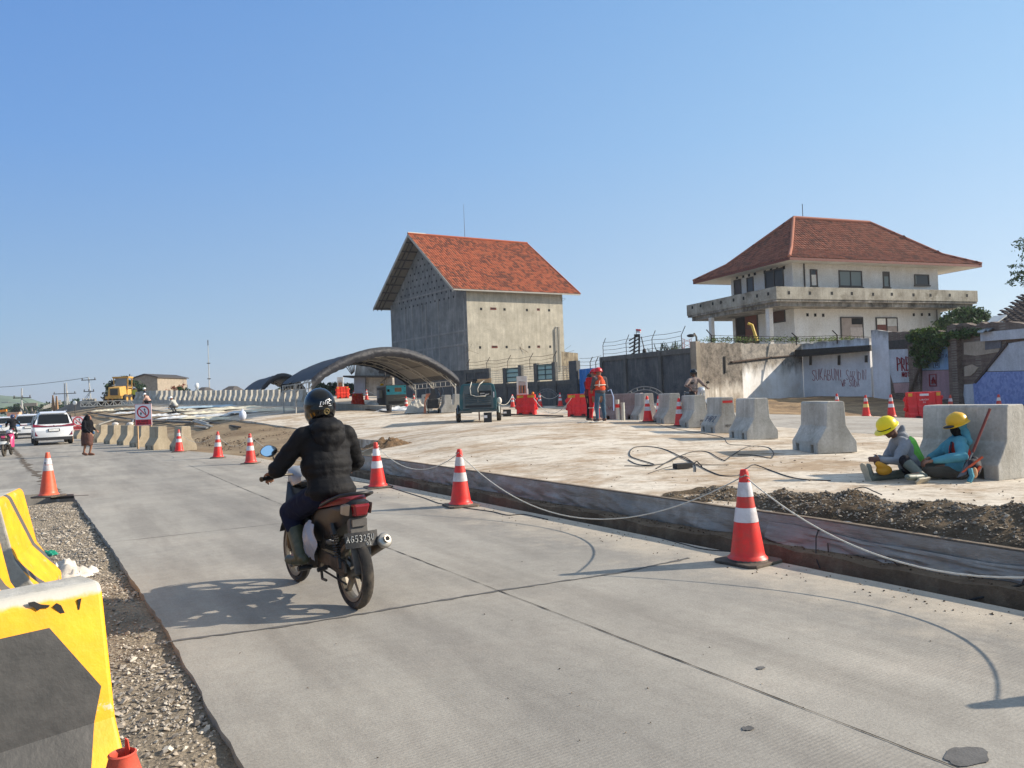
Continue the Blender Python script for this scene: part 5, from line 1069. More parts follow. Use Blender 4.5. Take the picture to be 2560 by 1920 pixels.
a,b_,c,d=[atd(x,y,dd) for x,y,dd in ((2443,832,34.3),(2484,793,36),(2518,790,35.8),(2456,834,33.5))]; m=MB(); m.hull8([a,d,c,b_],[p+Vector((0,0,.06)) for p in (a,d,c,b_)]); ob('awning_sheet',m,P('awning_grey',(158,164,168),.4),tR_)
a,b_,c,d=[atd(x,y,dd) for x,y,dd in ((2462,826,33.9),(2486,808,34.6),(2508,806,34.4),(2470,830,33.3))]; m=MB(); m.hull8([a,d,c,b_],[p+Vector((0,0,.05)) for p in (a,d,c,b_)]); ob('awning_frame',m,P('awning_dark',(96,104,110),.4),tR_)
# ------------------------------------------------------------------ grey precast fences and blue gate
M_PF=concrete('precast_dark',(116,116,114),(82,84,86),(146,144,138),.55,.5,1.,.3,moss=(74,76,78),rand=False); M_PFL=concrete('precast_frame',(120,118,112),(88,88,86),(140,138,132),.5,.4,1.,.3,rand=False)
def fence(name,label,A,B_,hA,hB,posts,panel_h=None,group=None,cap=.28,th=.12):
    t=thing(name,label,'fence'); d=B_-A; L=d.xy.length; e=Vector((d.x/L,d.y/L,0)); nn=Vector((e.y,-e.x,0)); z0=min(A.z,B_.z)-.4
    Pq=lambda s,o,z:Vector((A.x+e.x*s+nn.x*o,A.y+e.y*s+nn.y*o,z)); H=lambda s:hA+(hB-hA)*s/L
    m=MB(); m.hull8([Pq(0,0,z0),Pq(L,0,z0),Pq(L,-th,z0),Pq(0,-th,z0)],[Pq(0,0,H(0)-.02),Pq(L,0,H(L)-.02),Pq(L,-th,H(L)-.02),Pq(0,-th,H(0)-.02)]); ob('panel',m,M_PF,t)
    if cap: m=MB(); m.hull8([Pq(0,.08,H(0)-cap),Pq(L,.08,H(L)-cap),Pq(L,.003,H(L)-cap),Pq(0,.003,H(0)-cap)],[Pq(0,.08,H(0)),Pq(L,.08,H(L)),Pq(L,.003,H(L)),Pq(0,.003,H(0))]); ob('top_rail',m,M_PFL,t)
    for s,hh in posts:
        m=MB(); z1=H(s)+hh; m.hull8([Pq(s-.14,.12,z0),Pq(s+.14,.12,z0),Pq(s+.14,-.16,z0),Pq(s-.14,-.16,z0)],[Pq(s-.14,.12,z1),Pq(s+.14,.12,z1),Pq(s+.14,-.16,z1),Pq(s-.14,-.16,z1)]); ob('post',m,M_PFL,t)
    return t,e,nn,L,Pq,H
def wire(parent,Pq,H,L,step=2.2,rows=4,r=.012,inv=False):
    s=.3; ps=[]
    while s<L: ps.append(s); s+=step
    for s in ps:
        m=MB(); b0=Pq(s,0,H(s)); m.tube([b0,b0+Vector((0,0,.75)),b0+Vector((0,0,.75))+(Pq(1,0,0)-Pq(0,0,0))*(.4 if not inv else -.4)+Vector((0,0,.45))],.022,5); ob('wire_post',m,M_STEEL,parent)
    for k in range(rows):
        m=MB(); pts=[]
        for i,s in enumerate(ps): 
            pts.append(Pq(s,0,H(s)+.2+k*.25)); 
            if i<len(ps)-1: pts.append(Pq(s+step/2,0,H(s)+.2+k*.25-.05-.05*rnd.random()))
        m.tube(pts,r,4); ob('barbed_wire',m,M_STEEL,parent)
FA=atd(1503,893,50.5);FB=atd(1741,868,40.6); FA_=Vector((FA.x,FA.y,.9));FB_=Vector((FB.x,FB.y,.8))
Lf=(FB_-FA_).xy.length; ps=[(onp(x,930,FA_,(Vector(((FB_-FA_).y,-(FB_-FA_).x)))).xy-FA_.xy).length for x in (1566,1654,1736)]
f1_,e,nn,L,Pq,H=fence('panel_fence','high dark grey precast panel fence between the blue gate and the stained wall',FA_,FB_,FA.z,FB.z,[(.1,0)]+[(s,0) for s in ps]); wire(f1_,Pq,H,L,3.0,4,.012)
GA=atd(1450,925,53);GB=Vector((FA.x,FA.y,0)); gz=atd(1475,921,52).z; e=(GB-GA); e.z=0; Lg=e.length; e.normalize(); nn=Vector((e.y,-e.x,0)); gt_=thing('blue_gate','bright blue sheet metal gate between two grey fences','gate')
m=MB(); m.hull8([(GA.x,GA.y,.6),(GB.x,GB.y,.6),(GB.x,GB.y+.06,.6),(GA.x,GA.y+.06,.6)],[(GA.x,GA.y,gz),(GB.x,GB.y,gz),(GB.x,GB.y+.06,gz),(GA.x,GA.y+.06,gz)]); ob('gate_leaf',m,P('gate_blue',(40,112,186),.5,dirt=(70,130,180)),gt_)
for f in (0.02,.33,.66,.98):
    m=MB(); c=GA.lerp(Vector((GB.x,GB.y,GA.z)),f); m.cbox((c.x+nn.x*.04,c.y+nn.y*.04,(gz+.6)/2),(.08,.08,gz-.6),math.atan2(e.y,e.x)); ob('gate_rib',m,P('gate_blue_light',(66,140,206),.5),gt_)
for k in range(3):
    m=MB(); m.tube([Vector((GA.x,GA.y,gz+.25+k*.25)),Vector(((GA.x+GB.x)/2,(GA.y+GB.y)/2,gz+.18+k*.25)),Vector((GB.x,GB.y,gz+.25+k*.25))],.012,4); ob('barbed_wire',m,M_STEEL,gt_)
m=MB(); 
for x in (1476,1490): p=atd(x,924,52); m.tube([p,p+Vector((0,0,.5)),p+Vector((.18,0,.85))],.03,5)
ob('wire_post',m,M_STEEL,gt_)
# lower fence with frames left of the gate
QA=atd(1163,960,62);QB=atd(1450,949,53); QA_=Vector((QA.x,QA.y,.9));QB_=Vector((QB.x,QB.y,.8)); dd=QB_-QA_; nq=(dd.y,-dd.x)
sx=lambda x:(onp(x,960,QA_,nq).xy-QA_.xy).length
zq=lambda x,y:onp(x,y,QA_,nq).z
qa=1.6+0;posts=[]
for x,y in ((1264,920),(1303,913),(1342,909),(1388,905)): s=sx(x); posts.append((s,0))
f2_,e,nn,L,Pq,H=fence('low_panel_fence','lower grey panel fence with tall posts in front of the tall concrete house',QA_,QB_,zq(1200,962),zq(1440,949),[])
for x,y in ((1264,920),(1303,913),(1342,909),(1388,905)):
    s=sx(x); z1=zq(x,y); m=MB(); m.hull8([Pq(s-.16,.13,.3),Pq(s+.16,.13,.3),Pq(s+.16,-.16,.3),Pq(s-.16,-.16,.3)],[Pq(s-.16,.13,z1),Pq(s+.16,.13,z1),Pq(s+.16,-.16,z1),Pq(s-.16,-.16,z1)]); ob('post',m,M_PFL,f2_)
s=sx(1438); m=MB(); z1=zq(1438,902); m.hull8([Pq(s-.35,.2,.3),Pq(s+.35,.2,.3),Pq(s+.35,-.2,.3),Pq(s-.35,-.2,.3)],[Pq(s-.35,.2,z1),Pq(s+.35,.2,z1),Pq(s+.35,-.2,z1),Pq(s-.35,-.2,z1)]); ob('gate_pillar',m,M_PF,f2_)
s0,s1=sx(1164),sx(1226); z1=zq(1200,922); m=MB(); m.hull8([Pq(s0,.05,.3),Pq(s1,.05,.3),Pq(s1,-.1,.3),Pq(s0,-.1,.3)],[Pq(s0,.05,z1),Pq(s1,.05,z1),Pq(s1,-.1,z1),Pq(s0,-.1,z1)]); ob('panel',m,M_PF,f2_)
m=MB()
for sv in (s0+.1,(s0+s1)/2-.2,s1-.1): m.hull8([Pq(sv-.12,.12,.3),Pq(sv+.12,.12,.3),Pq(sv+.12,.053,.3),Pq(sv-.12,.053,.3)],[Pq(sv-.12,.12,z1),Pq(sv+.12,.12,z1),Pq(sv+.12,.053,z1),Pq(sv-.12,.053,z1)])
m.hull8([Pq(s0,.123,z1-.3),Pq(s1,.123,z1-.3),Pq(s1,.053,z1-.3),Pq(s0,.053,z1-.3)],[Pq(s0,.123,z1),Pq(s1,.123,z1),Pq(s1,.053,z1),Pq(s0,.053,z1)]); ob('panel_frame',m,M_PFL,f2_)
M_PGN=P('green_glass',(176,206,196),.35,var=.1); 
for (x0,x1,y0,y1) in ((1266,1300,922,955),(1344,1386,913,950)):
    a,b_=sx(x0),sx(x1); t0,t1=zq(x0,y0),zq(x0,y1); m=MB(); m.hull8([Pq(a,-.02,t1),Pq(b_,-.02,t1),Pq(b_,-.06,t1),Pq(a,-.06,t1)],[Pq(a,-.02,t0),Pq(b_,-.02,t0),Pq(b_,-.06,t0),Pq(a,-.06,t0)]); g_=ob('glass_panel',m,M_PGN,f2_)
    m=MB()
    for k in range(4): z=t1+(t0-t1)*k/3.; m.bar(Pq(a,.02,z),Pq(b_,.02,z),.07,.07)
    if x0>1300: m.bar(Pq((a+b_)/2,.02,t1),Pq((a+b_)/2,.02,t0),.06)
    ob('rail',m,P('teal_frame',(70,92,92),.6),g_)
H0=H; wire(f2_,Pq,lambda s:zq(1264,925)-.1,L*.98,2.4,4,.012)
for x0,x1 in ((1228,1262),(1305,1340),(1392,1428)):
    a,b_=sx(x0),sx(x1); m=MB(); zt=zq((x0+x1)/2,928 if x0<1300 else 916); zb_=H(a)
    for k in range(10): sv=a+(b_-a)*k/9; m.tube([Pq(sv,0,zb_),Pq(sv,0,zt)],.012,4)
    for k in range(7): z=zb_+(zt-zb_)*k/6; m.tube([Pq(a,.0,z),Pq(b_,.0,z)],.012,4)
    ob('mesh_panel',m,P('mesh_grey',(150,150,146),.6),f2_)
# taller plain wall in front of the shaded gable side
VA=atd(985,930,68);VB=atd(1166,925,63); t,e,nn,L,Pq,H=fence('plain_wall','plain dark grey wall in front of the shaded side of the tall concrete house',Vector((VA.x,VA.y,1.2)),Vector((VB.x,VB.y,1.)),atd(985,932,68).z,atd(1166,925,63).z,[],cap=.0)
for s in np.arange(1.,L-.6,1.5):
    m=MB(); pts=[Pq(s+.25*math.cos(a),.012,2.3+.42*math.sin(a)) for a in np.linspace(0,6.28,14)[:-1]]; m.tube(pts,.035,4,closed=True); ob('oval_mark',m,P('pale_paint',(140,142,142),.8),t)
# street lamp on pillar left of stained wall, crane boom with flag
p=atd(1742,868,40.4); t=thing('wall_lamp','small black lamp head on a bent pole at the corner of the stained wall','lamp',(p.x,p.y,0)); m=MB(); m.tube([(0,0,3),(0,0,p.z+.55),(-.12,0,p.z+.75)],.05,6); ob('pole',m,M_FR,t); m=MB(); m.ell((-.28,0,p.z+.62),(.22,.16,.09)); ob('lamp_head',m,P('lamp_black',(34,34,36),.4),t)
p=atd(1583,885,75); t=thing('crane_boom','dark lattice crane boom tip standing behind the grey fence','crane',(p.x,p.y,0)); zt=atd(1589,842,75).z; m=MB(); 
for dx in (-.35,.35): m.bar((dx,0,1),(dx*.6+.45,0,zt),.16,.16)
for k in range(14): z=2+k*(zt-2)/14; m.bar((-.35,0,z),(.6,0,z+.5),.12)
ob('boom',m,P('boom_dark',(48,44,42),.7,.2),t); m=MB(); m.cbox((.45,0,zt+.1),(.55,.25,.3)); m.tube([(.85,0,zt),(1.1,0,zt-1.3)],.05,5); m.ell((1.1,0,zt-1.5),(.2,.2,.35)); ob('pulley_head',m,P('boom_dark',(48,44,42)),t)
p2=atd(1591,838,75); zf2=atd(1597,822,75).z; m=MB(); m.tube([(p2.x,p2.y,zt),(p2.x,p2.y,zf2)],.03,5); t=thing('flag','small red and white flag flying from the crane boom tip','flag',(0,0,0)); ob('flag_pole',m,M_FR,t)
for nm,zz,c in (('red_stripe',0.,(206,30,44)),('white_stripe',-.32,(232,228,224))):
    m=MB(); m.grid([[(p2.x+.02+k*.075,p2.y+.06*math.sin(k*1.1),zf2+zz*.55-.012*k-j*.17) for k in range(7)] for j in range(2)]); ob(nm,m,P(nm,c,.8,bs=0),t,fix=False)
p=atd(1718,862,260); t=thing('lattice_tower','faint far red and white lattice pylon on the horizon above the fence','tower',(p.x,p.y,0)); zt=atd(1718,848,260).z; m=MB()
for dx,dy in ((-1.6,-1.6),(1.6,-1.6),(1.6,1.6),(-1.6,1.6)): m.bar((dx*1.3,dy*1.3,0),(dx*.7,dy*.7,zt),.2)
for k in range(12): z=k*zt/12; m.bar((-1.9,0,z),(1.9,0,z+2),.14); m.bar((1.9,0,z),(-1.9,0,z+2),.14)
ob('mast',m,P('tower_pink',(206,150,140),.7),t)
# barbed wire along the stained wall top
t=thing('barbed_wire_line','rusty wires on bent posts above the stained wall in front of the villa','wire fence')
prev=None; tops=[]
for x,y0,y1,dx in ((1778,858,824,-.25),(1991,858,832,-.4),(2093,856,826,-.5),(2192,855,838,-.5),(2296,850,832,-.5)):
    d=44; a=atd(x,y0,d);b_=atd(x,(y0+y1)/2-3,d);c=atd(x-12,y1,d); m=MB(); m.tube([Vector((a.x,a.y,3.9)),b_,c],.035,5); ob('wire_post',m,M_STEEL,t); tops.append((a,b_,c))
for k in range(3):
    m=MB(); m.tube(sum([[tp[0].lerp(tp[1],.3+.33*k)] for tp in tops],[]),.014,4); ob('barbed_wire',m,M_STEEL,t)
m=MB(); p=atd(1880,812,48); q_=atd(1893,852,48); m.tube([q_,p,p+Vector((-.25,0,.1))],.09,6); tag(ob('yellow_pipe',m,P('yellow_paint',(214,178,60),.5)),'yellow bent pipe standing before the villa door','pipe')
# ------------------------------------------------------------------ red water barriers
M_WR=P('water_barrier_red',(226,36,40),.45,var=.12,sc=4,dirt=(150,40,40),dth=.56,damt=.5); M_WO=P('water_barrier_orange',(238,64,36),.45,var=.12); M_YR=P('reflector_yellow',(222,164,40),.4)
def water_barrier(label,loc,yaw,L=1.15,H=1.0,red=M_WR,plain=False):
    t=thing('water_barrier',label,'plastic barrier',loc,yaw,'red plastic water barriers')
    m=MB(); pr=[(.24,0),(.24,.16),(.20,.22),(.19,.42),(.125,.52),(.11,H-.06),(.09,H),]
    poly=pr+[(-a,b_) for a,b_ in pr[::-1]]
    cuts=[-L/2,-L/2+.18,-L/2+.34,-.09,.09,L/2-.34,L/2-.18,L/2]
    for i in range(7):
        k=.80 if i in (1,5) else (.88 if i==3 else 1.); q=[(a*k,b_) for a,b_ in poly]; m.px(q,cuts[i],cuts[i+1])
    ob('body',m,red,t,bevel=.012)
    for s in (-1,1):
        m=MB(); 
        for z in ((.3,.78) if s>0 else (.36,.72)): m.lathe([(.06,z-.06),(.075,z),(.06,z+.06)],10,Matrix.Translation((s*(L/2+.05),0,0)))
        m.box(*( (L/2,L/2+.06) if s>0 else (-L/2-.06,-L/2)),-.05,.05,.28,.84); ob('coupling_lug',m,red,t)
        m=MB(); m.box(s*L/2-.17 if s>0 else -L/2+.03,s*L/2-.03 if s>0 else -L/2+.17,-.125,-.105,H-.16,H-.04); ob('reflector',m,M_YR,t)
    for x in (-.27,.27):
        m=MB(); m.box(x-.08,x+.08,-.255,-.1,0,.1); ob('forklift_slot',m,P('slot_dark_red',(70,12,14),.7),t)
    if not plain:
        m=MB(); m.box(-.16,.16,-.122,-.1,H-.15,H-.07); ob('sticker',m,P('sticker_white',(232,226,224),.5),t)
        m=MB(); scrawl(m,'LUBICON',lambda x,z:Vector((-.17+x,-.132+ .0*z,H-.32+z)),.05,.034,.006,.05,.0); scrawl(m,'02',lambda x,z:Vector((-.06+x,-.136,H-.42+z)),.05,.036,.006,.055,.0); ob('print',m,P('sticker_white',(232,226,224)),t)
    return t
water_barrier('dark red water barrier with white sticker in front of the creeper wall',hd(2310,29),R(-6),1.2)
wb1=water_barrier('red water barrier below the white framed board, right of the compressor',hd(1317,39),R(-14),.95,1.02,plain=True)
wb2=water_barrier('red water barrier just left of the standing workers',hd(1447,35),R(-14),.95,1.02,plain=True)
for w_ in (wb1,wb2):
    for x in (-.32,.1):
        m=MB(); m.box(x,x+.2,-.13,-.108,.86,.98); ob('hazard_sticker',m,P('hazard_yellow',(196,150,40),.5,dirt=(60,50,30),dsc=20),w_)
    m=MB(); m.lathe([(.06,1.02),(.07,1.07),(.05,1.13),(.01,1.15)],12,Matrix.Translation((.36,0,0))); ob('warning_lamp',m,P('lamp_amber',(236,132,30),.3),w_)
water_barrier('orange water barrier seen end on under the left of the big tent',hd(895,55,1019),R(62),1.,.95,M_WO,True)
water_barrier('orange water barrier behind it below a white board, left of the generator',hd(857,66,1008),R(20),1.,1.,M_WO,True)
def frame_board(label,loc,w,h,z0,group=None):
    t=thing('framed_board',label,'board',loc,R(-8)); m=MB(); m.box(-w/2,w/2,-.03,.03,z0+h*.72,z0+h)
    for x in (-w/2,w/2-.08): m.box(x,x+.08,-.03,.03,z0,z0+h*.72)
    m.box(-w/2+.08,w/2-.08,-.03,.03,z0,z0+.06); ob('frame',m,P('board_white',(226,222,212),.7,dirt=(170,150,124)),t)
    m=MB(); m.box(-w/2+.09,w/2-.09,-.02,.02,z0+h*.5,z0+h*.7); ob('panel',m,P('board_pale',(214,206,190),.7),t)
    m=MB()
    for k in range(3): x=-w*.26+k*w*.26; m.box(x-.035,x+.035,-.03,.03,z0+.061,z0+h*.5)
    ob('slat',m,P('wood_new',(170,120,84),.8),t); m=MB(); m.box(-w/2-.02,-w/2+.06,.031,.1,0,z0+.3); m.box(w/2-.06,w/2+.02,.031,.1,0,z0+.3); ob('leg',m,M_WHT,t)
frame_board('white framed board with open slots standing behind a red water barrier',hd(1308,39.6),.55,.95,1.0)
frame_board('distant white board above the orange water barriers under the tent',hd(852,68,1008),.55,.95,.85)
for x0,x1,y0,y1,lb in ((1254,1406,1038,1043,'long dark plank lying from the compressor to between the red barriers'),(1432,1500,1044,1046,'dark plank lying under the red barrier beside the workers'),(880,975,1021,1032,'pale metal channel lying in front of the generator')):
    a=hit(x0,y0);b_=hit(x1,y1); m=MB(); m.bar(a+Vector((0,0,.05)),b_+Vector((0,0,.05)),.12,.06); tag(ob('plank',m,P('plank_dark',(84,74,66),.9)),lb,'plank')
# ------------------------------------------------------------------ compressor trailer
M_CD=P('compressor_slate',(78,92,96),.45,.2,var=.2,sc=3,dirt=(116,106,92),dth=.52); M_CT=P('compressor_teal',(34,86,92),.4,.1,var=.2,dirt=(110,108,96),dth=.55); M_TY=P('tyre_rubber',(34,32,31),.9,var=.3,sc=12,bs=.4,dirt=(120,108,92),dth=.5); M_RIM=P('rim_grey',(120,120,118),.5,.6)
def wheel(name,parent,c,r,w,rim=M_RIM,axis='X',tyre=M_TY,n=28):
    t=MB(); M=Matrix.Translation(c)@(Matrix.Rotation(R(90),4,'Y') if axis=='X' else Matrix.Rotation(R(90),4,'X')); k=w/2
    t.lathe([(r*.62,-k*.8),(r*.86,-k),(r*.97,-k*.75),(r,-k*.4),(r,k*.4),(r*.97,k*.75),(r*.86,k),(r*.62,k*.8),(r*.6,0),(r*.62,-k*.8)],n,M,cap=False); o=ob(name,t,tyre,parent,smooth=40)
    q=MB(); q.lathe([(r*.03,-k*.5),(r*.2,-k*.62),(r*.56,-k*.35),(r*.63,-k*.7),(r*.64,k*.7),(r*.56,k*.35),(r*.2,k*.62),(r*.03,k*.5)],n,M); ob('rim',q,rim,o,smooth=40); return o
cp=thing('air_compressor','dark teal towable air compressor on two wheels seen from behind','compressor',hd(1197,33.6),R(2))
m=MB(); pr=[(-.80,.52),(.80,.52),(.82,.62),(.80,1.25),(.72,1.62),(.62,1.68),(-.62,1.68),(-.72,1.62),(-.80,1.25),(-.82,.62)]; m.py(pr,0.02,2.4); ob('canopy',m,M_CT,cp,bevel=.03)
m=MB(); m.py([(-.66,.58),(.66,.58),(.66,1.2),(.58,1.6),(-.58,1.6),(-.66,1.2)],-.03,.018); ob('rear_panel',m,M_CD,cp,bevel=.01)
for side in (-1,1):
    for k in range(6):
        z=.82+k*.085; 
        if side>0 and k>3: continue
        m=MB(); x0,x1=(-.58,-.03) if side<0 else (.03,.58); m.hull8([(x0,-.075,z),(x1,-.075,z),(x1,-.032,z+.01),(x0,-.032,z+.01)],[(x0,-.07,z+.012),(x1,-.07,z+.012),(x1,-.032,z+.055),(x0,-.032,z+.055)]); ob('louvre',m,M_CD,cp)
m=MB(); m.box(-.56,.58,-.04,-.032,.64,.74); ob('lower_grille',m,P('grille_black',(30,34,36),.6),cp)
m=MB(); m.box(.05,.58,-.045,-.032,1.15,1.36); ob('service_hatch',m,P('hatch_dark',(26,30,32),.7),cp)
m=MB(); m.cbox((.2,-.07,1.24),(.2,.06,.05)); m.cbox((.4,-.07,1.2),(.16,.06,.04)); m.tube([(.1,-.06,1.17),(.3,-.1,1.14),(.5,-.06,1.22)],.018,6); ob('valve',m,P('valve_metal',(170,166,160),.4,.6),cp)
m=MB(); m.box(.68,.72,-.045,-.0,1.05,1.3); ob('label_plate',m,P('sticker_white',(232,226,224)),cp)
m=MB(); m.box(-.85,.85,-.06,.1,.44,.519); m.box(-.4,.5,-.1,-.061,.5,.56); m.box(-.9,-.3,.1,2.2,.40,.48); ob('chassis',m,M_CD,cp)
for x in (-1,1):
    wheel('wheel',cp,(x*.90,.7,.33),.33,.2); m=MB(); m.tube([(x*.9,.7+.42*math.cos(a),.33+.42*math.sin(a)) for a in np.linspace(.1,3.04,9)],.05,4); ob('mudguard',m,M_CD,cp)
m=MB(); m.tube([(.03,.0,.45),(.03,.0,.06)],.03,8); m.cbox((.03,0,.03),(.16,.16,.03)); ob('jack_leg',m,P('rust_brown',(112,76,60),.8),cp)
m=MB(); 
for k in range(7): m.tube([(-.55+.02*k,.5+.1*math.cos(k),1.71+.02*k),(-.2,.35+.05*k,1.73+.025*k),(.1,.5,1.74+.02*k),(.35,.4+.08*math.sin(k),1.72+.02*k)],.018,6)
tag(ob('hose_coil',m,M_WIRE,loc=cp.location,rz=R(2)),'tangled black hoses lying on top of the compressor','hose')
m=MB(); m.tube([(-.25,.1,1.76),(-.33,-.09,1.5),(-.3,-.1,1.2),(-.05,-.1,1.12),(.35,-.1,1.13)],.02,6); m.tube([(.3,.2,1.8),(.1,-.09,1.65),(-.0,-.1,1.45),(.02,-.1,1.3)],.022,6); tag(ob('air_hose',m,P('hose_pale',(196,190,176),.6),loc=cp.location,rz=R(2),smooth=180),'two pale air hoses hanging down the compressor back panel','hose')
m=MB(); m.box(-.05,.58,.15,.6,1.72,1.78); m.box(.5,.62,.12,.5,1.7,1.9); m.box(-.0,.5,.2,.25,1.78,1.88); tag(ob('wooden_crate',m,P('wood_pale',(196,160,120),.8,var=.2,sc=9),loc=cp.location,rz=R(2)),'pale wooden tray lying on top of the compressor','crate')
def bucket(label,loc,r,h,mat,rz=0,name='bucket',cat='bucket',square=False,lid=None):
    t=thing(name,label,cat,loc,rz); m=MB()
    if square: m.pz([(-r,-r*.7),(r,-r*.7),(r,r*.7),(-r,r*.7)],0,h)
    else: m.lathe([(r*.82,0),(r,h*.96),(r*1.06,h*.96),(r*1.06,h),(r*.95,h),(r*.8,.03)],18,cap=False); m.lathe([(r*.82,.001),(0.01,.001)],18,cap=False)
    ob('body',m,mat,t); m=MB(); m.tube([(-r,0,h*.85),(-r*.6,-r*.7,h*.55),(r*.6,-r*.7,h*.55),(r,0,h*.85)],.01,5); ob('handle',m,M_STEEL,t)
    if lid: m=MB(); m.box(-r*.9,-r*.1,-r*.75,-r*.7,h*.45,h*.72); ob('label_plate',m,lid,t)
    return t
MBK=P('black_plastic',(30,30,32),.5,var=.2,dirt=(90,84,78),dth=.55); LW=P('sticker_white',(232,226,224))
bucket('black battery box with a white label in front of the compressor',hd(1220,32.8),.17,.42,MBK,square=True,name='battery_box',cat='box',lid=LW)
bucket('black crate standing just right of the compressor wheel',hd(1268,38),.2,.34,MBK,square=True,name='plastic_crate',cat='crate',lid=LW)
bucket('black bucket on the slab in front of the generator corner',hd(973,44,1042),.17,.42,MBK)
m=MB(); m.ell((0,0,.1),(.12,.1,.17),nu=10,nv=7); tag(ob('white_sack',m,M_PINK,loc=hd(1250,36)+Vector((0,0,.75)),smooth=60),'small white sack hanging at the right side of the compressor','sack')
# ------------------------------------------------------------------ generator
g0=atd(966,1021,53); g0.z=hzf(g0.x,g0.y); gn=thing('generator','grey generator box with a bright cyan control panel under the big tent','generator',g0,R(22))
M_GGR=P('generator_grey',(112,112,106),.5,.2,var=.15,dirt=(86,78,70),dth=.55); M_CY_=P('cyan_panel',(62,190,214),.4)
m=MB(); m.box(0,1.45,0,3.0,.15,1.62); ob('housing',m,M_GGR,gn,bevel=.02)
m=MB(); m.box(.04,1.42,-.02,-.001,.95,1.58); ob('control_panel',m,M_CY_,gn)
m=MB(); m.box(.62,1.1,-.035,-.021,1.14,1.42); ob('display_window',m,P('display_brown',(140,112,76),.3),gn)
m=MB(); m.box(.1,.26,-.035,-.021,1.15,1.33); m.box(1.3,1.38,-.035,-.021,1.46,1.52); m.box(1.3,1.38,-.035,-.021,1.08,1.14); ob('latch',m,M_DK,gn)
m=MB(); m.box(.15,1.35,-.02,-.001,.3,.5); ob('air_grille',m,P('grille_grey',(66,66,62),.7),gn)
m=MB(); m.box(-.02,-.001,.2,2.8,.3,1.5); ob('side_opening',m,P('opening_brown',(84,76,66),.8),gn)
m=MB(); m.box(-.25,-.02,1.0,1.7,.75,1.3); ob('switch_box',m,P('switch_box_grey',(158,156,148),.5),gn)
m=MB(); m.box(-.08,1.5,-.05,3.05,0,.149); ob('skid',m,MBK,gn)
hh=MB(); hh.lathe([(.0,.16),(.06,.155),(.11,.12),(.135,.05),(.14,.0),(.165,-.01),(.165,.0),(.145,.015)],18,cap=False); M_HY=P('helmet_yellow',(246,206,24),.35,var=.05)
tag(ob('hard_hat',hh,M_HY,loc=g0+Matrix.Rotation(R(22),3,'Z')@Vector((.1,1.6,1.63)),smooth=60),'yellow hard hat lying on top of the generator','hard hat')
# ------------------------------------------------------------------ tents
M_TENT=P('tent_navy',(24,26,36),.62,var=.35,sc=2,bs=.9,bd=.12,bsc=2.2); M_LIN=P('tent_liner',(122,118,112),.8,var=.15,sc=2); M_TUBE=P('tent_steel',(176,174,168),.45,.5); 
def tent(name,label,LN,LR,RN,RR,ze_,rise,legs=3,seed=1,truss=True):
    c=(LN+LR+RN+RR)/4; c.z=0; t=thing(name,label,'tent',c); r_=random.Random(seed)
    def Q(u,v,dz=0.,k=1.): 
        p=LN.lerp(RN,u).lerp(LR.lerp(RR,u),v); z=ze_+rise*math.sin(math.pi*u)**.82*k+dz; return Vector((p.x,p.y,z))-c
    nu,nv=60,22; sg=[]
    m=MB(); m.grid([[Q(i/nu,-.05+1.1*j/nv,-.10*abs(math.sin(j/nv*math.pi*3))*(.4+math.sin(math.pi*i/nu))*.6+vnoise(np.array([i*.35]),np.array([j*.5]),1.,seed)[0]*.045) for j in range(nv+1)] for i in range(nu+1)]); ob('canopy',m,M_TENT,t,smooth=180,fix=False)
    m=MB(); m.grid([[Q(i/nu,j/nv*.96+.02,-.16) for j in range(nv+1)] for i in range(3,nu-2)]); ob('liner',m,M_LIN,t,smooth=180,fix=False)
    for v in (0.,1.):
        m=MB(); rows=[]
        for j in range(7): 
            rows.append([Q(i/nu,(-.05 if v==0 else 1.05)+(-.02 if v==0 else .02)*math.sin(j/6*math.pi),-.6*(j/6)*(1+.10*vnoise(np.array([i*.31+seed]),np.array([v]),1.,9)[0]+.04*math.sin(i*2.3))) for i in range(nu+1)])
        m.grid(rows); ob('hem',m,M_TENT,t,smooth=180,fix=False)
    vs_=[0.02,.98] if legs==2 else [.02,.5,.98]
    for v in vs_:
        m=MB(); up=[Q(i/24,.02+.96*v,-.3) for i in range(25)]; lo_=[Q(i/24,.02+.96*v,-.55) for i in range(25)]; m.tube(up,.03,5); m.tube(lo_,.025,5)
        for i in range(1,24): m.tube([up[i],lo_[i+(1 if i%2 else -1)]],.014,4)
        ob('arch_truss',m,M_TUBE,t)
        for u in (0.,1.):
            p=Q(u,v); g=hzf(p.x+c.x,p.y+c.y); m=MB(); m.tube([Vector((p.x,p.y,g)),Vector((p.x,p.y,ze_-.1))],.05,7); o=ob('leg',m,M_TUBE,t)
            q=Q(.07 if u==0 else .93,v,-.4); m=MB(); m.tube([Vector((p.x,p.y,ze_-.7)),q],.028,5); m.tube([Vector((p.x,p.y,ze_-.15)),q],.02,4); ob('brace',m,M_TUBE,o)
    for u in (0.,1.):
        m=MB(); a=Q(u,0);b_=Q(u,1)
        for dz in (-.15,-.5): m.tube([a+Vector((0,0,dz)),b_+Vector((0,0,dz))],.03,5)
        for k in range(10): f=k/9; q=a.lerp(b_,f); m.tube([q+Vector((0,0,-.15)),q+Vector((0,0,-.5))],.018,4)
        ob('side_beam',m,M_TUBE,t)
    m=MB()
    for u in (.18,.34,.5,.66,.82): m.tube([Q(u,.02,-.22),Q(u,.98,-.22)],.022,4)
    ob('purlin',m,P('tube_dark',(70,62,56),.6),t); return t
LN,LR,RN,RR=[Vector((p.x,p.y,0)) for p in (atd(774,960,43.5),atd(706,960,50),atd(1140,960,52),atd(1036,960,62))]
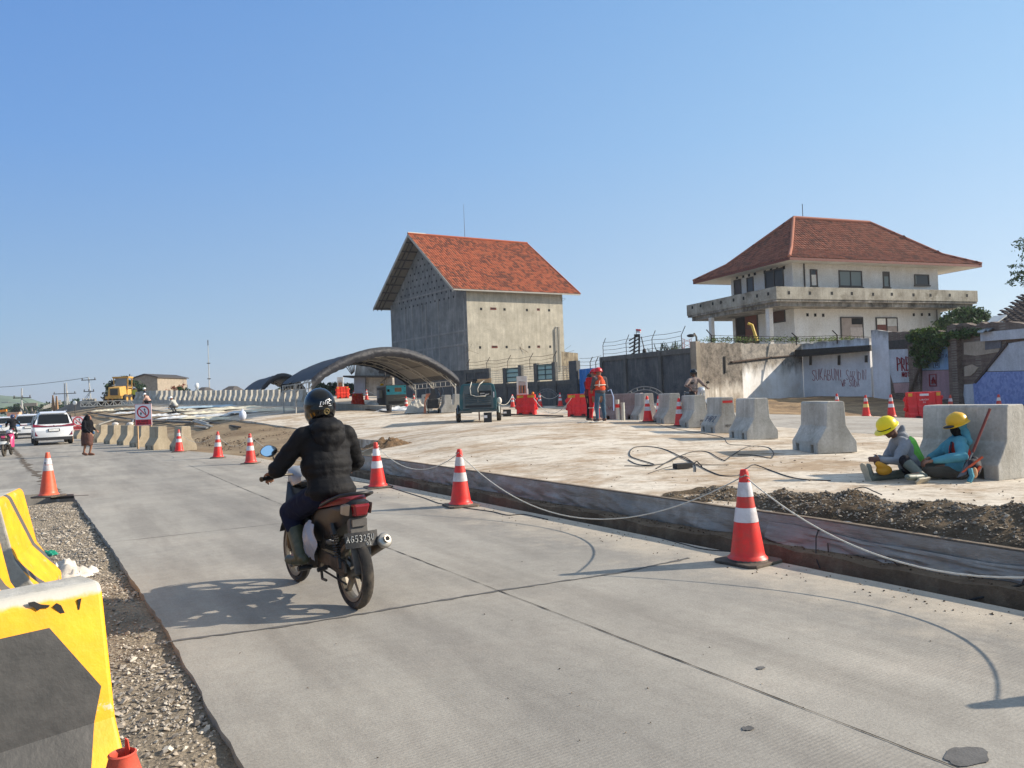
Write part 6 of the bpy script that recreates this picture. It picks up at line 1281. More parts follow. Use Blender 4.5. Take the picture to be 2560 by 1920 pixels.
tent('big_tent','large open vaulted tent of dark navy tarpaulin on steel truss legs',LN,LR,RN,RR,3.02,1.95,3,4)
LN,LR,RN,RR=[Vector((p.x,p.y,0)) for p in (atd(648,960,80),atd(606,960,92),atd(762,960,86),atd(725,960,99))]
tent('far_tent','smaller vaulted tent with grey canopy standing beyond the barrier row',LN,LR,RN,RR,3.35,1.75,2,5)
# ------------------------------------------------------------------ crumpled sheets, junk
def sheetheap(name,label,cat,loc,rx,ry,h,mat,seed,rz=0,fold=3.,group=None):
    m=MB(); n_=30; rows=[]
    for i in range(n_+1):
        row=[]
        for j in range(n_+1):
            u=i/n_*2-1;v=j/n_*2-1; e_=max(0,1-max(abs(u),abs(v))**4); a=vnoise(np.array([u*fold+seed]),np.array([v*fold]),1.1,seed)[0]; b_=vnoise(np.array([u*fold+seed]),np.array([v*fold]),3.3,seed+1)[0]; w=1+.22*vnoise(np.array([u*2.+v]),np.array([v*2.+seed]),1.3,seed+2)[0]
            row.append((u*rx*w,v*ry*w,.015+h*e_*(.35+.8*abs(a)+.35*abs(b_))))
        rows.append(row)
    m.grid(rows); o=ob(name,m,mat,loc=loc,rz=rz,smooth=70,fix=False); return tag(o,label,cat,group)
M_TW=P('tarp_cream',(226,216,190),.7,var=.12,sc=3,bs=.5,bd=.03); M_TW2=P('tarp_white',(222,222,220),.6,var=.12,sc=3,bs=.5,bd=.03); M_TB=P('tarp_blue_white',(176,196,206),.6,var=.15); M_TS=P('tarp_silver',(172,168,158),.5,var=.2,sc=3,bs=.5,bd=.03)
TARPS=[(455,1028,1.7,.8,0,'crumpled cream tarp left of the long pale blue sheet'),(520,1019,3.4,1.0,2,'long pale blue white sheet in front of the tripod'),(590,1023,2.6,.9,0,'cream tarp heap in front of the far barrier row'),(640,1031,1.8,.7,1,'white tarp heap nearest the rider\'s helmet'),
 (470,1045,2.0,.7,1,'white rumpled sheet in the middle of the tarps'),(520,1034,1.6,.6,0,'small cream tarp between two white sheets'),(410,1040,1.6,.6,1,'white sheet just right of the sign board'),(500,1046,1.3,.5,0,'cream bundle lying beside the steel bars'),(560,1040,1.6,.6,1,'long white tarp beside the pad corner'),
 (262,1028,1.1,.5,0,'cream cloth heap under the white truss'),(318,1025,1.6,.6,0,'cream tarp behind the sign board at left'),(322,1034,1.4,.5,1,'white sheet left of the sign board'),(672,1028,1.8,.7,0,'cream tarp strip by the tent post'),(540,1050,1.2,.45,0,'torn cream scrap near the steel bars')]
for i,(a,b_,rx,ry,k,lb) in enumerate(TARPS): sheetheap('tarp',lb,'tarp',hit(a,b_),rx,ry*.8,.17,[M_TW,M_TW2,M_TB][k],30+i,R(rnd.uniform(-15,15)),group='crumpled sheets spread on the site left of the tent')
sheetheap('tarp_heap','silver grey tarp heap beside the black welding cart','tarp',hd(1040,42,1043),.6,.5,.62,M_TS,61,.3,1.6); sheetheap('ground_cloth','white rumpled cloth lying behind the bucket by the generator','cloth',hd(1000,46,1033),1.4,.7,.22,M_TW2,62); sheetheap('scrap_cloth','flat brownish rag heap right of the welding cart','cloth',hd(1105,42,1046),.8,.4,.12,M_TS,63)
m=MB(); m.ell((0,0,.28),(.42,.3,.3),nu=12,nv=8); tag(ob('white_bag',m,P('bag_clear',(186,190,192),.4),loc=hd(932,51,1029),smooth=60),'pale plastic bag lying at the foot of the generator','bag')
m=MB(); m.ell((0,0,.25),(.2,.2,.28),nu=12,nv=8); m.lathe([(.05,.5),(.04,.62)],8); tag(ob('water_jug',m,P('jug_pale',(206,214,226),.3),loc=hit(607,1050),smooth=60),'translucent pale blue water jug standing on the slab corner','jug')
cx=thing('welding_cart','black welding cart loaded with dark boxes and hoses right of the silver tarp','cart',hd(1083,41.5,1046),R(10)); m=MB(); m.box(-.3,.3,-.25,.25,.25,.75); ob('body',m,MBK,cx,bevel=.02); m=MB(); m.box(-.22,.22,-.2,.2,.755,1.0); m.box(-.1,.15,-.15,.12,1.001,1.3); ob('machine_box',m,P('machine_dark',(48,48,48),.5),cx)
for x in (-.28,.28): wheel('wheel',cx,(x,-.1,.12),.12,.06)
m=MB(); m.tube([(.3,-.25,.3),(.42,-.3,1.0),(.3,-.2,1.25)],.02,5); m.tube([(-.3,-.25,.3),(-.45,-.3,.9)],.02,5); ob('handle',m,M_STEEL,cx)
m=MB()
for k in range(5): m.tube([(-.4-.03*k,-.3,.0),(-.45,-.35+.05*k,.6),(-.35+.05*k,-.3,1.05)],.02,5)
ob('copper_hose',m,P('hose_copper',(176,112,84),.5),cx)
for x,lb,tp in ((1545,'short upright grey pipe wrapped with red tape',1),(1558,'short upright pale pipe right of the taped one',0)):
    p=hd(x,26.8); m=MB(); m.lathe([(.07,0),(.07,.72 if tp else .62),(.055,.72 if tp else .62),(.055,.1)],14,cap=False); o=ob('upright_pipe',m,P('pipe_pale',(186,186,174),.5),loc=p,smooth=60); tag(o,lb,'pipe','short pipes standing on the slab')
    if tp: m=MB(); m.lathe([(.074,.44),(.074,.56)],14,cap=False); ob('red_tape',m,P('red_tape',(220,40,34)),o)
# ring-shaped mesh arch behind the right barriers and the one on the low fence
def arch_frame(label,loc,w,h,rz=0):
    t=thing('arch_frame',label,'metal frame',loc,rz); pts=lambda k:[(w/2*k*math.cos(a),0,h*k*math.sin(a)+.2) for a in np.linspace(0,math.pi,22)]
    m=MB(); m.tube(pts(1.),.02,5); m.tube(pts(.86),.018,5); ob('arch',m,P('arch_grey',(112,114,116),.6,.3),t); m=MB()
    for a in np.linspace(.15,3,11): m.tube([(w/2*math.cos(a),0,h*math.sin(a)+.2),(w/2*.86*math.cos(a),0,h*.86*math.sin(a)+.2)],.014,4)
    ob('rung',m,P('arch_grey',(112,114,116)),t)
arch_frame('curved ladder like steel arch lying behind the right barrier row',hd(1612,33),2.1,.98,R(-8)); arch_frame('faint curved steel frame leaning on the low fence behind the cones',hd(1368,50),1.7,.95,R(-8))
# steel bars and truss on the left ground
M_BARD=P('bar_dark',(52,48,46),.6,.4); M_BARL=P('bar_light',(168,166,158),.5,.4)
BARS=[(218,1032,340,1052,0),(246,1040,300,1047,1),(270,1043,337,1052,1),(330,1053,478,1060,0),(380,1050,480,1058,1),(420,1050,500,1052,0),(485,1050,520,1062,1),(483,1055,530,1070,1),(490,1052,600,1072,0),(330,1060,336,1050,1),(246,1063,286,1051,1),(488,1068,518,1073,1)]
for i,(x0,y0,x1,y1,k) in enumerate(BARS):
    a=hit(x0,y0);b_=hit(x1,y1); m=MB(); m.bar(a+Vector((0,0,.06)),b_+Vector((0,0,.08)),.12,.08); tag(ob('steel_bar',m,[M_BARD,M_BARL][k],loc=(0,0,0)),['dark','pale'][k]+' steel bar lying on the ground left of the slab corner','steel bar','steel bars strewn on the ground left of the slab')
a=atd(202,1026,76);b_=atd(335,1024,77); a.z=b_.z=max(hzf(a.x,a.y),hzf(b_.x,b_.y)); ta=thing('truss_beam','long white painted truss beam lying in front of the grader','truss',a); m=MB(); dl=b_-a
for z in (.08,.55): m.bar(Vector((0,0,z)),dl+Vector((0,0,z)),.07)
for k in range(13): f=k/13; m.bar(dl*f+Vector((0,0,.08)),dl*(f+(1/13))+Vector((0,0,.55)) if k%2 else dl*f+Vector((0,0,.55)),.05); 
for k in range(0,13,2): f=(k+1)/13; m.bar(dl*f+Vector((0,0,.08)),dl*(k/13)+Vector((0,0,.55)),.05)
ob('lattice',m,P('truss_white',(196,192,180),.6),ta)
# ------------------------------------------------------------------ far barrier row on the embankment
GF='concrete barrier blocks along the embankment'
fr=[]
def rowpts(pts,n):
    P_=[hd(a,d,b_) for a,b_,d in pts]; cum=[0]
    for i in range(1,len(P_)): cum.append(cum[-1]+(P_[i]-P_[i-1]).length)
    out=[]
    for k in range(n):
        s=cum[-1]*k/(n-1); i=max(j for j in range(len(cum)) if cum[j]<=s+1e-6); i=min(i,len(P_)-2); f=(s-cum[i])/(cum[i+1]-cum[i]); out.append(P_[i].lerp(P_[i+1],f))
    return out
FRP=rowpts([(757,1014,57),(640,1011,63.5),(540,1006,69.5),(440,1003,75.5),(345,1001,81)],33)
dirs=(FRP[0]-FRP[-1]).normalized()
for i,p in enumerate(FRP):
    z=hzf(p.x,p.y); pos='right end' if i<8 else 'middle' if i<22 else 'left end'
    o=barrier(Vector((p.x,p.y,z+.25)),R(136),'equal pale block in the %s of the far row above a low kerb'%pos,GF)
    o.scale=(.62,.74,.98)
m=MB(); m.grid([[ (p.x+dx,p.y+dy,hzf(p.x,p.y)+z) for p in [FRP[0]+(FRP[0]-FRP[1])*12]+FRP+[FRP[-1]+(FRP[-1]-FRP[-2])*3]] for dx,dy,z in ((0,-.9,-.5),(0,-.9,.26),(0,1.2,.26),(0,1.2,-.5))]); struct(ob('embankment_kerb',m,M_BC,fix=False))
for i,(a,b_,d) in enumerate([(778,1013,55),(800,1012,54)]):
    p=hd(a,d,b_); o=barrier(p+Vector((0,0,.2)),R(110),['block at the right end of the far row, left of the helmet','block partly behind the rider helmet'][i],GF); o.scale=(.82,.78,1.)
for a,b_,d,yaw,lb in [(1117,1031,41.6,105,'concrete block under the right legs of the big tent'),(1064,1026,44,100,'dark shaded concrete block half behind the welding cart'),(1143,1030,43,102,'concrete block hidden left of the compressor')]: barrier(hd(a,d,b_),R(yaw),lb,'concrete barrier blocks beside the tent')
# descending row further left on the ramp
rs=[(238,990),(231,992),(224,993),(217,994),(209,996)]
for i,(a,b_) in enumerate(rs): p=atd(a,1010,96); o=barrier(Vector((p.x,p.y,p.z)),R(125),'distant block on the crest of the mound left of the grader','concrete barrier blocks on the distant ramp'); o.scale=(.7,.65,.72)
for i in range(12):
    f=i/11; p=atd(150-52*f,1011+15*f,120+6*i); o=barrier(Vector((p.x,p.y,p.z)),R(120),'tiny distant block of the row descending the far ramp at left','concrete barrier blocks on the distant ramp'); o.scale=(.9,.8,.75)
m=MB(); A_=[atd(x,y,d) for x,y,d in ((40,1047,112),(100,1037,112),(135,1028,110),(165,1013,104),(195,1003,98),(250,1003,95))]; 
m.grid([[Vector((p.x,p.y+dy,z if z is not None else p.z)) for p in A_] for dy,z in ((-5,-.3),(0,None),(10,None),(20,-.3))]); struct(ob('ramp_mound',m,m_pad('mound_grey',(120,112,102),(146,136,122),(96,88,78),.6),fix=False,smooth=30))
# ------------------------------------------------------------------ ruined outbuilding behind the tent
rb0=atd(878,998,72); rt=thing('ruined_shed','half demolished white shed with a flat concrete canopy behind the big tent','outbuilding',(rb0.x,rb0.y,1.2))
M_RW=concrete('shed_white',(200,196,188),(120,112,104),(222,220,214),.6,.5,.8,.3,moss=(90,84,78),rand=False); sc7=72/F
def rq(x,y): p=atd(680+.217*x,860+.217*y,72); return (p.x-rb0.x,p.z-1.2)
m=MB(); P2=[rq(*q) for q in ((945,640),(945,380),(1070,375),(1070,640))]; m.py(P2,0,4); ob('wall',m,P('shed_blue_grey',(124,128,140),.9,var=.15),rt)
m=MB(); m.py([rq(*q) for q in ((1075,640),(1075,385),(1380,385),(1380,640))],.4,4.2); ob('wall',m,M_RW,rt)
m=MB(); m.py([rq(*q) for q in ((840,384),(840,366),(1380,366),(1380,384))],-.8,4); ob('canopy_slab',m,P('burnt_slab',(44,42,40)),rt)
m=MB(); m.py([rq(*q) for q in ((925,362),(950,205),(1180,200),(1200,225),(1260,260),(1400,255),(1400,362))],1.0,4.4); ob('upper_wall',m,M_RW,rt)
m=MB(); m.py([rq(*q) for q in ((1210,330),(1225,270),(1380,270),(1385,350))],.8,.99); ob('burnt_patch',m,P('soot',(58,50,46),.9,var=.4),rt)
m=MB(); x,z=rq(1320,640); m.tube([(x,-.3,z-.5),(x,-.3,rq(0,270)[1])],.07,6); 
for k in range(6): q=rq(1250+22*k,450-18*k); m.tube([(q[0],-.2,q[1]),(q[0]+.3,-.2,q[1]+.2)],.03,4)
ob('pipe',m,M_FR,rt)
m=MB()
for k in range(6): a=rq(905+6*k,350-6*k); m.tube([(a[0],.5,a[1]),(a[0]-.8+.2*k,.2,a[1]+1.2+.2*rnd.random())],.04,4)
ob('rebar',m,M_STEEL,rt)
# ------------------------------------------------------------------ far background left
M_HILL=N('hill_green'); _h=M_HILL; M_HILL=_h.fin(_h.ramp(_h.noise(.02,8,.7),[(.3,col((70,88,66))),(.55,col((96,114,84))),(.75,col((134,144,108)))]),.95)
def hill(name,pts,d,depth,seed):
    A=[atd(x,y,d) for x,y in pts]; m=MB(); xs=np.linspace(A[0].x,A[-1].x,120); zs=np.interp(xs,[p.x for p in A],[p.z for p in A]); rows=[]
    for j in range(14):
        f=j/13; k=math.sin(math.pi*(.02+.96*f)); rows.append([(x*(1+.15*(f-.4)),d+depth*(f-.4),-1+(z+1)*k*(1+.05*vnoise(np.array([x*.02]),np.array([f*4]),1.,seed)[0])+vnoise(np.array([x*.05]),np.array([f*9]),1.,seed+1)[0]*1.2*k) for x,z in zip(xs,zs)])
    m.grid(rows); struct(ob(name,m,M_HILL,fix=False,smooth=180))
hill('hill',[(-420,1025),(-200,978),(-60,978),(0,986),(40,990),(80,1003),(110,1008),(150,1004),(190,1008),(260,1030)],900,260,3)
hill('hill',[(480,1016),(560,985),(600,978),(700,985),(820,1003)],700,150,5)
# tree line that closes the skyline
TL=[(40,1012,8),(95,1010,9),(120,1007,7),(205,1000,6),(230,1003,6),(1000,985,16),(600,980,9),(650,984,8),(700,975,9),(770,980,9),(1250,980,9),(1330,984,8),(1560,960,8),(1640,962,8),(520,988,8),(160,1005,8)]
for i,(x,y,w_) in enumerate(TL):
    d=170+8*i; p=atd(x,y,d); h=max(2.5,p.z-.3); tree('distant small tree in the broken tree line on the horizon',(p.x,p.y,0),crownclumps(w_*1.2,h*.8,h*.35,8,70+i),1300,.38,M_LD,([(0,0,0),(0,0,h*.5)],[.25,.15]),70+i,group='distant tree line')
bb=atd(364,985,132); t=thing('brick_building','plain grey brick building with a low ridged roof behind the round tree','building',(bb.x,bb.y,0),R(-8)); M_BRG=P('grey_brick',(158,146,130),.9,var=.2,sc=2,bs=.5,dirt=(120,110,98)); w_=66/F*132; zt=atd(364,945,132).z
m=MB(); m.py([(-w_/2,0),(w_/2,0),(w_/2,zt),(0,zt+.55),(-w_/2,zt)],0,9); ob('wall',m,M_BRG,t)
m=MB(); m.hull8([(-w_/2-.3,-.3,zt-.05),(0,-.3,zt+.6),(0,9.3,zt+.6),(-w_/2-.3,9.3,zt-.05)],[(-w_/2-.3,-.3,zt+.1),(0,-.3,zt+.75),(0,9.3,zt+.75),(-w_/2-.3,9.3,zt+.1)]); m.hull8([(w_/2+.3,-.3,zt-.05),(0,-.3,zt+.6),(0,9.3,zt+.6),(w_/2+.3,9.3,zt-.05)],[(w_/2+.3,-.3,zt+.1),(0,-.3,zt+.75),(0,9.3,zt+.75),(w_/2+.3,9.3,zt+.1)]); ob('roof',m,P('roof_dark',(70,66,64),.8),t)
m=MB(); m.box(-w_*.02,w_*.1,-.03,.05,0,2.2); m.box(-w_/2,w_/2,-.04,-.001,zt*.62,zt*.62+.15); ob('door',m,P('opening_brown',(84,76,66)),t)
for x0,x1,y0,y1,d,c,lb,nm in ((493,506,971,988,110,(190,112,82),'small orange brown container block beyond the far barrier row','container'),(562,579,968,988,112,(96,66,56),'small dark brown block with a flat top beyond the far barriers','container'),(640,672,976,992,150,(196,192,188),'far low house with pale walls under the far tent','house'),(530,566,980,990,160,(206,210,210),'far low building with pale roof left of the far tent','house')):
    a=atd(x0,y1,d);b_=atd(x1,y0,d); t=thing(nm,lb,nm,((a.x+b_.x)/2,a.y,0)); w_=(b_.x-a.x)/2; m=MB(); m.box(-w_,w_,0,4,0,b_.z-.4); ob('wall',m,P('far_'+str(c),c,.8,var=.2),t); m=MB(); m.hull8([(-w_-.3,-.4,b_.z-.4),(w_+.3,-.4,b_.z-.4),(w_+.3,4.4,b_.z-.4),(-w_-.3,4.4,b_.z-.4)],[(-w_*.8,1.4,b_.z+.2),(w_*.8,1.4,b_.z+.2),(w_*.8,2.6,b_.z+.2),(-w_*.8,2.6,b_.z+.2)]); ob('roof',m,P('roof_dark',(70,66,64)) if nm=='container' else P('roof_pale',(186,186,182)),t)
# poles and wires
M_PO=P('pole_pale',(176,176,172),.8,var=.1); M_WI=P('wire_dark',(60,64,70),.7,bs=0)
def pole(label,px,ytop,d,arms=(),lamp=False,tilt=0.):
    p=atd(px,1000,d); zt=atd(px,ytop,d).z; t=thing('utility_pole',label,'utility pole',(p.x,p.y,0)); m=MB(); m.tube([(0,0,0),(tilt,0,zt)],[.13,.08],8); ob('mast',m,M_PO,t)
    for z,w in arms:
        m=MB(); m.bar((-w+tilt,0,zt-z),(w+tilt,0,zt-z),.16,.12); 
        for s in (-1,0,1): m.lathe([(.06,0),(.09,.12),(.05,.3)],6,Matrix.Translation((s*w*.9+tilt,0,zt-z+.06)))
        ob('cross_arm',m,M_FR,t)
    if lamp: m=MB(); m.bar((0,0,zt*.62),(-1.8,0,zt*.66),.08); m.cbox((-2.0,0,zt*.66),(.9,.3,.12)); ob('lamp_arm',m,M_PO,t)
    return Vector((p.x+tilt,p.y,zt))
pA_=pole('tall pale power pole right of the twin poles, wires running off it to the left',231,943,120,((.4,1.1),(2.2,.8)),tilt=-.5)
pB_=pole('left one of the twin power poles behind the far ramp',162,957,128,((1.8,1.9),)); pC_=pole('right one of the twin power poles behind the far ramp',167,957,128,())
pD_=pole('power pole with cross arms and a street lamp above the cars',50,971,105,((1.3,1.2),),lamp=True,tilt=.3); pE_=pole('short leaning pale pole between the power poles',178,977,135,(),tilt=-.7); pole('short leaning pole just right of the lamp pole',61,1000,90,(),tilt=-.35)
def wires(a,b_,sag,n,label,dz=.35):
    for k in range(n):
        m=MB(); m.tube(sag_pts(a-Vector((0,0,k*dz)),b_-Vector((0,0,k*dz)),sag,20),.035,4); tag(ob('power_line',m,M_WI),label,'power line','power lines between the far poles')
FARL=atd(-400,1000,110); FARL.z=atd(-400,960,110).z
wires(pA_,Vector((FARL.x,FARL.y,FARL.z)),1.2,1,'upper power line running off the left edge of the photo'); wires(pA_-Vector((0,0,2.4)),pB_-Vector((0,0,4)),.8,2,'power line between the right pole and the twin poles'); wires(pB_-Vector((0,0,4)),pD_-Vector((0,0,1.5)),.9,2,'power line between the twin poles and the lamp pole'); wires(pA_-Vector((0,0,2.6)),pE_-Vector((0,0,2)),1.6,1,'slack power line sagging left of the right pole')
p=atd(524,985,140); zt=atd(524,850,140).z; t=thing('radio_mast','very tall thin white radio mast above the far barriers','mast',(p.x,p.y,0)); m=MB(); m.tube([(0,0,0),(0,0,zt*.35),(0,0,zt)],[.12,.09,.05],6); ob('mast',m,M_PO,t); m=MB(); 
for f in (.3,.5,.7): m.bar((-.3,0,zt*f),(.3,0,zt*f),.15)
m.tube([(0,0,zt*.93),(0,0,zt*1.0)],.08,6); ob('antenna',m,M_FR,t)
for i,(x,yt) in enumerate(((133,988),(142,990))):
    p=atd(x,1015,118); z0=atd(x,1015,118).z; zt=atd(x,yt,118).z; m=MB(); w_=.22
    for k in range(7): f=k/7; m.box(-w_*(1-f*.75),w_*(1-f*.75),-w_*(1-f*.75),w_*(1-f*.75),z0-1+(zt-z0+1)*f,z0-1+(zt-z0+1)*(f+1/7)-.002)
    tag(ob('gate_spire',m,P('spire_brown',(150,116,84),.9,var=.2),loc=(p.x,p.y,0)),['left','right'][i]+' one of two stepped brown gate spires beyond the ramp','gate spire','pair of gate spires on the horizon')
# round reflector discs and flood lamp
for px,py,d,rr,yb,lb,tri in ((187,1007,60,.17,1040,'round white disc on a thin post beside the left lane, above the sign',0),(492,964,70,.19,1010,'oval white balloon lamp on a tripod among the far barriers',1)):
    p=atd(px,py,d); g=hzf(p.x,p.y) if tri else 0.; t=thing('disc_marker' if not tri else 'balloon_lamp',lb,'marker' if not tri else 'work lamp',(p.x,p.y,0)); m=MB(); m.tube([(0,0,g),(0,0,p.z-rr)],.03,5); 
    if tri:
        for dx,dy in ((-.9,0),(.7,.4),(.9,-.5)): m.tube([(0,0,g+1.6),(dx,dy,g)],.03,4)
    ob('post',m,M_PO if tri else M_FR,t); m=MB(); m.ell((0,0,p.z),(rr,.05 if not tri else rr,rr*(1 if not tri else 1.35)),nu=16); ob('disc' if not tri else 'balloon',m,P('disc_white',(240,240,236),.4,bs=0),t)
p=hd(470,73); m=MB()
for dx,dy in ((-.8,0),(.5,.3),(.8,-.4)): m.tube([(0,0,1.5),(dx,dy,0)],.035,4)
m.tube([(0,0,1.4),(0,0,1.8)],.04,5); tag(ob('tripod',m,P('steel_pale',(150,152,152)),loc=p),'steel tripod standing left of the balloon lamp','tripod')
# ------------------------------------------------------------------ no overtaking sign boards
M_SW=P('sign_white',(238,232,234),.5,var=.05); M_SR=P('sign_red',(206,44,58),.5,var=.08); M_SB=P('sign_black',(36,34,40),.5,bs=0)
def sign(label,loc,rz,zb_,w=.74,h=.93,posts=True):
    t=thing('no_overtaking_sign',label,'road sign',loc,rz); m=MB(); m.box(-w/2,w/2,0,.02,zb_,zb_+h); ob('board',m,M_SW,t)
    m=MB()
    for a in ((-w/2,w/2,zb_+h-.012,zb_+h),(-w/2,-w/2+.012,zb_+.012,zb_+h-.012),(w/2-.012,w/2,zb_+.012,zb_+h-.012),(-w/2,w/2,zb_,zb_+.012)): m.box(a[0],a[1],-.008,-.002,a[2],a[3])
    ob('border',m,M_SR,t)
    m=MB(); m.box(-w/2+.03,w/2-.03,-.006,-.001,zb_+.03,zb_+h*.28); ob('red_band',m,M_SR,t)
    cz=zb_+h*.63; rr=.28; m=MB(); n_=36; ring=[]
    for k in range(n_): a=2*math.pi*k/n_; ring.append(((rr*math.cos(a),-.007,cz+rr*math.sin(a)*.95),((rr-.06)*math.cos(a),-.007,cz+(rr-.06)*math.sin(a)*.95)))
    m.add([q for r_ in ring for q in r_],[(2*k,2*((k+1)%n_),2*((k+1)%n_)+1,2*k+1) for k in range(n_)]); ob('ring',m,M_SR,t,fix=False)
    m=MB(); m.add([(-.19,-.0045,cz+.14),(-.165,-.0045,cz+.175),(.175,-.0045,cz-.165),(.15,-.0045,cz-.2)],[(0,1,2,3)]); m.v=[(x,-.011,z) for x,y,z in m.v]; ob('slash',m,M_SR,t,fix=False)
    m=MB(); y=-.005
    def pl(pts): m.add([(x,y,cz+z) for x,z in pts],[tuple(range(len(pts)))])
    pl([(-.12,-.14),(-.08,-.14),(-.08,-.07),(-.045,-.07),(-.1,.0),(-.155,-.07),(-.12,-.07)]); pl([(.02,.09),(.06,.16),(.11,.09),(.08,.09),(.085,.04),(.05,.04),(.05,.09)]); pl([(.05,.04),(.085,.04),(.13,-.04),(.13,-.13),(.095,-.13),(.095,-.05)]); ob('arrow',m,M_SB,t,fix=False)
    m=MB(); scrawl(m,'DILARANG',lambda x,z:Vector((-.27+x,-.012,zb_+.16+z)),.07,.045,.007,.066,.0); scrawl(m,'MENYALIP',lambda x,z:Vector((-.27+x,-.012,zb_+.05+z)),.07,.045,.007,.066,.0); ob('lettering',m,M_SB,t)
    m=MB(); m.box(-w/2+.04,-w/2+.1,.021,.07,0,zb_+h*.8); m.box(w/2-.1,w/2-.04,.021,.07,0,zb_+h*.8); ob('post',m,P('wood_pale',(196,160,120)),t); return t
p=atd(359,1064,33.0); sign('white and red no overtaking board above the concrete blocks of the left lane',(p.x,p.y,0),R(-4),p.z)
p=atd(196,1075,44.5); sign('second no overtaking board partly hidden behind blocks by the white car',(p.x,p.y,0),R(14),p.z,.8,.8)
# ------------------------------------------------------------------ cars
M_CARW=P('car_white',(228,230,232),.25,var=.04,bs=0,coat=.6); M_GLC=m_glass('car_glass',(22,26,30)); M_TLR=P('tail_red',(120,20,44),.3,bs=0); M_PLT=P('plate_white',(226,226,222),.5,bs=0); M_CHR=P('chrome',(190,192,196),.2,1,bs=0)
def car(label,loc,yaw,L=4.75,W=1.85,H=1.79,full=True):
    """x forward, rear at x=0"""
    t=thing('white_car',label,'car',loc,yaw); w=W/2; k=H/1.79
    X=[0,.03,.12,.34,.6,1.2,2.7,3.0,3.55,4.35,4.65,4.75]; TOP=[.78,1.08,1.28,1.62,1.74,1.79,1.74,1.62,1.14,.98,.84,.6]; BOT=[.42,.36,.33,.3,.28,.26,.26,.26,.26,.28,.32,.4]; WW=[.93,.97,.99,1,1,1,1,1,1,.98,.93,.84]
    rows=[]
    for x,tp,bt,ww in zip(X,TOP,BOT,WW):
        tp*=k; bl=min(1.04*k,tp-.03); hw=w*ww; up=max(0,tp-bl); s=[(0,bt),(hw*.88,bt),(hw*.97,bt+.08),(hw,bt+.3 if bt+.3<bl else (bt+bl)/2),(hw*.985,bl),(hw*(.985-.30*min(1,up/.75)*.55),bl+up*.55),(hw*(.985-.30*min(1,up/.75)),bl+up*.93),(hw*(.6),tp),(0,tp+.012)]
        rows.append([(x*L/4.75,a,b_) for a,b_ in s]+[(x*L/4.75,-a,b_) for a,b_ in s[::-1][1:-1]])
    m=MB(); n_=len(rows[0]); vs=[p for r_ in rows for p in r_]; fs=[(i*n_+j,i*n_+(j+1)%n_,(i+1)*n_+(j+1)%n_,(i+1)*n_+j) for i in range(len(rows)-1) for j in range(n_)]; fs+=[tuple(range(n_))[::-1],tuple(range((len(rows)-1)*n_,len(rows)*n_))]; m.add(vs,fs); ob('body',m,M_CARW,t,smooth=38)
    g=lambda x,y,z:(x*L/4.75,y,z*k)
    m=MB(); m.add([g(.015,-.74,1.13),g(.015,.74,1.13),g(.275,.66,1.61),g(.275,-.66,1.61),g(.115,-.72,1.13),g(.115,.72,1.13),g(.345,.64,1.585),g(.345,-.64,1.585)],[(0,1,2,3),(4,7,6,5),(0,4,5,1),(1,5,6,2),(2,6,7,3),(3,7,4,0)]); ob('rear_window',m,M_GLC,t)
    for s in (-1,1):
        m=MB(); P_=[g(.45,s*.915,1.1),g(3.35,s*.915,1.1),g(2.75,s*.80,1.58),g(.62,s*.80,1.62)]; m.hull8(P_,[(a,b_+s*.022,c) for a,b_,c in P_]); ob('side_window',m,M_GLC,t)
        m=MB(); m.hull8([g(.02,s*.35,.98),g(.06,s*.93,1.0),g(.10,s*.93,1.12),g(.055,s*.35,1.02)],[g(-.03,s*.35,.98),g(-.0,s*.955,.98),g(.05,s*.955,1.13),g(.0,s*.35,1.03)]); ob('tail_light',m,M_TLR,t)
        m=MB(); m.hull8([g(-.01,s*.72,.5),g(.02,s*.85,.5),g(.02,s*.85,.75),g(-.01,s*.8,.6)],[g(-.03,s*.72,.5),g(-.01,s*.86,.5),g(-.01,s*.86,.75),g(-.03,s*.8,.6)]); ob('rear_reflector',m,M_TLR,t)
        m=MB(); m.ell(g(3.1,s*1.02,1.12),(.09,.1,.07)); m.bar(g(3.1,s*.9,1.08),g(3.1,s*1.0,1.1),.04); ob('mirror',m,M_CARW,t)
        for x in (.85,3.75): wheel('wheel',t,(x*L/4.75,s*(w-.12),.33),.33,.22,axis='Y')
    m=MB(); m.box(-.035,.02,-.45,.45,.985*k,1.03*k); ob('light_bar',m,M_TLR,t)
    m=MB(); m.box(-.05,.02,-.27,.27,.72,.86); ob('plate_frame',m,M_DK,t); m=MB(); m.box(-.058,-.052,-.23,.23,.74,.84); ob('number_plate',m,M_PLT,t)
    m=MB(); m.hull8([g(-.05,-.8,.26),g(-.05,.8,.26),g(.3,.86,.26),g(.3,-.86,.26)],[g(-.04,-.85,.42),g(-.04,.85,.42),g(.3,.9,.42),g(.3,-.9,.42)]); ob('bumper_lower',m,P('bumper_black',(34,34,36),.6),t)
    m=MB(); m.lathe([(.0,-.01),(.07,0),(.05,.01)],14,Matrix.Translation(g(-.01,0,1.01))@Matrix.Rotation(R(-90),4,'Y')@Matrix.Scale(.6,4,(1,0,0))); ob('emblem',m,M_CHR,t)
    m=MB(); m.hull8([g(.24,-.62,1.66),g(.24,.62,1.66),g(.6,.62,1.74),g(.6,-.62,1.74)],[g(.22,-.6,1.70),g(.22,.6,1.70),g(.6,.6,1.79),g(.6,-.6,1.79)]); m.hull8([g(1.0,-.01,1.77),g(1.2,-.01,1.78),g(1.2,.01,1.78),g(1.0,.01,1.77)],[g(1.0,-.01,1.86),g(1.08,-.01,1.83),g(1.08,.01,1.83),g(1.0,.01,1.86)]); ob('spoiler',m,M_CARW,t)
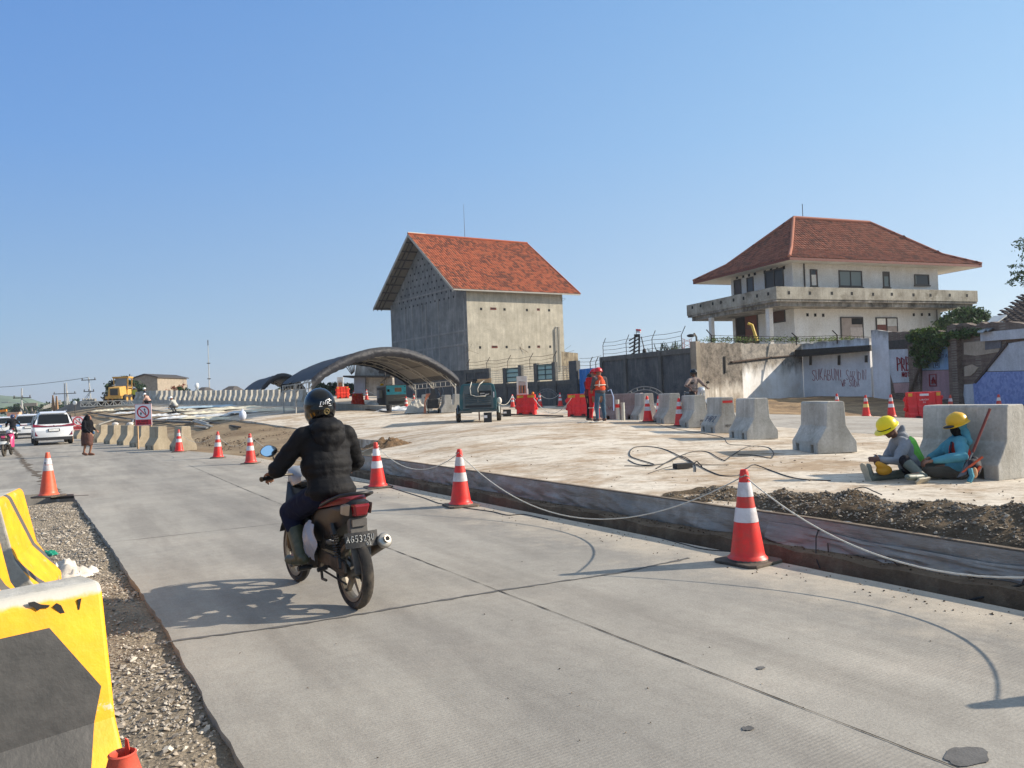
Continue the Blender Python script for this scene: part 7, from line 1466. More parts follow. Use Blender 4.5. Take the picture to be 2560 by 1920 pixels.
    for s in (-1,1): m=MB(); m.tube([g(.9,s*.66,1.80),g(1.1,s*.67,1.84),g(2.4,s*.66,1.82),g(2.6,s*.64,1.75)],.02,5); ob('roof_rail',m,M_CHR,t)
    return t
yw=R(90+34)
c0=atz(136,1112); car('white people carrier beside the walking woman, rear lights joined by a red bar',(c0.x,c0.y,0),yw)
c1=atz(60,1098); car('second white car half hidden behind the dark motorcyclist',(c1.x-.3,c1.y+1,0),yw,4.5,1.78,1.72)
c2=atz(-6,1090); car('third white car cut off by the left edge of the photo',(c2.x-.8,c2.y+2,0),yw,4.2,1.7,1.6)
# ------------------------------------------------------------------ road grader and excavator
M_GY=P('machine_yellow',(204,158,74),.5,var=.18,sc=2,dirt=(140,108,60),dth=.52); M_GYD=P('machine_grime',(74,62,48),.8,var=.3)
gp=hd(286,88); gr=thing('road_grader','yellow road grader with a glazed cab working on the far slab at left','road grader',gp,R(98))
m=MB(); m.hull8([(0,-.7,1.0),(2.2,-.7,1.0),(2.2,.7,1.0),(0,.7,1.0)],[(0,-.62,2.05),(2.2,-.55,2.25),(2.2,.55,2.25),(0,.62,2.05)]); ob('engine_hood',m,M_GY,gr,bevel=.05)
m=MB(); m.box(-.03,0,-.42,.42,1.15,1.9); ob('radiator_grille',m,P('grille_grey',(66,66,62)),gr); m=MB(); m.box(-.25,.0,-.9,.9,.75,1.05); m.box(0,6.8,-.3,.3,.85,1.1); ob('frame',m,M_GY,gr)
m=MB(); 
for a in (-1,1):
    for x in (2.25,3.6): m.bar((x,a*.72,1.8),(x-.05,a*.78,3.25),.1)
    m.bar((2.2,a*.8,3.2),(3.7,a*.8,3.2),.1); m.bar((2.25,a*.72,2.1),(3.6,a*.72,2.1),.1)
m.box(2.1,3.8,-.9,.9,3.22,3.36); m.box(2.25,3.6,-.7,.7,1.2,1.9); ob('cab',m,M_GY,gr); m=MB(); m.box(2.28,2.3,-.62,.62,2.15,3.15); ob('cab_window',m,m_glass('cab_glass',(120,130,136),.2),gr); m=MB(); m.box(2.7,3.1,-.3,.3,1.9,2.6); ob('seat',m,M_DK,gr)
for x in (.7,2.1):
    for s in (-1,1): wheel('wheel',gr,(x,s*1.05,.62),.62,.4,rim=M_GY,axis='Y')
for s in (-1,1): wheel('wheel',gr,(7.3,s*1.0,.62),.62,.35,rim=M_GY,axis='Y')
m=MB(); m.tube([(3.6,0,1.9),(5.2,0,2.3),(7.2,0,1.9),(7.4,0,1.0)],.2,6); m.box(7.2,7.5,-1,1,.8,1.1); m.cbox((4.9,.2,.75),(1.4,1.6,.2),.5); m.cbox((4.9,0,.4),(.12,3.4,.55),.6); m.bar((4.6,.9,1),(4.2,.8,2.6),.12); m.bar((4.6,-.9,1),(4.2,-.8,2.6),.12); ob('blade_gear',m,M_GYD,gr)
m=MB(); m.bar((3.5,1.2,2.4),(3.5,1.3,3.0),.06); m.box(3.4,3.5,1.2,1.5,2.5,2.9); ob('mirror',m,M_DK,gr)
ep=atd(10,1035,92); ex=thing('excavator','orange excavator at the far left behind the cars','excavator',(ep.x,ep.y,0),R(10)); M_EO=P('excavator_orange',(232,140,40),.5,var=.15); k=92/F
m=MB(); m.box(.2,2.3,-1,1,.9,1.6); ob('upper_body',m,M_EO,ex,bevel=.05); m=MB(); m.box(.6,1.9,-.7,.7,1.6,2.0); m.box(.5,2.,-.8,.8,2.01,2.1); ob('cab',m,P('excavator_pale',(226,190,160),.5),ex); m=MB(); m.bar((-.2,0,1.2),(-1.4,0,2.2),.35,.3); m.bar((-1.4,0,2.2),(.3,0,2.35),.25,.25) ; ob('boom',m,M_EO,ex)
m=MB(); m.bar((-.3,0,1.3),(-2.2,0,.8),.28); m.cbox((-2.4,0,.6),(.7,.8,.6)); ob('bucket',m,M_EO,ex); m=MB(); 
for s in (-1,1): m.py([(-.3,.0),(2.4,0),(2.7,.35),(2.4,.7),(-.3,.7),(-.6,.35)],s*1.2-.25,s*1.2+.25)
ob('track',m,M_DK,ex)
sm=hd(76,62); m=MB(); 
for s in range(5): m.bar((rnd.uniform(-.5,.5),0,0),(rnd.uniform(-.9,.9),.2,1.6+rnd.random()),.1)
m.cbox((.1,0,2.4),(.9,.3,.25),.3); m.cbox((-.3,0,1.5),(.5,.3,.4)); tag(ob('machine_part',m,P('machine_grey',(130,124,116),.6),loc=(sm.x,sm.y,.1)),'grey tangle of machine arms standing behind the second white car','machine')
# trash on the shoulder
sheetheap('plastic_trash','crumpled white plastic bag on the gravel beside the yellow block','plastic bag',fst(*st(atz(128,1440)),-.07),.36,.3,.16,P('trash_white',(206,198,186),.5,var=.15),91,.4,4.)
sheetheap('plastic_scrap','small green plastic scrap on the gravel','plastic scrap',fst(*st(atz(110,1378)),-.06),.14,.05,.05,P('scrap_green',(28,140,112),.5),92)
m=MB(); pw_=atz(165,1240); m.cbox((0,0,.0),(.7,.05,.05),.1); tag(ob('timber_strip',m,P('timber_dark',(60,52,44),.9),loc=pw_+Vector((.1,-.05,-.02))),'dark timber strip at the corner of the gravel pit by the orange cone','timber')
# ------------------------------------------------------------------ people
M_SK=P('skin_brown',(142,98,74),.6,var=.1,sc=20,bs=.1); M_SKD=P('skin_dark',(98,66,52),.6,var=.1,sc=20,bs=.1); M_EYE=P('eye_dark',(24,18,16),.3,bs=0)
def cloth(name,c,var=.2,rough=.9,sc=5): return P(name,c,rough,var=var,sc=sc,bs=.8,bd=.02,bsc=11,spec=.2)
def wrinkle(o,amp,sc,seed=0,quilt=None):
    me=o.data; n=len(me.vertices); co=np.zeros(n*3); no=np.zeros(n*3); me.vertices.foreach_get('co',co); me.vertices.foreach_get('normal',no); co=co.reshape(-1,3); no=no.reshape(-1,3)
    d=vnoise(co[:,0]+co[:,2]*.7,co[:,1]+co[:,2]*1.6,sc,seed)*amp+vnoise(co[:,0]*1.3-co[:,2],co[:,1]+co[:,2]*.5,sc*2.2,seed+1)*amp*.5
    if quilt: 
        ph=(co[:,2]-quilt[1])/quilt[0]; d=d+(np.abs(np.sin(ph*math.pi))**.35-.75)*quilt[2]*np.clip((quilt[3]-co[:,2])/.05,0,1)
    co=co+no*d[:,None]; me.vertices.foreach_set('co',co.reshape(-1)); me.update()
def V(*a): return Vector(a)
def basis(fw,up=(0,0,1)):
    f=Vector(fw).normalized(); u=Vector(up); s=u.cross(f).normalized(); u=f.cross(s).normalized(); return Matrix((f,s,u)).transposed()   # columns: forward, left, up
def hand(m,w,fd,pn,side=1,curl=.4,spread=.012,k=1.):
    """w wrist, fd finger direction, pn palm normal (towards palm side)"""
    f=Vector(fd).normalized(); p=Vector(pn); p=(p-f*p.dot(f)).normalized(); s=f.cross(p)*side   # s towards thumb
    c=w+f*.045*k; rot=Matrix((f,s,p)).transposed(); m.ell(c,(.05*k,.042*k,.018*k),rot,12,8)
    for i,(off,ln) in enumerate(((.032,.07),(.011,.08),(-.011,.074),(-.031,.058))):
        b=w+f*.085*k+s*off*k; a=b; d=f.copy(); L=ln*k/2.6
        for j in range(3):
            ang=curl*(.55+.35*j)*1.35; d=(d*math.cos(ang)+p*math.sin(ang)).normalized(); e_=a+d*L*(1.1-.12*j); m.cap(a,(.0098-.0009*j)*k,e_,(.0090-.0009*j)*k,8); a=e_
    b=w+f*.025*k+s*.036*k; d=(f*.6+s*.75+p*.25).normalized(); e_=b+d*.04*k; m.cap(b,.013*k,e_,.011*k,8); d2=(f*.85+s*.1+p*.5).normalized(); m.cap(e_,.011*k,e_+d2*.03*k,.009*k,8)
def headm(m,c,fw,up=(0,0,1),neck=None,k=1.):
    B=basis(fw,up); q=lambda a,b_,z:c+B@Vector((a,b_,z))*k
    m.ell(q(-.01,0,.02),(.095*k,.074*k,.105*k),B); m.ell(q(.03,0,-.055),(.058*k,.052*k,.058*k),B); m.ell(q(.055,0,-.09),(.028*k,.032*k,.022*k),B)
    m.cap(q(.082,0,.015),.008*k,q(.103,0,-.028),.014*k,8); m.ell(q(.082,0,-.058),(.012*k,.026*k,.009*k),B); m.ell(q(.078,0,.035),(.014*k,.05*k,.012*k),B)
    for s in (-1,1): m.ell(q(-.005,s*.076,-.005),(.018*k,.008*k,.03*k),B,8,6); m.ell(q(.062,s*.035,-.015),(.02*k,.02*k,.018*k),B,8,6)
    if neck is not None: m.cap(Vector(neck),.055*k,q(-.02,0,-.04),.052*k)
    return B,q
def eyes(parent,q,k=1.):
    m=MB()
    for s in (-1,1): m.ell(q(.084,s*.03,.012),(.006*k,.012*k,.007*k),None,8,6)
    ob('eyes',m,M_EYE,parent,smooth=180)
def figure(label,loc,rz,J,wear,vox=.014,group=None,k=1.,skin=None,scale=1.):
    """J: joints in local metres (x forward, y left). wear: dict name -> material. Returns root."""
    t=thing('person',label,'person',loc,rz,group); t.scale=(scale,)*3; G=lambda a:Vector(J[a]); sk=skin or M_SK
    m=MB(); B,q=headm(m,G('head'),J['hf'],J.get('hu',(0,0,1)),G('neck'),k)
    m.cap(G('neck'),.06,G('chest'),.10); m.cap(G('chest'),.11,G('pelvis'),.10)
    for s in 'LR':
        sd=1 if s=='L' else -1
        m.cap(G('neck')+V(0,0,-.03),.05,G('sh'+s),.05); m.cap(G('sh'+s),.045,G('el'+s),.035); m.cap(G('el'+s),.036,G('wr'+s),.024); m.cap(G('pelvis'),.09,G('kn'+s),.05); m.cap(G('kn'+s),.052,G('an'+s),.034)
        m.cap(G('an'+s),.036,G('to'+s),.028)
        fd=J.get('fd'+s,G('wr'+s)-G('el'+s)); hand(m,G('wr'+s),fd,J.get('pn'+s,(0,0,-1)),sd*J.get('ts'+s,1),J.get('curl'+s,.45))
    b=blob('body',m,min(vox,wear.get('bv',.011)),sk,t,2)
    if wear.get('eyes'): eyes(t,q,k)
    g=wear.get('grow',0.)
    if 'top' in wear:
        m=MB(); ch,pe,ne=G('chest'),G('pelvis'),G('neck'); side=(G('shL')-G('shR')).normalized(); fw_=(side.cross(ne-pe)).normalized(); upv=(ne-pe).normalized(); Bt=Matrix((fw_,side,upv)).transposed()
        if wear.get('low'): m.ell(pe-upv*.0,(.165+g,.20+g,.12),Bt); m.ell(ch.lerp(pe,.35),(.15+g,.195+g,.2),Bt); m.ell(ch+upv*.10,(.12+g,.20+g,.12),Bt)
        m.ell(ch+upv*.04,(.135+g,.19+g,.19),Bt); m.ell(ch.lerp(pe,.5),(.125+g,.165+g,.19),Bt); m.ell(pe+upv*.05,(.14+g,.175+g,.13),Bt); m.cap(ne-upv*.03,.065+g*.5,ch+upv*.08,.13+g)
        for s in 'LR':
            m.cap(ne-upv*.07,.08+g*.6,G('sh'+s),.066+g*.6); m.cap(G('sh'+s),.070+g*.6,G('el'+s),.054+g*.7); wr=G('wr'+s); el=G('el'+s)
            if wear.get('sleeve','long')=='long': m.cap(el,.056+g*.9,wr-(wr-el).normalized()*.035,.040+g*.5)
        if wear.get('skirt'): 
            z1=wear['skirt']; 
        o=blob('shirt' if not wear.get('tname') else wear['tname'],m,vox,wear['top'],t,2); wrinkle(o,wear.get('wr_',.010),5.,3,wear.get('quilt'))
    if 'legs' in wear:
        m=MB(); pe=G('pelvis'); side=(G('shL')-G('shR')).normalized()
        m.ell(pe,(.135,.175,.12))
        for s in 'LR':
            sd=1 if s=='L' else -1; h=pe+side*.085*sd-V(0,0,.02); kn,an=G('kn'+s),G('an'+s); lg=wear.get('lg',0.); m.cap(h,.098+lg,kn,.072+.3*g+lg); bt=wear.get('legend',1.); m.cap(kn,.072+.3*g+lg,kn.lerp(an,bt),.056 if bt>.8 else .066)
        o=blob('trousers',m,vox,wear['legs'],t,2); wrinkle(o,.008,6.,8)
    if 'boots' in wear:
        for s in 'LR':
            m=MB(); kn,an,to=G('kn'+s),G('an'+s),G('to'+s); bh=wear.get('booth',.62); tp=an.lerp(kn,bh); dn=(an-tp).normalized() if bh>.05 else V(0,0,-1)
            bw=wear.get('bw',0.); m.cap(tp,.058+bw*1.4,an,.048+bw); hl=an+dn*.045-(to-an).normalized()*.03; m.cap(hl,.048,an.lerp(to,.6)+dn*.03,.046); m.cap(an.lerp(to,.5)+dn*.03,.046,to+dn*.01,.042)
            o=blob('boot' if bh>.2 else 'shoe',m,min(vox,.012),wear['boots'],t,2)
            if 'sole' in wear:
                m=MB(); f_=(to-an).normalized(); n_=dn; sx_=f_.cross(n_).normalized(); c_=an+dn*.088; pts=[(-.07,.03),(-.05,.042),(.05,.036),(.12,.048),(.19,.042),(.215,.0),(.19,-.042),(.12,-.048),(.05,-.036),(-.05,-.042),(-.07,-.03)]
                m.add([c_+f_*a+sx_*b_ for a,b_ in pts]+[c_+f_*a+sx_*b_+n_*.022 for a,b_ in pts],[tuple(range(11)),tuple(range(11,22))]+[(i,(i+1)%11,11+(i+1)%11,11+i) for i in range(11)]); ob('sole',m,wear['sole'],o)
    return t,B,q
def helmet_hard(parent,q,B,mat,k=1.,brim=.05):
    m=MB(); M=Matrix.Translation(q(0,0,.045))@B.to_4x4(); o=[(.128,-.005),(.13,.03),(.12,.07),(.095,.105),(.055,.128),(.02,.135),(.001,.136)]
    m.lathe([(a*k,b_*k) for a,b_ in o],24,M,cap=False); o_=ob('hard_hat',m,mat,parent,smooth=60)
    m=MB(); pts=[]
    for i in range(24):
        a=2*math.pi*i/24; e=(.128+(.018 if math.cos(a)<.2 else .018+brim*max(0,math.cos(a))**1.2))*k; pts.append((a,e))
    vs=[M@Vector((.126*k*math.cos(a),.126*k*math.sin(a),0)) for a,e in pts]+[M@Vector((e*math.cos(a),e*math.sin(a),-.012*k-.008*max(0,math.cos(a)))) for a,e in pts]+[M@Vector((e*math.cos(a),e*math.sin(a),-.018*k-.008*max(0,math.cos(a)))) for a,e in pts]
    m.add(vs,[(i,(i+1)%24,24+(i+1)%24,24+i) for i in range(24)]+[(24+i,24+(i+1)%24,48+(i+1)%24,48+i) for i in range(24)]); ob('brim',m,mat,o_,smooth=60,fix=False)
    m=MB(); m.tube([M@Vector((math.cos(a)*.11,0,.02+.118*math.sin(a))) for a in np.linspace(.5,2.6,9)],.012,5); ob('ridge',m,mat,o_); return o_
# ------------------------------------------------------------------ motorcycles (x forward, origin under the rear wheel)
def motorcycle(label,loc,yaw,paint,seatm,plate_text=None,platem=None,lamp=None,group='motorcycles',detail=True,muffler=True,white_plate=False):
    t=thing('motorcycle',label,'motorcycle',loc,yaw,group); MB_=P('bike_black',(26,26,28),.45,var=.3,sc=4,dirt=(70,64,56),dth=.56,damt=.5); MM=P('bike_metal',(120,116,108),.45,.7,var=.3,sc=9,dirt=(80,70,60)); ME=P('engine_dark',(58,54,50),.6,.5,var=.4,sc=12,dirt=(110,98,82),dth=.5)
    for x in (0,1.24):
        w_=.040 if x==0 else .034; o=MB(); n=40; Mx=Matrix.Translation((x,0,.285))@Matrix.Rotation(R(90),4,'X')
        o.lathe([(.225,-w_*.55),(.245,-w_*.95),(.268,-w_),(.280,-w_*.55),(.286,0),(.280,w_*.55),(.268,w_),(.245,w_*.95),(.225,w_*.55),(.22,0),(.225,-w_*.55)],n,Mx,cap=False); tz=ob('wheel',o,M_TY,t,smooth=35)
        o=MB(); o.lathe([(.200,-.03),(.226,-.034),(.226,.034),(.200,.03),(.196,0),(.200,-.03)],n,Mx,cap=False); o.lathe([(.02,-.05),(.05,-.045),(.055,0),(.05,.045),(.02,.05)],16,Mx)
        for i in range(5):
            a=2*math.pi*i/5+.3; c,s=math.cos(a),math.sin(a); A=V(x+c*.045,0,.285+s*.045); Bq=V(x+c*.2,0,.285+s*.2); px_=V(-s,0,c)
            o.hull8([A-px_*.026-V(0,.018,0),A+px_*.026-V(0,.018,0),A+px_*.026+V(0,.018,0),A-px_*.026+V(0,.018,0)],[Bq-px_*.014-V(0,.014,0),Bq+px_*.014-V(0,.014,0),Bq+px_*.014+V(0,.014,0),Bq-px_*.014+V(0,.014,0)])
        ob('rim',o,P('rim_grey_bike',(128,122,112),.5,.6,dirt=(70,62,54)),tz)
        if x==0: o=MB(); o.lathe([(.07,.03),(.085,.03),(.085,.055),(.07,.055)],20,Mx); o.tube([(.0,.07,.37),(.5,.07,.40)],.01,4); o.tube([(.0,.07,.20),(.5,.07,.24)],.01,4); ob('sprocket',o,ME,tz)
    # swingarm, chain cover, shocks
    m=MB(); 
    for s in (-1,1): m.bar((.5,s*.08,.34),(-.03,s*.085,.285),.035,.05)
    ob('swingarm',m,ME,t,bevel=.006)
    m=MB(); m.hull8([(-.09,.088,.30),(.45,.088,.32),(.45,.115,.32),(-.09,.115,.30)],[(-.06,.088,.38),(.45,.088,.43),(.45,.11,.43),(-.06,.11,.38)]); ob('chain_cover',m,ME,t,bevel=.01)
    for s in (-1,1):
        m=MB(); a=V(.0,s*.115,.33);b_=V(.13,s*.115,.66); m.tube([a,b_],.012,6); k_=11
        m.tube([a.lerp(b_,.25+.6*i/60)+V(.026*math.cos(i*1.15),.026*math.sin(i*1.15),0) for i in range(61)],.006,5); m.tube([a.lerp(b_,.75),b_],.028,8); m.tube([a,a.lerp(b_,.22)],.02,7); ob('shock_absorber',m,ME if s<0 else MB_,t)
    # engine and frame
    m=MB(); m.cbox((.62,0,.34),(.34,.2,.18)); m.lathe([(.075,-.13),(.09,-.1),(.09,.1),(.075,.13)],18,Matrix.Translation((.58,0,.33))@Matrix.Rotation(R(90),4,'X')); m.cbox((.86,0,.40),(.2,.13,.13)); 
    for k in range(5): m.cbox((.78+.04*k,0,.40),(.012,.16,.16))
    ob('engine',m,ME,t,bevel=.012)
    m=MB(); m.bar((.45,0,.62),(1.0,0,.5),.08); m.bar((1.0,0,.5),(1.02,0,.9),.08); m.bar((.3,.09,.66),(.5,.08,.3),.03); m.bar((.3,-.09,.66),(.5,-.08,.3),.03); ob('frame',m,MB_,t)
    m=MB(); m.tube([(.55,.24,.26),(.55,-.24,.26)],.013,6); 
    for s in (-1,1): m.tube([(.55,s*.14,.26),(.55,s*.25,.26)],.022,8); m.tube([(.25,s*.12,.30),(.25,s*.2,.29)],.018,7); m.tube([(.25,s*.1,.30),(.4,s*.09,.34)],.012,5)
    ob('foot_peg',m,MB_,t); m=MB(); m.tube([(.42,.1,.25),(.32,.135,.2),(.2,.15,.21)],.011,6); m.tube([(.62,.2,.27),(.75,.2,.25)],.008,5); ob('side_stand',m,ME,t)
    # bodywork: tail, side covers, under seat, leg shield
    def loft(secs): 
        mm=MB(); n=len(secs[0]); mm.add([p for s_ in secs for p in s_],[(i*n+j,i*n+(j+1)%n,(i+1)*n+(j+1)%n,(i+1)*n+j) for i in range(len(secs)-1) for j in range(n)]+[tuple(range(n))[::-1],tuple(range((len(secs)-1)*n,len(secs)*n))]); return mm
    def ring(x,zt,zb_,w1,w0): return [(x,-w0,zb_),(x,w0,zb_),(x,w1,(zt+zb_)/2+.01),(x,w1*.9,zt-.02),(x,w1*.55,zt),(x,-w1*.55,zt),(x,-w1*.9,zt-.02),(x,-w1,(zt+zb_)/2+.01)]
    m=loft([ring(-.27,.845,.80,.055,.035),ring(-.22,.86,.73,.095,.07),ring(-.08,.835,.66,.115,.085),(ring(.15,.79,.56,.125,.09)),ring(.42,.755,.48,.125,.09),ring(.6,.70,.46,.10,.08),ring(.74,.6,.46,.06,.05)]); ob('tail_cover',m,MB_,t,smooth=50)
    m=loft([[(x,-w,z),(x,w,z),(x,w*.96,z+h*.7),(x,w*.6,z+h),(x,-w*.6,z+h),(x,-w*.96,z+h*.7)] for x,w,z,h in ((-.20,.06,.845,.03),(-.15,.095,.83,.06),(.05,.125,.80,.065),(.28,.13,.765,.065),(.5,.125,.735,.06),(.7,.10,.71,.06),(.82,.05,.66,.05))]); ob('seat',m,seatm,t,smooth=50)
    m=MB(); m.tube([(.18,.135,.79),(-.02,.15,.845),(-.2,.135,.895),(-.285,.07,.91),(-.30,0,.912),(-.285,-.07,.91),(-.2,-.135,.895),(-.02,-.15,.845),(.18,-.135,.79)],.014,8); ob('grab_rail',m,MB_,t,smooth=60)
    m=MB(); m.hull8([(-.285,-.05,.735),(-.285,.05,.735),(-.18,.07,.73),(-.18,-.07,.73)],[(-.312,-.068,.825),(-.312,.068,.825),(-.2,.085,.84),(-.2,-.085,.84)]); ob('tail_light',m,lamp or P('tail_lens_red',(128,18,28),.25,bs=0,coat=.3),t,bevel=.015)
    for s in (-1,1):
        m=MB(); m.hull8([(-.27,s*.09,.74),(-.2,s*.12,.75),(-.16,s*.12,.75),(-.2,s*.09,.74)],[(-.30,s*.092,.835),(-.23,s*.118,.82),(-.17,s*.118,.82),(-.2,s*.092,.835)]); ob('turn_signal',m,P('signal_smoke',(150,138,122),.3),t,bevel=.008)
    # rear mudguard with plate
    m=MB(); m.hull8([(-.22,-.07,.735),(-.22,.07,.735),(-.16,.07,.73),(-.16,-.07,.73)],[(-.25,-.075,.56),(-.25,.075,.56),(-.2,.075,.55),(-.2,-.075,.55)]); m.hull8([(-.262,-.085,.50),(-.262,.085,.50),(-.245,.085,.50),(-.245,-.085,.50)],[(-.30,-.07,.30),(-.30,.07,.30),(-.285,.07,.30),(-.285,-.07,.30)]); ob('mudguard',m,P('mudguard_grey',(74,72,70),.6,var=.2,dirt=(120,110,96)),t,bevel=.012)
    m=MB(); pl_=(lambda u,z,d=0.:V(-.268-d-.02*(1-(u/.14)**2)-(.60-z)*.12,u,z)); rows=[[pl_(-.135+.27*j/10,.50+.115*i/3) for j in range(11)] for i in range(4)]; m.grid(rows); m.grid([[p+V(.006,0,0) for p in r_] for r_ in rows]); ob('number_plate',m,(P('plate_white',(226,226,222)) if white_plate else P('plate_black',(34,34,36),.5,dirt=(90,84,76),dth=.55)),t,fix=False)
    if plate_text:
        m=MB(); scrawl(m,plate_text[0],lambda x,z:pl_(.125-x,.545+z,.004),.046,.020,.0032,.0335,0.); scrawl(m,plate_text[1],lambda x,z:pl_(-.03-x,.512+z,.004),.022,.014,.003,.024,0.); ob('plate_lettering',m,P('plate_letter_grey',(186,186,182),.6),t)
    m=MB(); m.box(-.255,-.235,-.06,.06,.655,.71); ob('reflector',m,P('reflector_grey',(96,92,88),.3),t)
    if muffler:
        a=V(.42,-.12,.25);b_=V(-.17,-.185,.525); d=(b_-a).normalized(); m=MB(); m.tube([V(.85,-.08,.3),V(.6,-.14,.2),a],.018,7); m.tube([a,a.lerp(b_,.12),a.lerp(b_,.3),b_],[.022,.04,.052,.054],18); o=ob('muffler',m,P('muffler_dark',(92,84,74),.45,.5,var=.35,sc=5,dirt=(70,60,50)),t,smooth=50)
        m=MB(); m.tube([b_-d*.02,b_+d*.012,b_+d*.022],[.058,.060,.05],20); m.tube([b_+d*.018,b_+d*.05],.027,14); ob('end_cap',m,P('muffler_silver',(170,166,158),.4,.7),o,smooth=50); m=MB(); m.tube([b_+d*.045,b_+d*.052],.019,12); ob('outlet',m,M_DK,o)
    # front: leg shield, fork, fender, handlebar, headlamp, mirrors
    m=loft([[(x,-w,zb_),(x,w,zb_),(x+.02,w,zt*.7+zb_*.3),(x+.05,w*.8,zt),(x+.05,-w*.8,zt),(x+.02,-w,zt*.7+zb_*.3)] for x,w,zb_,zt in ((.80,.05,.42,.66),(.90,.13,.32,.86),(1.0,.17,.36,.93),(1.06,.12,.45,.92))]); ob('leg_shield',m,paint,t,smooth=40)
    m=MB(); 
    for s in (-1,1): m.tube([(1.24,s*.06,.285),(1.08,s*.06,.82)],[.016,.022],8)
    ob('front_fork',m,MM,t); m=MB()
    rows=[[V(1.24+.315*math.cos(a),y,.285+.315*math.sin(a)-.25*abs(y)**1.5) for y in (-.06,-.04,0,.04,.06)] for a in np.linspace(.5,2.5,14)]; m.grid(rows); m.grid([[p-V(0,0,.006) for p in r_] for r_ in rows]); ob('front_fender',m,paint,t,smooth=60,fix=False)
    m=loft([[(x,-w,z0),(x,w,z0),(x,w,z1-.03),(x,w*.6,z1),(x,-w*.6,z1),(x,-w,z1-.03)] for x,w,z0,z1 in ((.92,.06,.93,1.0),(.98,.11,.9,1.04),(1.08,.12,.88,1.06),(1.16,.08,.88,1.0))]); ob('handlebar_cover',m,P('cowl_silver',(170,174,180),.35,.3),t,smooth=40)
    m=MB(); m.ell((1.15,0,.95),(.05,.085,.06)); ob('headlamp',m,P('lens_clear',(216,222,226),.15,bs=0),t,smooth=60)
    m=MB(); m.tube([(.93,.36,.99),(.98,.16,1.0),(1.0,0,.99),(.98,-.16,1.0),(.93,-.36,.99)],.011,7); ob('handlebar',m,MM,t,smooth=60)
    for s in (-1,1):
        m=MB(); m.tube([(.915,s*.40,.985),(.945,s*.27,.995)],.018,9); m.tube([(.91,s*.41,.984),(.915,s*.40,.985)],.022,9); ob('grip',m,MB_,t); m=MB(); m.tube([(.965,s*.24,1.0),(1.0,s*.34,.98),(.98,s*.40,.975)],.006,5); ob('brake_lever',m,MM,t)
        m=MB(); m.tube([(.98,s*.19,1.0),(.98,s*.25,1.08),(.98,s*.28,1.17)],.007,6); rows=[]; c_=V(.975,s*.315,1.215); mm=[(math.cos(a)*.070*(1+.12*math.cos(2*a+.6*s)),math.sin(a)*.052) for a in np.linspace(0,2*math.pi,21)[:-1]]
        m.prism(mm,lambda y,z:(c_.x+.3*z,c_.y+y,c_.z+z),lambda y,z:(c_.x+.03+.3*z,c_.y+y*.7,c_.z+z*.7)); o=ob('mirror',m,MB_,t); m=MB(); m.prism([(a*.93,b_*.93) for a,b_ in mm],lambda y,z:(c_.x-.003+.3*z,c_.y+y,c_.z+z),lambda y,z:(c_.x-.001+.3*z,c_.y+y,c_.z+z)); ob('mirror_glass',m,P('mirror_glass',(225,235,240),.05,1.,bs=0,var=0),o)
    for ch in t.children:
        k0=ch.name.split('.')[0]
        if k0 in ('tail_light','turn_signal','mudguard','number_plate','plate_lettering','reflector','grab_rail'): ch.location.x=.12
        if k0 in ('seat','tail_cover'): ch.scale.x=.9; ch.location.x=.075
    return t
rw=atz(889,1521); fwp=atz(752,1456); byaw=math.atan2(fwp.y-rw.y,fwp.x-rw.x)
M_RS=P('seat_red',(116,24,34),.5,var=.2,sc=6,dirt=(90,40,40),dth=.55); M_PB_=P('paint_black',(24,24,26),.3,var=.2,bs=0,coat=.3)
mc=motorcycle('worn black motorcycle with a red seat ridden past on the road, nearest vehicle',rw,byaw,M_PB_,M_RS,('AG5325U','02'))
RM=Matrix.Translation(rw)@Matrix.Rotation(byaw,4,'Z')
m=MB(); n_=14; rows=[[V(.47+.11*u*(.45+.8*math.sin(2.6*v+.3))+.01*math.sin(9*v),.165+.05*math.sin(math.pi*v)*math.cos(u*1.4)+.008*math.sin(11*v+7*u),.66-.30*v-.03*abs(u)) for u in np.linspace(-1,1,13)] for v in np.linspace(0,1,15)]; m.grid(rows); bagp=ob('plastic_bag',m,P('bag_white',(150,153,162),.35,var=.2,sc=9,bs=.5),loc=rw,rz=byaw,smooth=60,fix=False); tag(bagp,'crumpled pale plastic bag hanging at the rider knee on the motorcycle','plastic bag')
# rider
jack=P('jacket_black',(17,17,20),.72,var=.3,sc=4,bs=.6,bd=.02,bsc=14,spec=.25)
J=dict(pelvis=(.42,0,.88),chest=(.50,0,1.20),neck=(.545,0,1.43),head=(.58,0,1.555),hf=(1,.05,0),hu=(0,0,1),shL=(.50,.19,1.345),shR=(.50,-.19,1.345),elL=(.64,.36,1.08),elR=(.66,-.345,1.10),wrL=(.865,.305,1.045),wrR=(.885,-.345,1.015),
  knL=(.88,.17,.68),knR=(.88,-.17,.68),anL=(.60,.20,.36),anR=(.60,-.20,.36),toL=(.79,.235,.31),toR=(.79,-.235,.31),fdL=(.75,.12,-.3),fdR=(.75,-.05,-.35),pnL=(-.3,0,-1),pnR=(-.3,0,-1),curlL=.75,curlR=.75,tsL=1,tsR=1)
rid,B,q=figure('person riding the nearest motorcycle in a black quilted hooded jacket and black helmet',rw,byaw,J,dict(top=jack,tname='quilted_jacket',low=1,lg=.022,bw=.012,grow=.026,wr_=.009,quilt=(.075,1.0,.009,1.33),legs=cloth('trousers_navy',(20,26,48)),legend=.55,boots=P('rubber_boot_green',(62,68,50),.5,var=.25,dirt=(110,104,84),dth=.56),booth=.75,bv=.009),vox=.012)
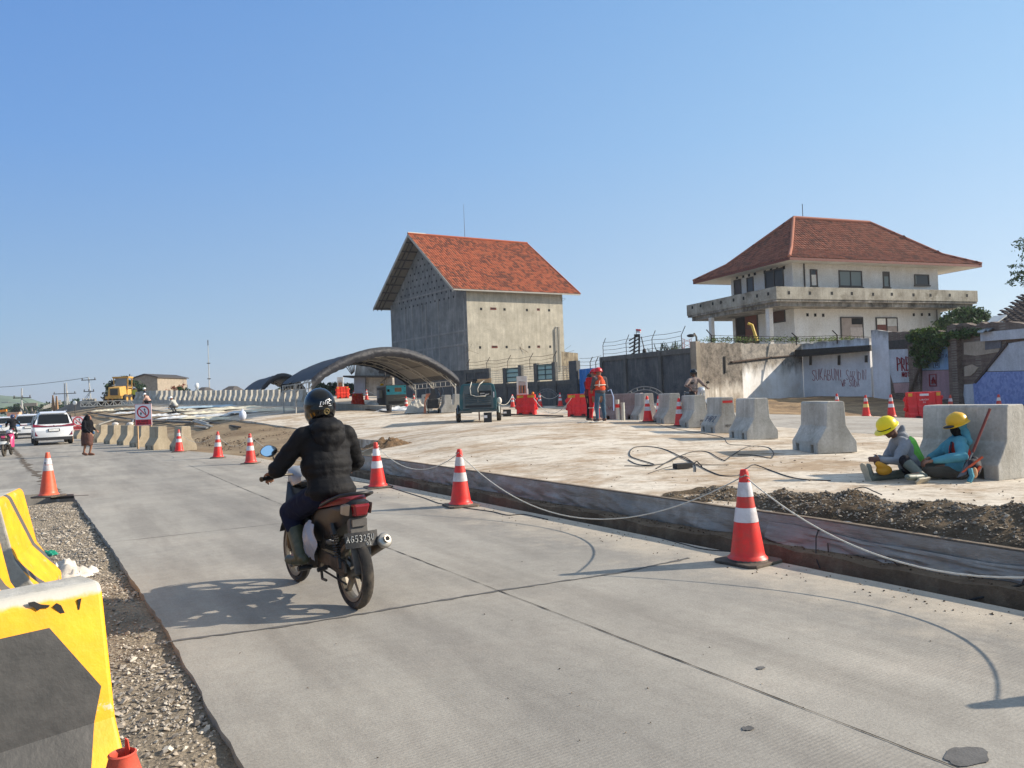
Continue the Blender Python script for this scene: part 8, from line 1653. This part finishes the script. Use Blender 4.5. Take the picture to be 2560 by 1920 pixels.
m=MB(); m.ell((.44,0,1.40),(.13,.155,.075)); m.ell((.40,0,1.33),(.085,.135,.12)); m.ell((.385,0,1.24),(.055,.10,.10)); m.ell((.39,0,1.16),(.04,.06,.07)); m.ell((.52,0,1.45),(.11,.13,.05)); o=blob('hood',m,.011,jack,rid,2); wrinkle(o,.010,9,5)
hm=P('helmet_black',(8,8,10),.14,var=.1,bs=0,coat=.35,spec=.3); m=MB(); c=V(.585,0,1.575)
for (a,r_) in (((0,0,.02),(.150,.128,.145)),((.02,0,-.05),(.14,.118,.11)),((-.035,0,-.02),(.115,.118,.13))): m.ell(c+V(*a),r_,None,28,20)
o=blob('helmet',m,.009,hm,rid,6)
sty=lambda x,z:c+V(0,0,0)+V(-math.sqrt(max(0,1-((x)/.132)**2-((z-.0)/.16)**2))*.152-.004,-x,z)
m=MB(); 
scrL=[[(-.052,.018),(-.047,.044),(-.036,.046)],[(-.03,.022),(-.026,.046),(-.012,.024),(-.006,.048)],[(.004,.024),(.010,.05)],[(.03,.052),(.012,.036),(.034,.024)],[(-.060,.008),(.045,.012)],[(-.01,.05),(.012,.064),(.05,.054)]]
for st_ in scrL: m.tube([sty(x,z) for x,z in st_],.0032,4)
ob('helmet_logo',m,P('logo_white',(232,232,232),.5,bs=0),o)
m=MB(); m.tube([sty(.0+.024*math.cos(a),-.035+.024*math.sin(a)) for a in np.linspace(0,2*math.pi,17)[:-1]],.003,4,closed=True); m.tube([sty(x,z) for x,z in ((-.014,-.05),(0,-.02),(.014,-.05))],.003,4); m.tube([sty(x,z) for x,z in ((-.02,-.03),(.02,-.038))],.003,4); ob('helmet_emblem',m,P('emblem_gold',(134,116,72),.5),o)
# second motorcyclist ahead, pink scooter, scooter rider on the right
J2=dict(J); yv=R(90+33); p=atz(33,1104); motorcycle('motorcycle with a white plate ridden between the white cars',p,yv,M_PB_,MBK,white_plate=True)
r2,B,q=figure('person in black riding a motorcycle between the white cars, dark blue helmet',p,yv,J2,dict(top=cloth('jacket_plain_black',(28,28,32)),tname='jacket',grow=.02,legs=cloth('trousers_dark',(34,34,40)),legend=1.,boots=MBK,booth=.0,bv=.02),vox=.022)
m=MB(); m.ell(c+V(0,0,.01),(.15,.13,.15),None,20,14); ob('helmet',m,P('helmet_blue',(40,52,88),.2,bs=0,coat=.8),r2,smooth=180)
p=atz(18,1141); motorcycle('pink and white scooter cut by the left edge of the photo',V(p.x-.12,p.y,0),R(90+22),P('paint_pink',(196,60,110),.3,bs=0,coat=.5),MBK,lamp=P('tail_pink',(214,84,130),.3,bs=0),white_plate=True,muffler=True)
sp=hd(1748,28.6); syaw=R(-76)
motorcycle('silver scooter facing the camera behind the right barrier row',V(sp.x-.15,sp.y+.95,sp.z),syaw,P('paint_silver',(176,180,184),.3,.3,bs=0),MBK)
J3=dict(J,chest=(.44,0,1.22),neck=(.46,0,1.44),head=(.49,0,1.575),hf=(.9,-.35,-.05),elR=(.56,-.38,1.14),elL=(.56,.38,1.12))
r3,B,q=figure('person in a beige shirt and black helmet sitting on a scooter before the stained wall',V(sp.x-.15,sp.y+.95,sp.z),syaw,J3,dict(top=cloth('shirt_beige',(148,132,124)),grow=.008,sleeve='short',legs=cloth('trousers_dark',(34,34,40)),boots=MBK,booth=.0,eyes=True,bv=.014),vox=.018,skin=M_SKD)
m=MB(); M_=Matrix.Translation(q(-.01,0,.035))@B.to_4x4(); m.lathe([(.132,-.06),(.137,0),(.128,.06),(.095,.11),(.05,.135),(.001,.14)],22,M_,cap=False); o=ob('helmet',m,hm,r3,smooth=60)
for s in (-1,1): m=MB(); m.ell(q(-.01,s*.092,-.05),(.045,.02,.07)); ob('ear_cover',m,hm,o,smooth=180)
# ------------------------------------------------------------------ two resting workers
f0=hd(2180,10.75,1200); SW_=R(180+0)
# worker in teal, leaning on the block: faces left (towards -x), legs stretched to the left
wp=atd(2440,1190,10.3); wp.z=hzf(wp.x,wp.y); X=lambda px,py,d:atd(px,py,d)-wp
def JP(**k): return {a:(tuple(v) if not isinstance(v,(int,float)) else v) for a,v in k.items()}
Jt=JP(pelvis=X(2395,1178,10.35),chest=X(2392,1128,10.42),neck=X(2396,1092,10.45),head=X(2396,1064,10.42),hf=(-.9,-.25,-.28),hu=(-.25,0,1),shL=X(2402,1108,10.2),shR=X(2380,1104,10.68),elL=X(2408,1142,10.02),elR=X(2350,1130,10.62),wrL=X(2330,1152,10.05),wrR=X(2322,1145,10.5),
  knL=X(2322,1180,10.35),knR=X(2318,1170,10.65),anL=X(2262,1190,10.75),anR=X(2282,1188,10.95),toL=X(2258,1180,10.9),toR=X(2276,1178,11.05),fdL=(-1,.0,-.15),fdR=(-1,-.2,-.35),pnL=(0,.2,-1),pnR=(0,-.2,-1),curlL=.6,curlR=.6,tsL=-1,tsR=1)
teal=cloth('hoodie_teal',(86,148,164)); 
w1,B,q=figure('person in a teal hoodie, black face scarf and yellow hard hat slumped against the block',wp,0,Jt,dict(top=teal,tname='hoodie',grow=.018,wr_=.012,legs=cloth('trousers_olive',(94,88,78)),legend=.5,boots=P('rubber_boot_olive',(92,98,84),.55,dirt=(140,130,110)),booth=.6,sole=P('sole_pale',(178,170,150),.8,var=.2,sc=20),bv=.011),vox=.014)
m=MB(); m.ell(q(-.01,0,-.01),(.098,.098,.12),B); m.ell(q(-.01,0,-.10),(.1,.11,.08),B); m.cap(q(.0,.07,-.06),.05,q(.03,.11,-.22),.05); m.cap(q(.0,-.07,-.06),.05,q(.03,-.11,-.22),.05); o=blob('hood',m,.011,teal,w1,2); wrinkle(o,.007,12,5)
m=MB(); m.ell(q(.07,0,-.045),(.058,.072,.085),B); m.ell(q(.05,0,-.12),(.055,.075,.06),B); o=blob('face_scarf',m,.011,cloth('scarf_black',(20,20,24)),w1,2)
helmet_hard(w1,q,B,P('helmet_ochre',(226,176,28),.35,var=.08,dirt=(150,120,40),dth=.6),1.04,.045)
m=MB(); m.ell(q(.155,0,.035),(.055,.085,.016),B); ob('cap_peak',m,P('peak_navy',(34,40,54),.8),w1,smooth=180)
ch=Vector(Jt['chest']); m=MB(); m.ell(ch+V(-.06,-.10,-.01),(.10,.10,.17)); m.ell(ch+V(.0,-.16,-.05),(.10,.05,.14)); o=blob('safety_vest',m,.012,cloth('vest_red_orange',(176,56,48)),w1,2)
m=MB(); 
for dx in (-.03,.04): m.tube([ch+V(-.11+dx,-.13,.14),ch+V(-.15+dx,-.16,.02),ch+V(-.10+dx,-.2,-.12)],.013,5)
ob('vest_strap',m,P('strap_navy',(36,38,58),.8),w1)
# bag, tool belt, hammer lying at his hip
m=MB(); b0=X(2420,1192,9.95); m.ell(b0+V(.06,0,.11),(.11,.08,.12)); m.ell(b0+V(.12,.05,.13),(.08,.09,.13)); o=blob('tool_bag',m,.014,P('bag_dark',(40,38,46),.8,var=.3),None,2); o.location=wp; tag(o,'dark tool bag with orange strap lying between the worker and the block','tool bag')
m=MB(); m.bar(b0+V(-.12,-.06,.06),b0+V(.14,-.10,.26),.035,.02); m.bar(b0+V(.0,-.08,.0),b0+V(.12,-.08,.14),.03); o=ob('bag_strap',m,P('strap_orange',(206,88,52),.7),o); 
m=MB(); m.ell(b0+V(.03,-.10,.06),(.035,.025,.07)); ob('glove_leather',m,P('glove_tan',(196,146,104),.8),bpy.data.objects['tool_bag'],smooth=60)
m=MB(); m.tube([b0+V(-.03,-.1,.12),b0+V(-.02,-.12,.02),b0+V(-.06,-.12,-.05)],.03,6); ob('teal_cloth',m,teal,bpy.data.objects['tool_bag'])
m=MB(); a=atd(2475,1022,10.02);b_=atd(2432,1130,9.98);c_=atd(2405,1190,9.85); m.tube([a,b_],.017,8); t=thing('hoe','rusty red handled hoe leaning on the concrete block behind the teal worker','hoe',(0,0,0)); ob('handle',m,P('handle_redbrown',(118,54,46),.7),t); m=MB(); m.tube([b_,b_.lerp(c_,.35)],.012,6); s_=(c_-b_).normalized(); x_=V(.06,0,.02); m.hull8([b_.lerp(c_,.3)-x_*.3,b_.lerp(c_,.3)+x_*.3,b_.lerp(c_,.3)+x_*.3+V(0,.01,0),b_.lerp(c_,.3)-x_*.3+V(0,.01,0)],[c_-x_,c_+x_,c_+x_+V(0,.01,0),c_-x_+V(0,.01,0)]); ob('blade',m,P('blade_steel',(92,92,96),.5,.6),t)
# worker in grey hoodie with green vest, bent over, cross legged
gp_=atd(2262,1192,10.5); gp_.z=hzf(gp_.x,gp_.y); X=lambda px,py,d:atd(px,py,d)-gp_
Jg=JP(pelvis=X(2282,1180,10.75),chest=X(2258,1130,10.7),neck=X(2240,1092,10.66),head=X(2222,1072,10.62),hf=(-.86,-.22,-.55),hu=(-.5,-.1,.85),shL=X(2262,1108,10.42),shR=X(2236,1106,10.95),elL=X(2246,1152,10.28),elR=X(2218,1150,10.85),wrL=X(2200,1150,10.28),wrR=X(2190,1146,10.6),
  knL=X(2205,1163,10.2),knR=X(2260,1160,10.55),anL=X(2285,1190,9.98),anR=X(2205,1196,10.35),toL=X(2262,1180,9.80),toR=X(2170,1180,10.40),fdL=(-.9,.1,.12),fdR=(-.6,-.7,-.1),pnL=(0,1,-.2),pnR=(0,-1,-.3),curlL=.7,curlR=.8,tsL=-1,tsR=1)
Jg['knL']=tuple(X(2262,1152,10.12)); Jg['anL']=tuple(X(2300,1186,9.95)); Jg['toL']=tuple(X(2268,1192,9.8)); Jg['knR']=tuple(X(2268,1184,10.6)); Jg['anR']=tuple(X(2182,1194,10.3)); Jg['toR']=tuple(X(2172,1166,10.3))
gh=cloth('hoodie_grey',(140,144,150)); bootg=P('rubber_boot_grey',(96,104,94),.5,var=.15,dirt=(160,152,134),dth=.55)
w2,B,q=figure('person in a grey hoodie, green vest and yellow hard hat bent over a yellow pouch',gp_,0,Jg,dict(top=gh,tname='hoodie',grow=.014,wr_=.012,legs=cloth('trousers_black',(30,30,36)),legend=.25,boots=bootg,booth=.78,bw=.008,sole=P('sole_pale',(178,170,150)),eyes=True,bv=.010),vox=.013,skin=M_SKD)
m=MB(); nk=Vector(Jg['neck']); m.ell(nk+V(.07,0,.0),(.10,.12,.08)); m.cap(nk+V(.06,0,.02),.075,nk+V(.10,.0,.13),.03); o=blob('hood',m,.011,gh,w2,2); wrinkle(o,.006,12,5)
helmet_hard(w2,q,B,P('helmet_lemon',(250,222,20),.35,var=.06),1.04,.05); m=MB(); m.tube([q(0,0,.05)+B@Vector((.132*math.cos(a),.132*math.sin(a),.0)) for a in np.linspace(-1.2,1.2,13)],.007,5); ob('hat_strap',m,P('logo_black',(22,22,24),.6),w2)
ch=Vector(Jg['chest']); pe=Vector(Jg['pelvis']); m=MB(); m.cap(ch+V(.07,-.0,.10),.12,pe+V(.06,0,.10),.13); m.ell(ch+V(-.03,-.13,.02),(.05,.03,.15)); m.cap(ch+V(-.10,-.14,.12),.035,pe+V(-.16,-.14,.12),.04); o=blob('safety_vest',m,.012,cloth('vest_green',(126,206,92),.1),w2,2); wrinkle(o,.006,8,2)
m=MB(); a=X(2206,1174,10.24); m.ell(a+V(.03,.02,-.01),(.11,.06,.07)); m.cap(a+V(.08,.02,.0),.05,a+V(-.05,.0,.07),.045); o=blob('yellow_pouch',m,.012,P('pouch_yellow',(206,146,30),.6,var=.15),None,2); o.location=gp_; tag(o,'yellow pouch held in the lap of the grey hooded worker','pouch')
# ------------------------------------------------------------------ woman crossing, standing workers, far workers
p=atz(219,1139); Jw=dict(pelvis=(0,0,.86),chest=(.03,0,1.14),neck=(.05,0,1.32),head=(.085,0,1.43),hf=(1,0,-.1),hu=(0,0,1),shL=(.03,.16,1.27),shR=(.03,-.16,1.27),elL=(.10,.2,1.03),elR=(.08,-.2,1.02),wrL=(.30,.12,.95),wrR=(.28,-.18,.86),knL=(.12,.09,.47),knR=(.0,-.09,.48),anL=(.04,.07,.09),anR=(-.10,-.07,.12),toL=(.19,.08,.05),toR=(.04,-.08,.06))
ww,B,q=figure('person in a long black headscarf and brown skirt walking across the left lane',p,R(-8),Jw,dict(top=cloth('scarf_blouse_black',(26,26,30)),bv=.012,boots=P('sandal',(120,80,60),.7),booth=.0),vox=.018)
m=MB(); prof=[(.17,.0),(.19,-.1),(.205,-.28),(.215,-.45),(.20,-.56),(.14,-.57)]; vs=[];n_=26
m.lathe([(r_*(1.0),.95+z) for r_,z in prof],n_,Matrix.Scale(.85,4,(0,1,0)),cap=False); o=ob('skirt',m,cloth('skirt_brown',(92,66,60)),ww,smooth=180,fix=False); wrinkle(o,.035,7,3)
m=MB(); m.ell(q(-.025,0,.0),(.118,.1,.135),B); m.cap(V(.03,0,1.40),.11,V(.03,0,1.18),.19,flat=1.2); m.cap(V(.04,0,1.2),.19,V(.03,0,1.0),.20,flat=1.1); o=blob('headscarf',m,.016,cloth('hijab_black',(20,20,24)),ww,2); wrinkle(o,.012,7,3)
for v_ in o.data.vertices: pass
m=MB(); m.ell((.1,.17,.86),(.10,.06,.08)); ob('waist_bag',m,P('bag_blue',(52,92,132),.6),ww,smooth=60)
fm=MB(); fm.ell(q(.068,0,-.012),(.045,.052,.075),B); fo=ob('face',fm,M_SK,ww,smooth=180)
def stand(label,px,d,rz,top,legs,hat,pose=0,h=1.,grp=None,boots=MBK,vox=.018,vest=None,arms=None,kneel=False):
    p=hd(px,d); Js=dict(pelvis=(0,0,.90),chest=(.02,0,1.20),neck=(.02,0,1.42),head=(.05,0,1.545),hf=(1,.1,-.2),hu=(0,0,1),shL=(.0,.19,1.36),shR=(.0,-.19,1.36),elL=(.06,.25,1.10),elR=(.03,-.27,1.09),wrL=(.24,.16,1.0),wrR=(.20,-.2,.93),knL=(.05,.11,.48),knR=(.02,-.11,.48),anL=(.0,.13,.09),anR=(-.02,-.13,.09),toL=(.16,.16,.05),toR=(.14,-.17,.05))
    if pose==1: Js.update(hf=(1,-.3,-.35),head=(.08,0,1.53),wrL=(.3,.05,1.1),wrR=(.3,-.05,1.05))
    if pose==2: Js=dict(pelvis=(0,0,.45),chest=(.16,0,.72),neck=(.28,0,.88),head=(.36,0,.96),hf=(1,0,-.6),hu=(.3,0,1),shL=(.22,.18,.84),shR=(.22,-.18,.84),elL=(.36,.22,.6),elR=(.36,-.22,.6),wrL=(.48,.1,.4),wrR=(.48,-.1,.4),knL=(.36,.16,.5),knR=(.34,-.16,.46),anL=(.1,.15,.09),anR=(.1,-.15,.09),toL=(.26,.16,.05),toR=(.26,-.16,.05))
    t,B,q=figure(label,p,rz,Js,dict(top=top,tname='jacket',grow=.012,legs=legs,boots=boots,booth=.25,bv=.014),vox=vox,group=grp,scale=h)
    if hat is not None: helmet_hard(t,q,B,hat,1.05,.04)
    return t,B,q
MRD=P('helmet_red',(206,28,36),.35); RC=cloth('coverall_red',(188,40,44)); ORV=cloth('vest_orange_red',(214,84,52)); GSL=cloth('sleeve_grey',(84,78,80)); JN=cloth('jeans_blue',(70,94,112)); M_WB=P('boot_brown',(98,72,62),.7); STR=P('reflective_strip',(214,206,190),.4)
t1,B,q=stand('person in an orange safety vest, blue jeans and red hard hat by the red barrier',1503,25.4,R(115),GSL,JN,MRD,0,1.03,boots=M_WB)
m=MB(); m.ell((.01,0,1.22),(.155,.20,.19)); m.ell((.0,0,1.05),(.15,.185,.16)); m.cap((.0,0,1.36),.12,(.0,0,1.2),.16); o=blob('safety_vest',m,.018,ORV,t1,2); wrinkle(o,.008,8,4)
m=MB(); m.tube([(.01+.165*math.cos(a),.208*math.sin(a),1.16) for a in np.linspace(0,2*math.pi,25)[:-1]],.016,4,closed=True); m.tube([(-.15,.12,1.1),(-.165,.1,1.3)],.014,4); ob('reflective_strip',m,STR,t1)
t2,B,q=stand('person in red coveralls half hidden behind the orange jacketed worker',1487,26.1,R(60),RC,RC,MRD,1,1.03,boots=M_WB)
m=MB(); 
for s in (-1,1): m.tube([(.01+.085*math.cos(a),s*.125+.085*math.sin(a),.42) for a in np.linspace(0,2*math.pi,13)[:-1]],.014,4,closed=True)
ob('reflective_strip',m,STR,t2)
t3,B,q=stand('person in dark clothes behind the red coveralled worker, only an edge showing',1474,27.2,R(20),cloth('jacket_maroon',(104,44,48)),cloth('trousers_black',(30,30,36)),P('helmet_black2',(26,26,30),.5),1,.97)
for px,lb in ((1463,'small coil of white rope on the slab left of the workers boots'),(1490,'coil of white rope at the workers feet')):
    p=hd(px,24.5); m=MB(); m.tube([(.22*math.cos(i*.7)*(1+.3*math.sin(i)),.14*math.sin(i*.7),.02+.01*(i%3)) for i in range(28)],.014,5); tag(ob('rope_coil',m,M_ROPE,loc=p),lb,'rope coil')
def rope2(pts,label,r=.012): m=MB(); m.tube(pts,r,5); tag(ob('rope',m,M_ROPE,smooth=180),label,'rope','ropes between the far cones and red barriers')
A=hd(1336,38.6)+V(0,0,.85);B_=hd(1430,34.6)+V(0,0,.85); rope2(sag_pts(A,B_,.72),'white rope sagging between the two red water barriers',.016)
for a_,b_,lb in (((1282,49),(1317,39),'rope from the first distant cone to the left red barrier'),((1350,47),(1401,47),'double rope hanging between two distant cones'),((1248,34),(1282,49),'rope from the compressor to the first distant cone'),((917,62),(1016,50),'rope behind the generator between cones'),((1016,50),(1110,52),'rope in front of the dark wall under the tent')): rope2(sag_pts(hd(*a_)+V(0,0,.8),hd(*b_)+V(0,0,.8),.3),lb)
m=MB(); p=hd(1530,25.3); m.tube([(-.1,0,1.0),(.0,0,1.05),(.08,0,.8),(.07,0,.35)],.02,6); tag(ob('blue_hose',m,P('hose_blue_white',(170,190,226),.5),loc=p),'pale blue hose loop hanging beside the orange jacketed worker','hose')
WH=P('helmet_white',(236,236,234),.4)
stand('far person in dark clothes and white helmet left of the crouching pair by the grader',364,76,R(200),cloth('far_dark',(60,62,72)),cloth('trousers_dark',(34,34,40)),WH,0,1.,vox=.04)
stand('far person in pale pink shirt and white helmet crouching beyond the sign board',374,74,R(180),cloth('far_pink',(206,166,150)),cloth('trousers_dark',(34,34,40)),WH,2,1.15,vox=.04); stand('far person in yellow vest beside the grader',337,82,R(150),cloth('far_yellow',(214,196,70)),cloth('trousers_dark',(34,34,40)),WH,0,1.,vox=.04)
stand('far person in white crouching over the slab among the tarps',441,64,R(170),cloth('far_white',(186,184,176)),cloth('far_grey',(110,106,100)),WH,2,1.2,vox=.04)
# peeled black paint scraps near the top of the yellow block
fo_=bpy.data.objects['painted_barrier']; Fp=Vector((fo_.location.x,fo_.location.y,0))
_d=Vector((math.cos(R(48)),math.sin(R(48)),0)); _nn=Vector((math.sin(R(48)),-math.cos(R(48)),0)); Fp=Fp+_nn*.115
for pts in ([(68,1506),(84,1503),(100,1510),(122,1512),(118,1518),(100,1519),(92,1526),(82,1517),(72,1513)],[(130,1515),(140,1507),(150,1512),(158,1528),(168,1545),(160,1549),(150,1535),(138,1524)],[(192,1498),(201,1495),(198,1510),(195,1530),(190,1530),(192,1512)]):
    q_=[onp(x,y,Fp,_nn)+_nn*.012 for x,y in pts]; m=MB(); m.add(q_+[p-_nn*.006 for p in q_],[tuple(range(len(q_)))]+[(i,(i+1)%len(q_),len(q_)+(i+1)%len(q_),len(q_)+i) for i in range(len(q_))]); o=ob('peeled_tape',m,P('peel_black',(34,34,34),.8)); o.parent=fo_; o.matrix_parent_inverse=fo_.matrix_basis.inverted()
# ------------------------------------------------------------------ evening haze
hv=bpy.data.materials.new('haze_air'); hv.use_nodes=True; ht=hv.node_tree; ht.nodes.clear(); ho=ht.nodes.new('ShaderNodeOutputMaterial'); hp_=ht.nodes.new('ShaderNodeVolumePrincipled'); hp_.inputs['Color'].default_value=(.86,.92,1,1); hp_.inputs['Density'].default_value=.00035; hp_.inputs['Anisotropy'].default_value=.3; ht.links.new(hp_.outputs[0],ho.inputs['Volume'])
m=MB(); m.box(-6300,6300,-6300,6300,-3,60); hb_=ob('haze',m,hv); struct(hb_,'stuff')
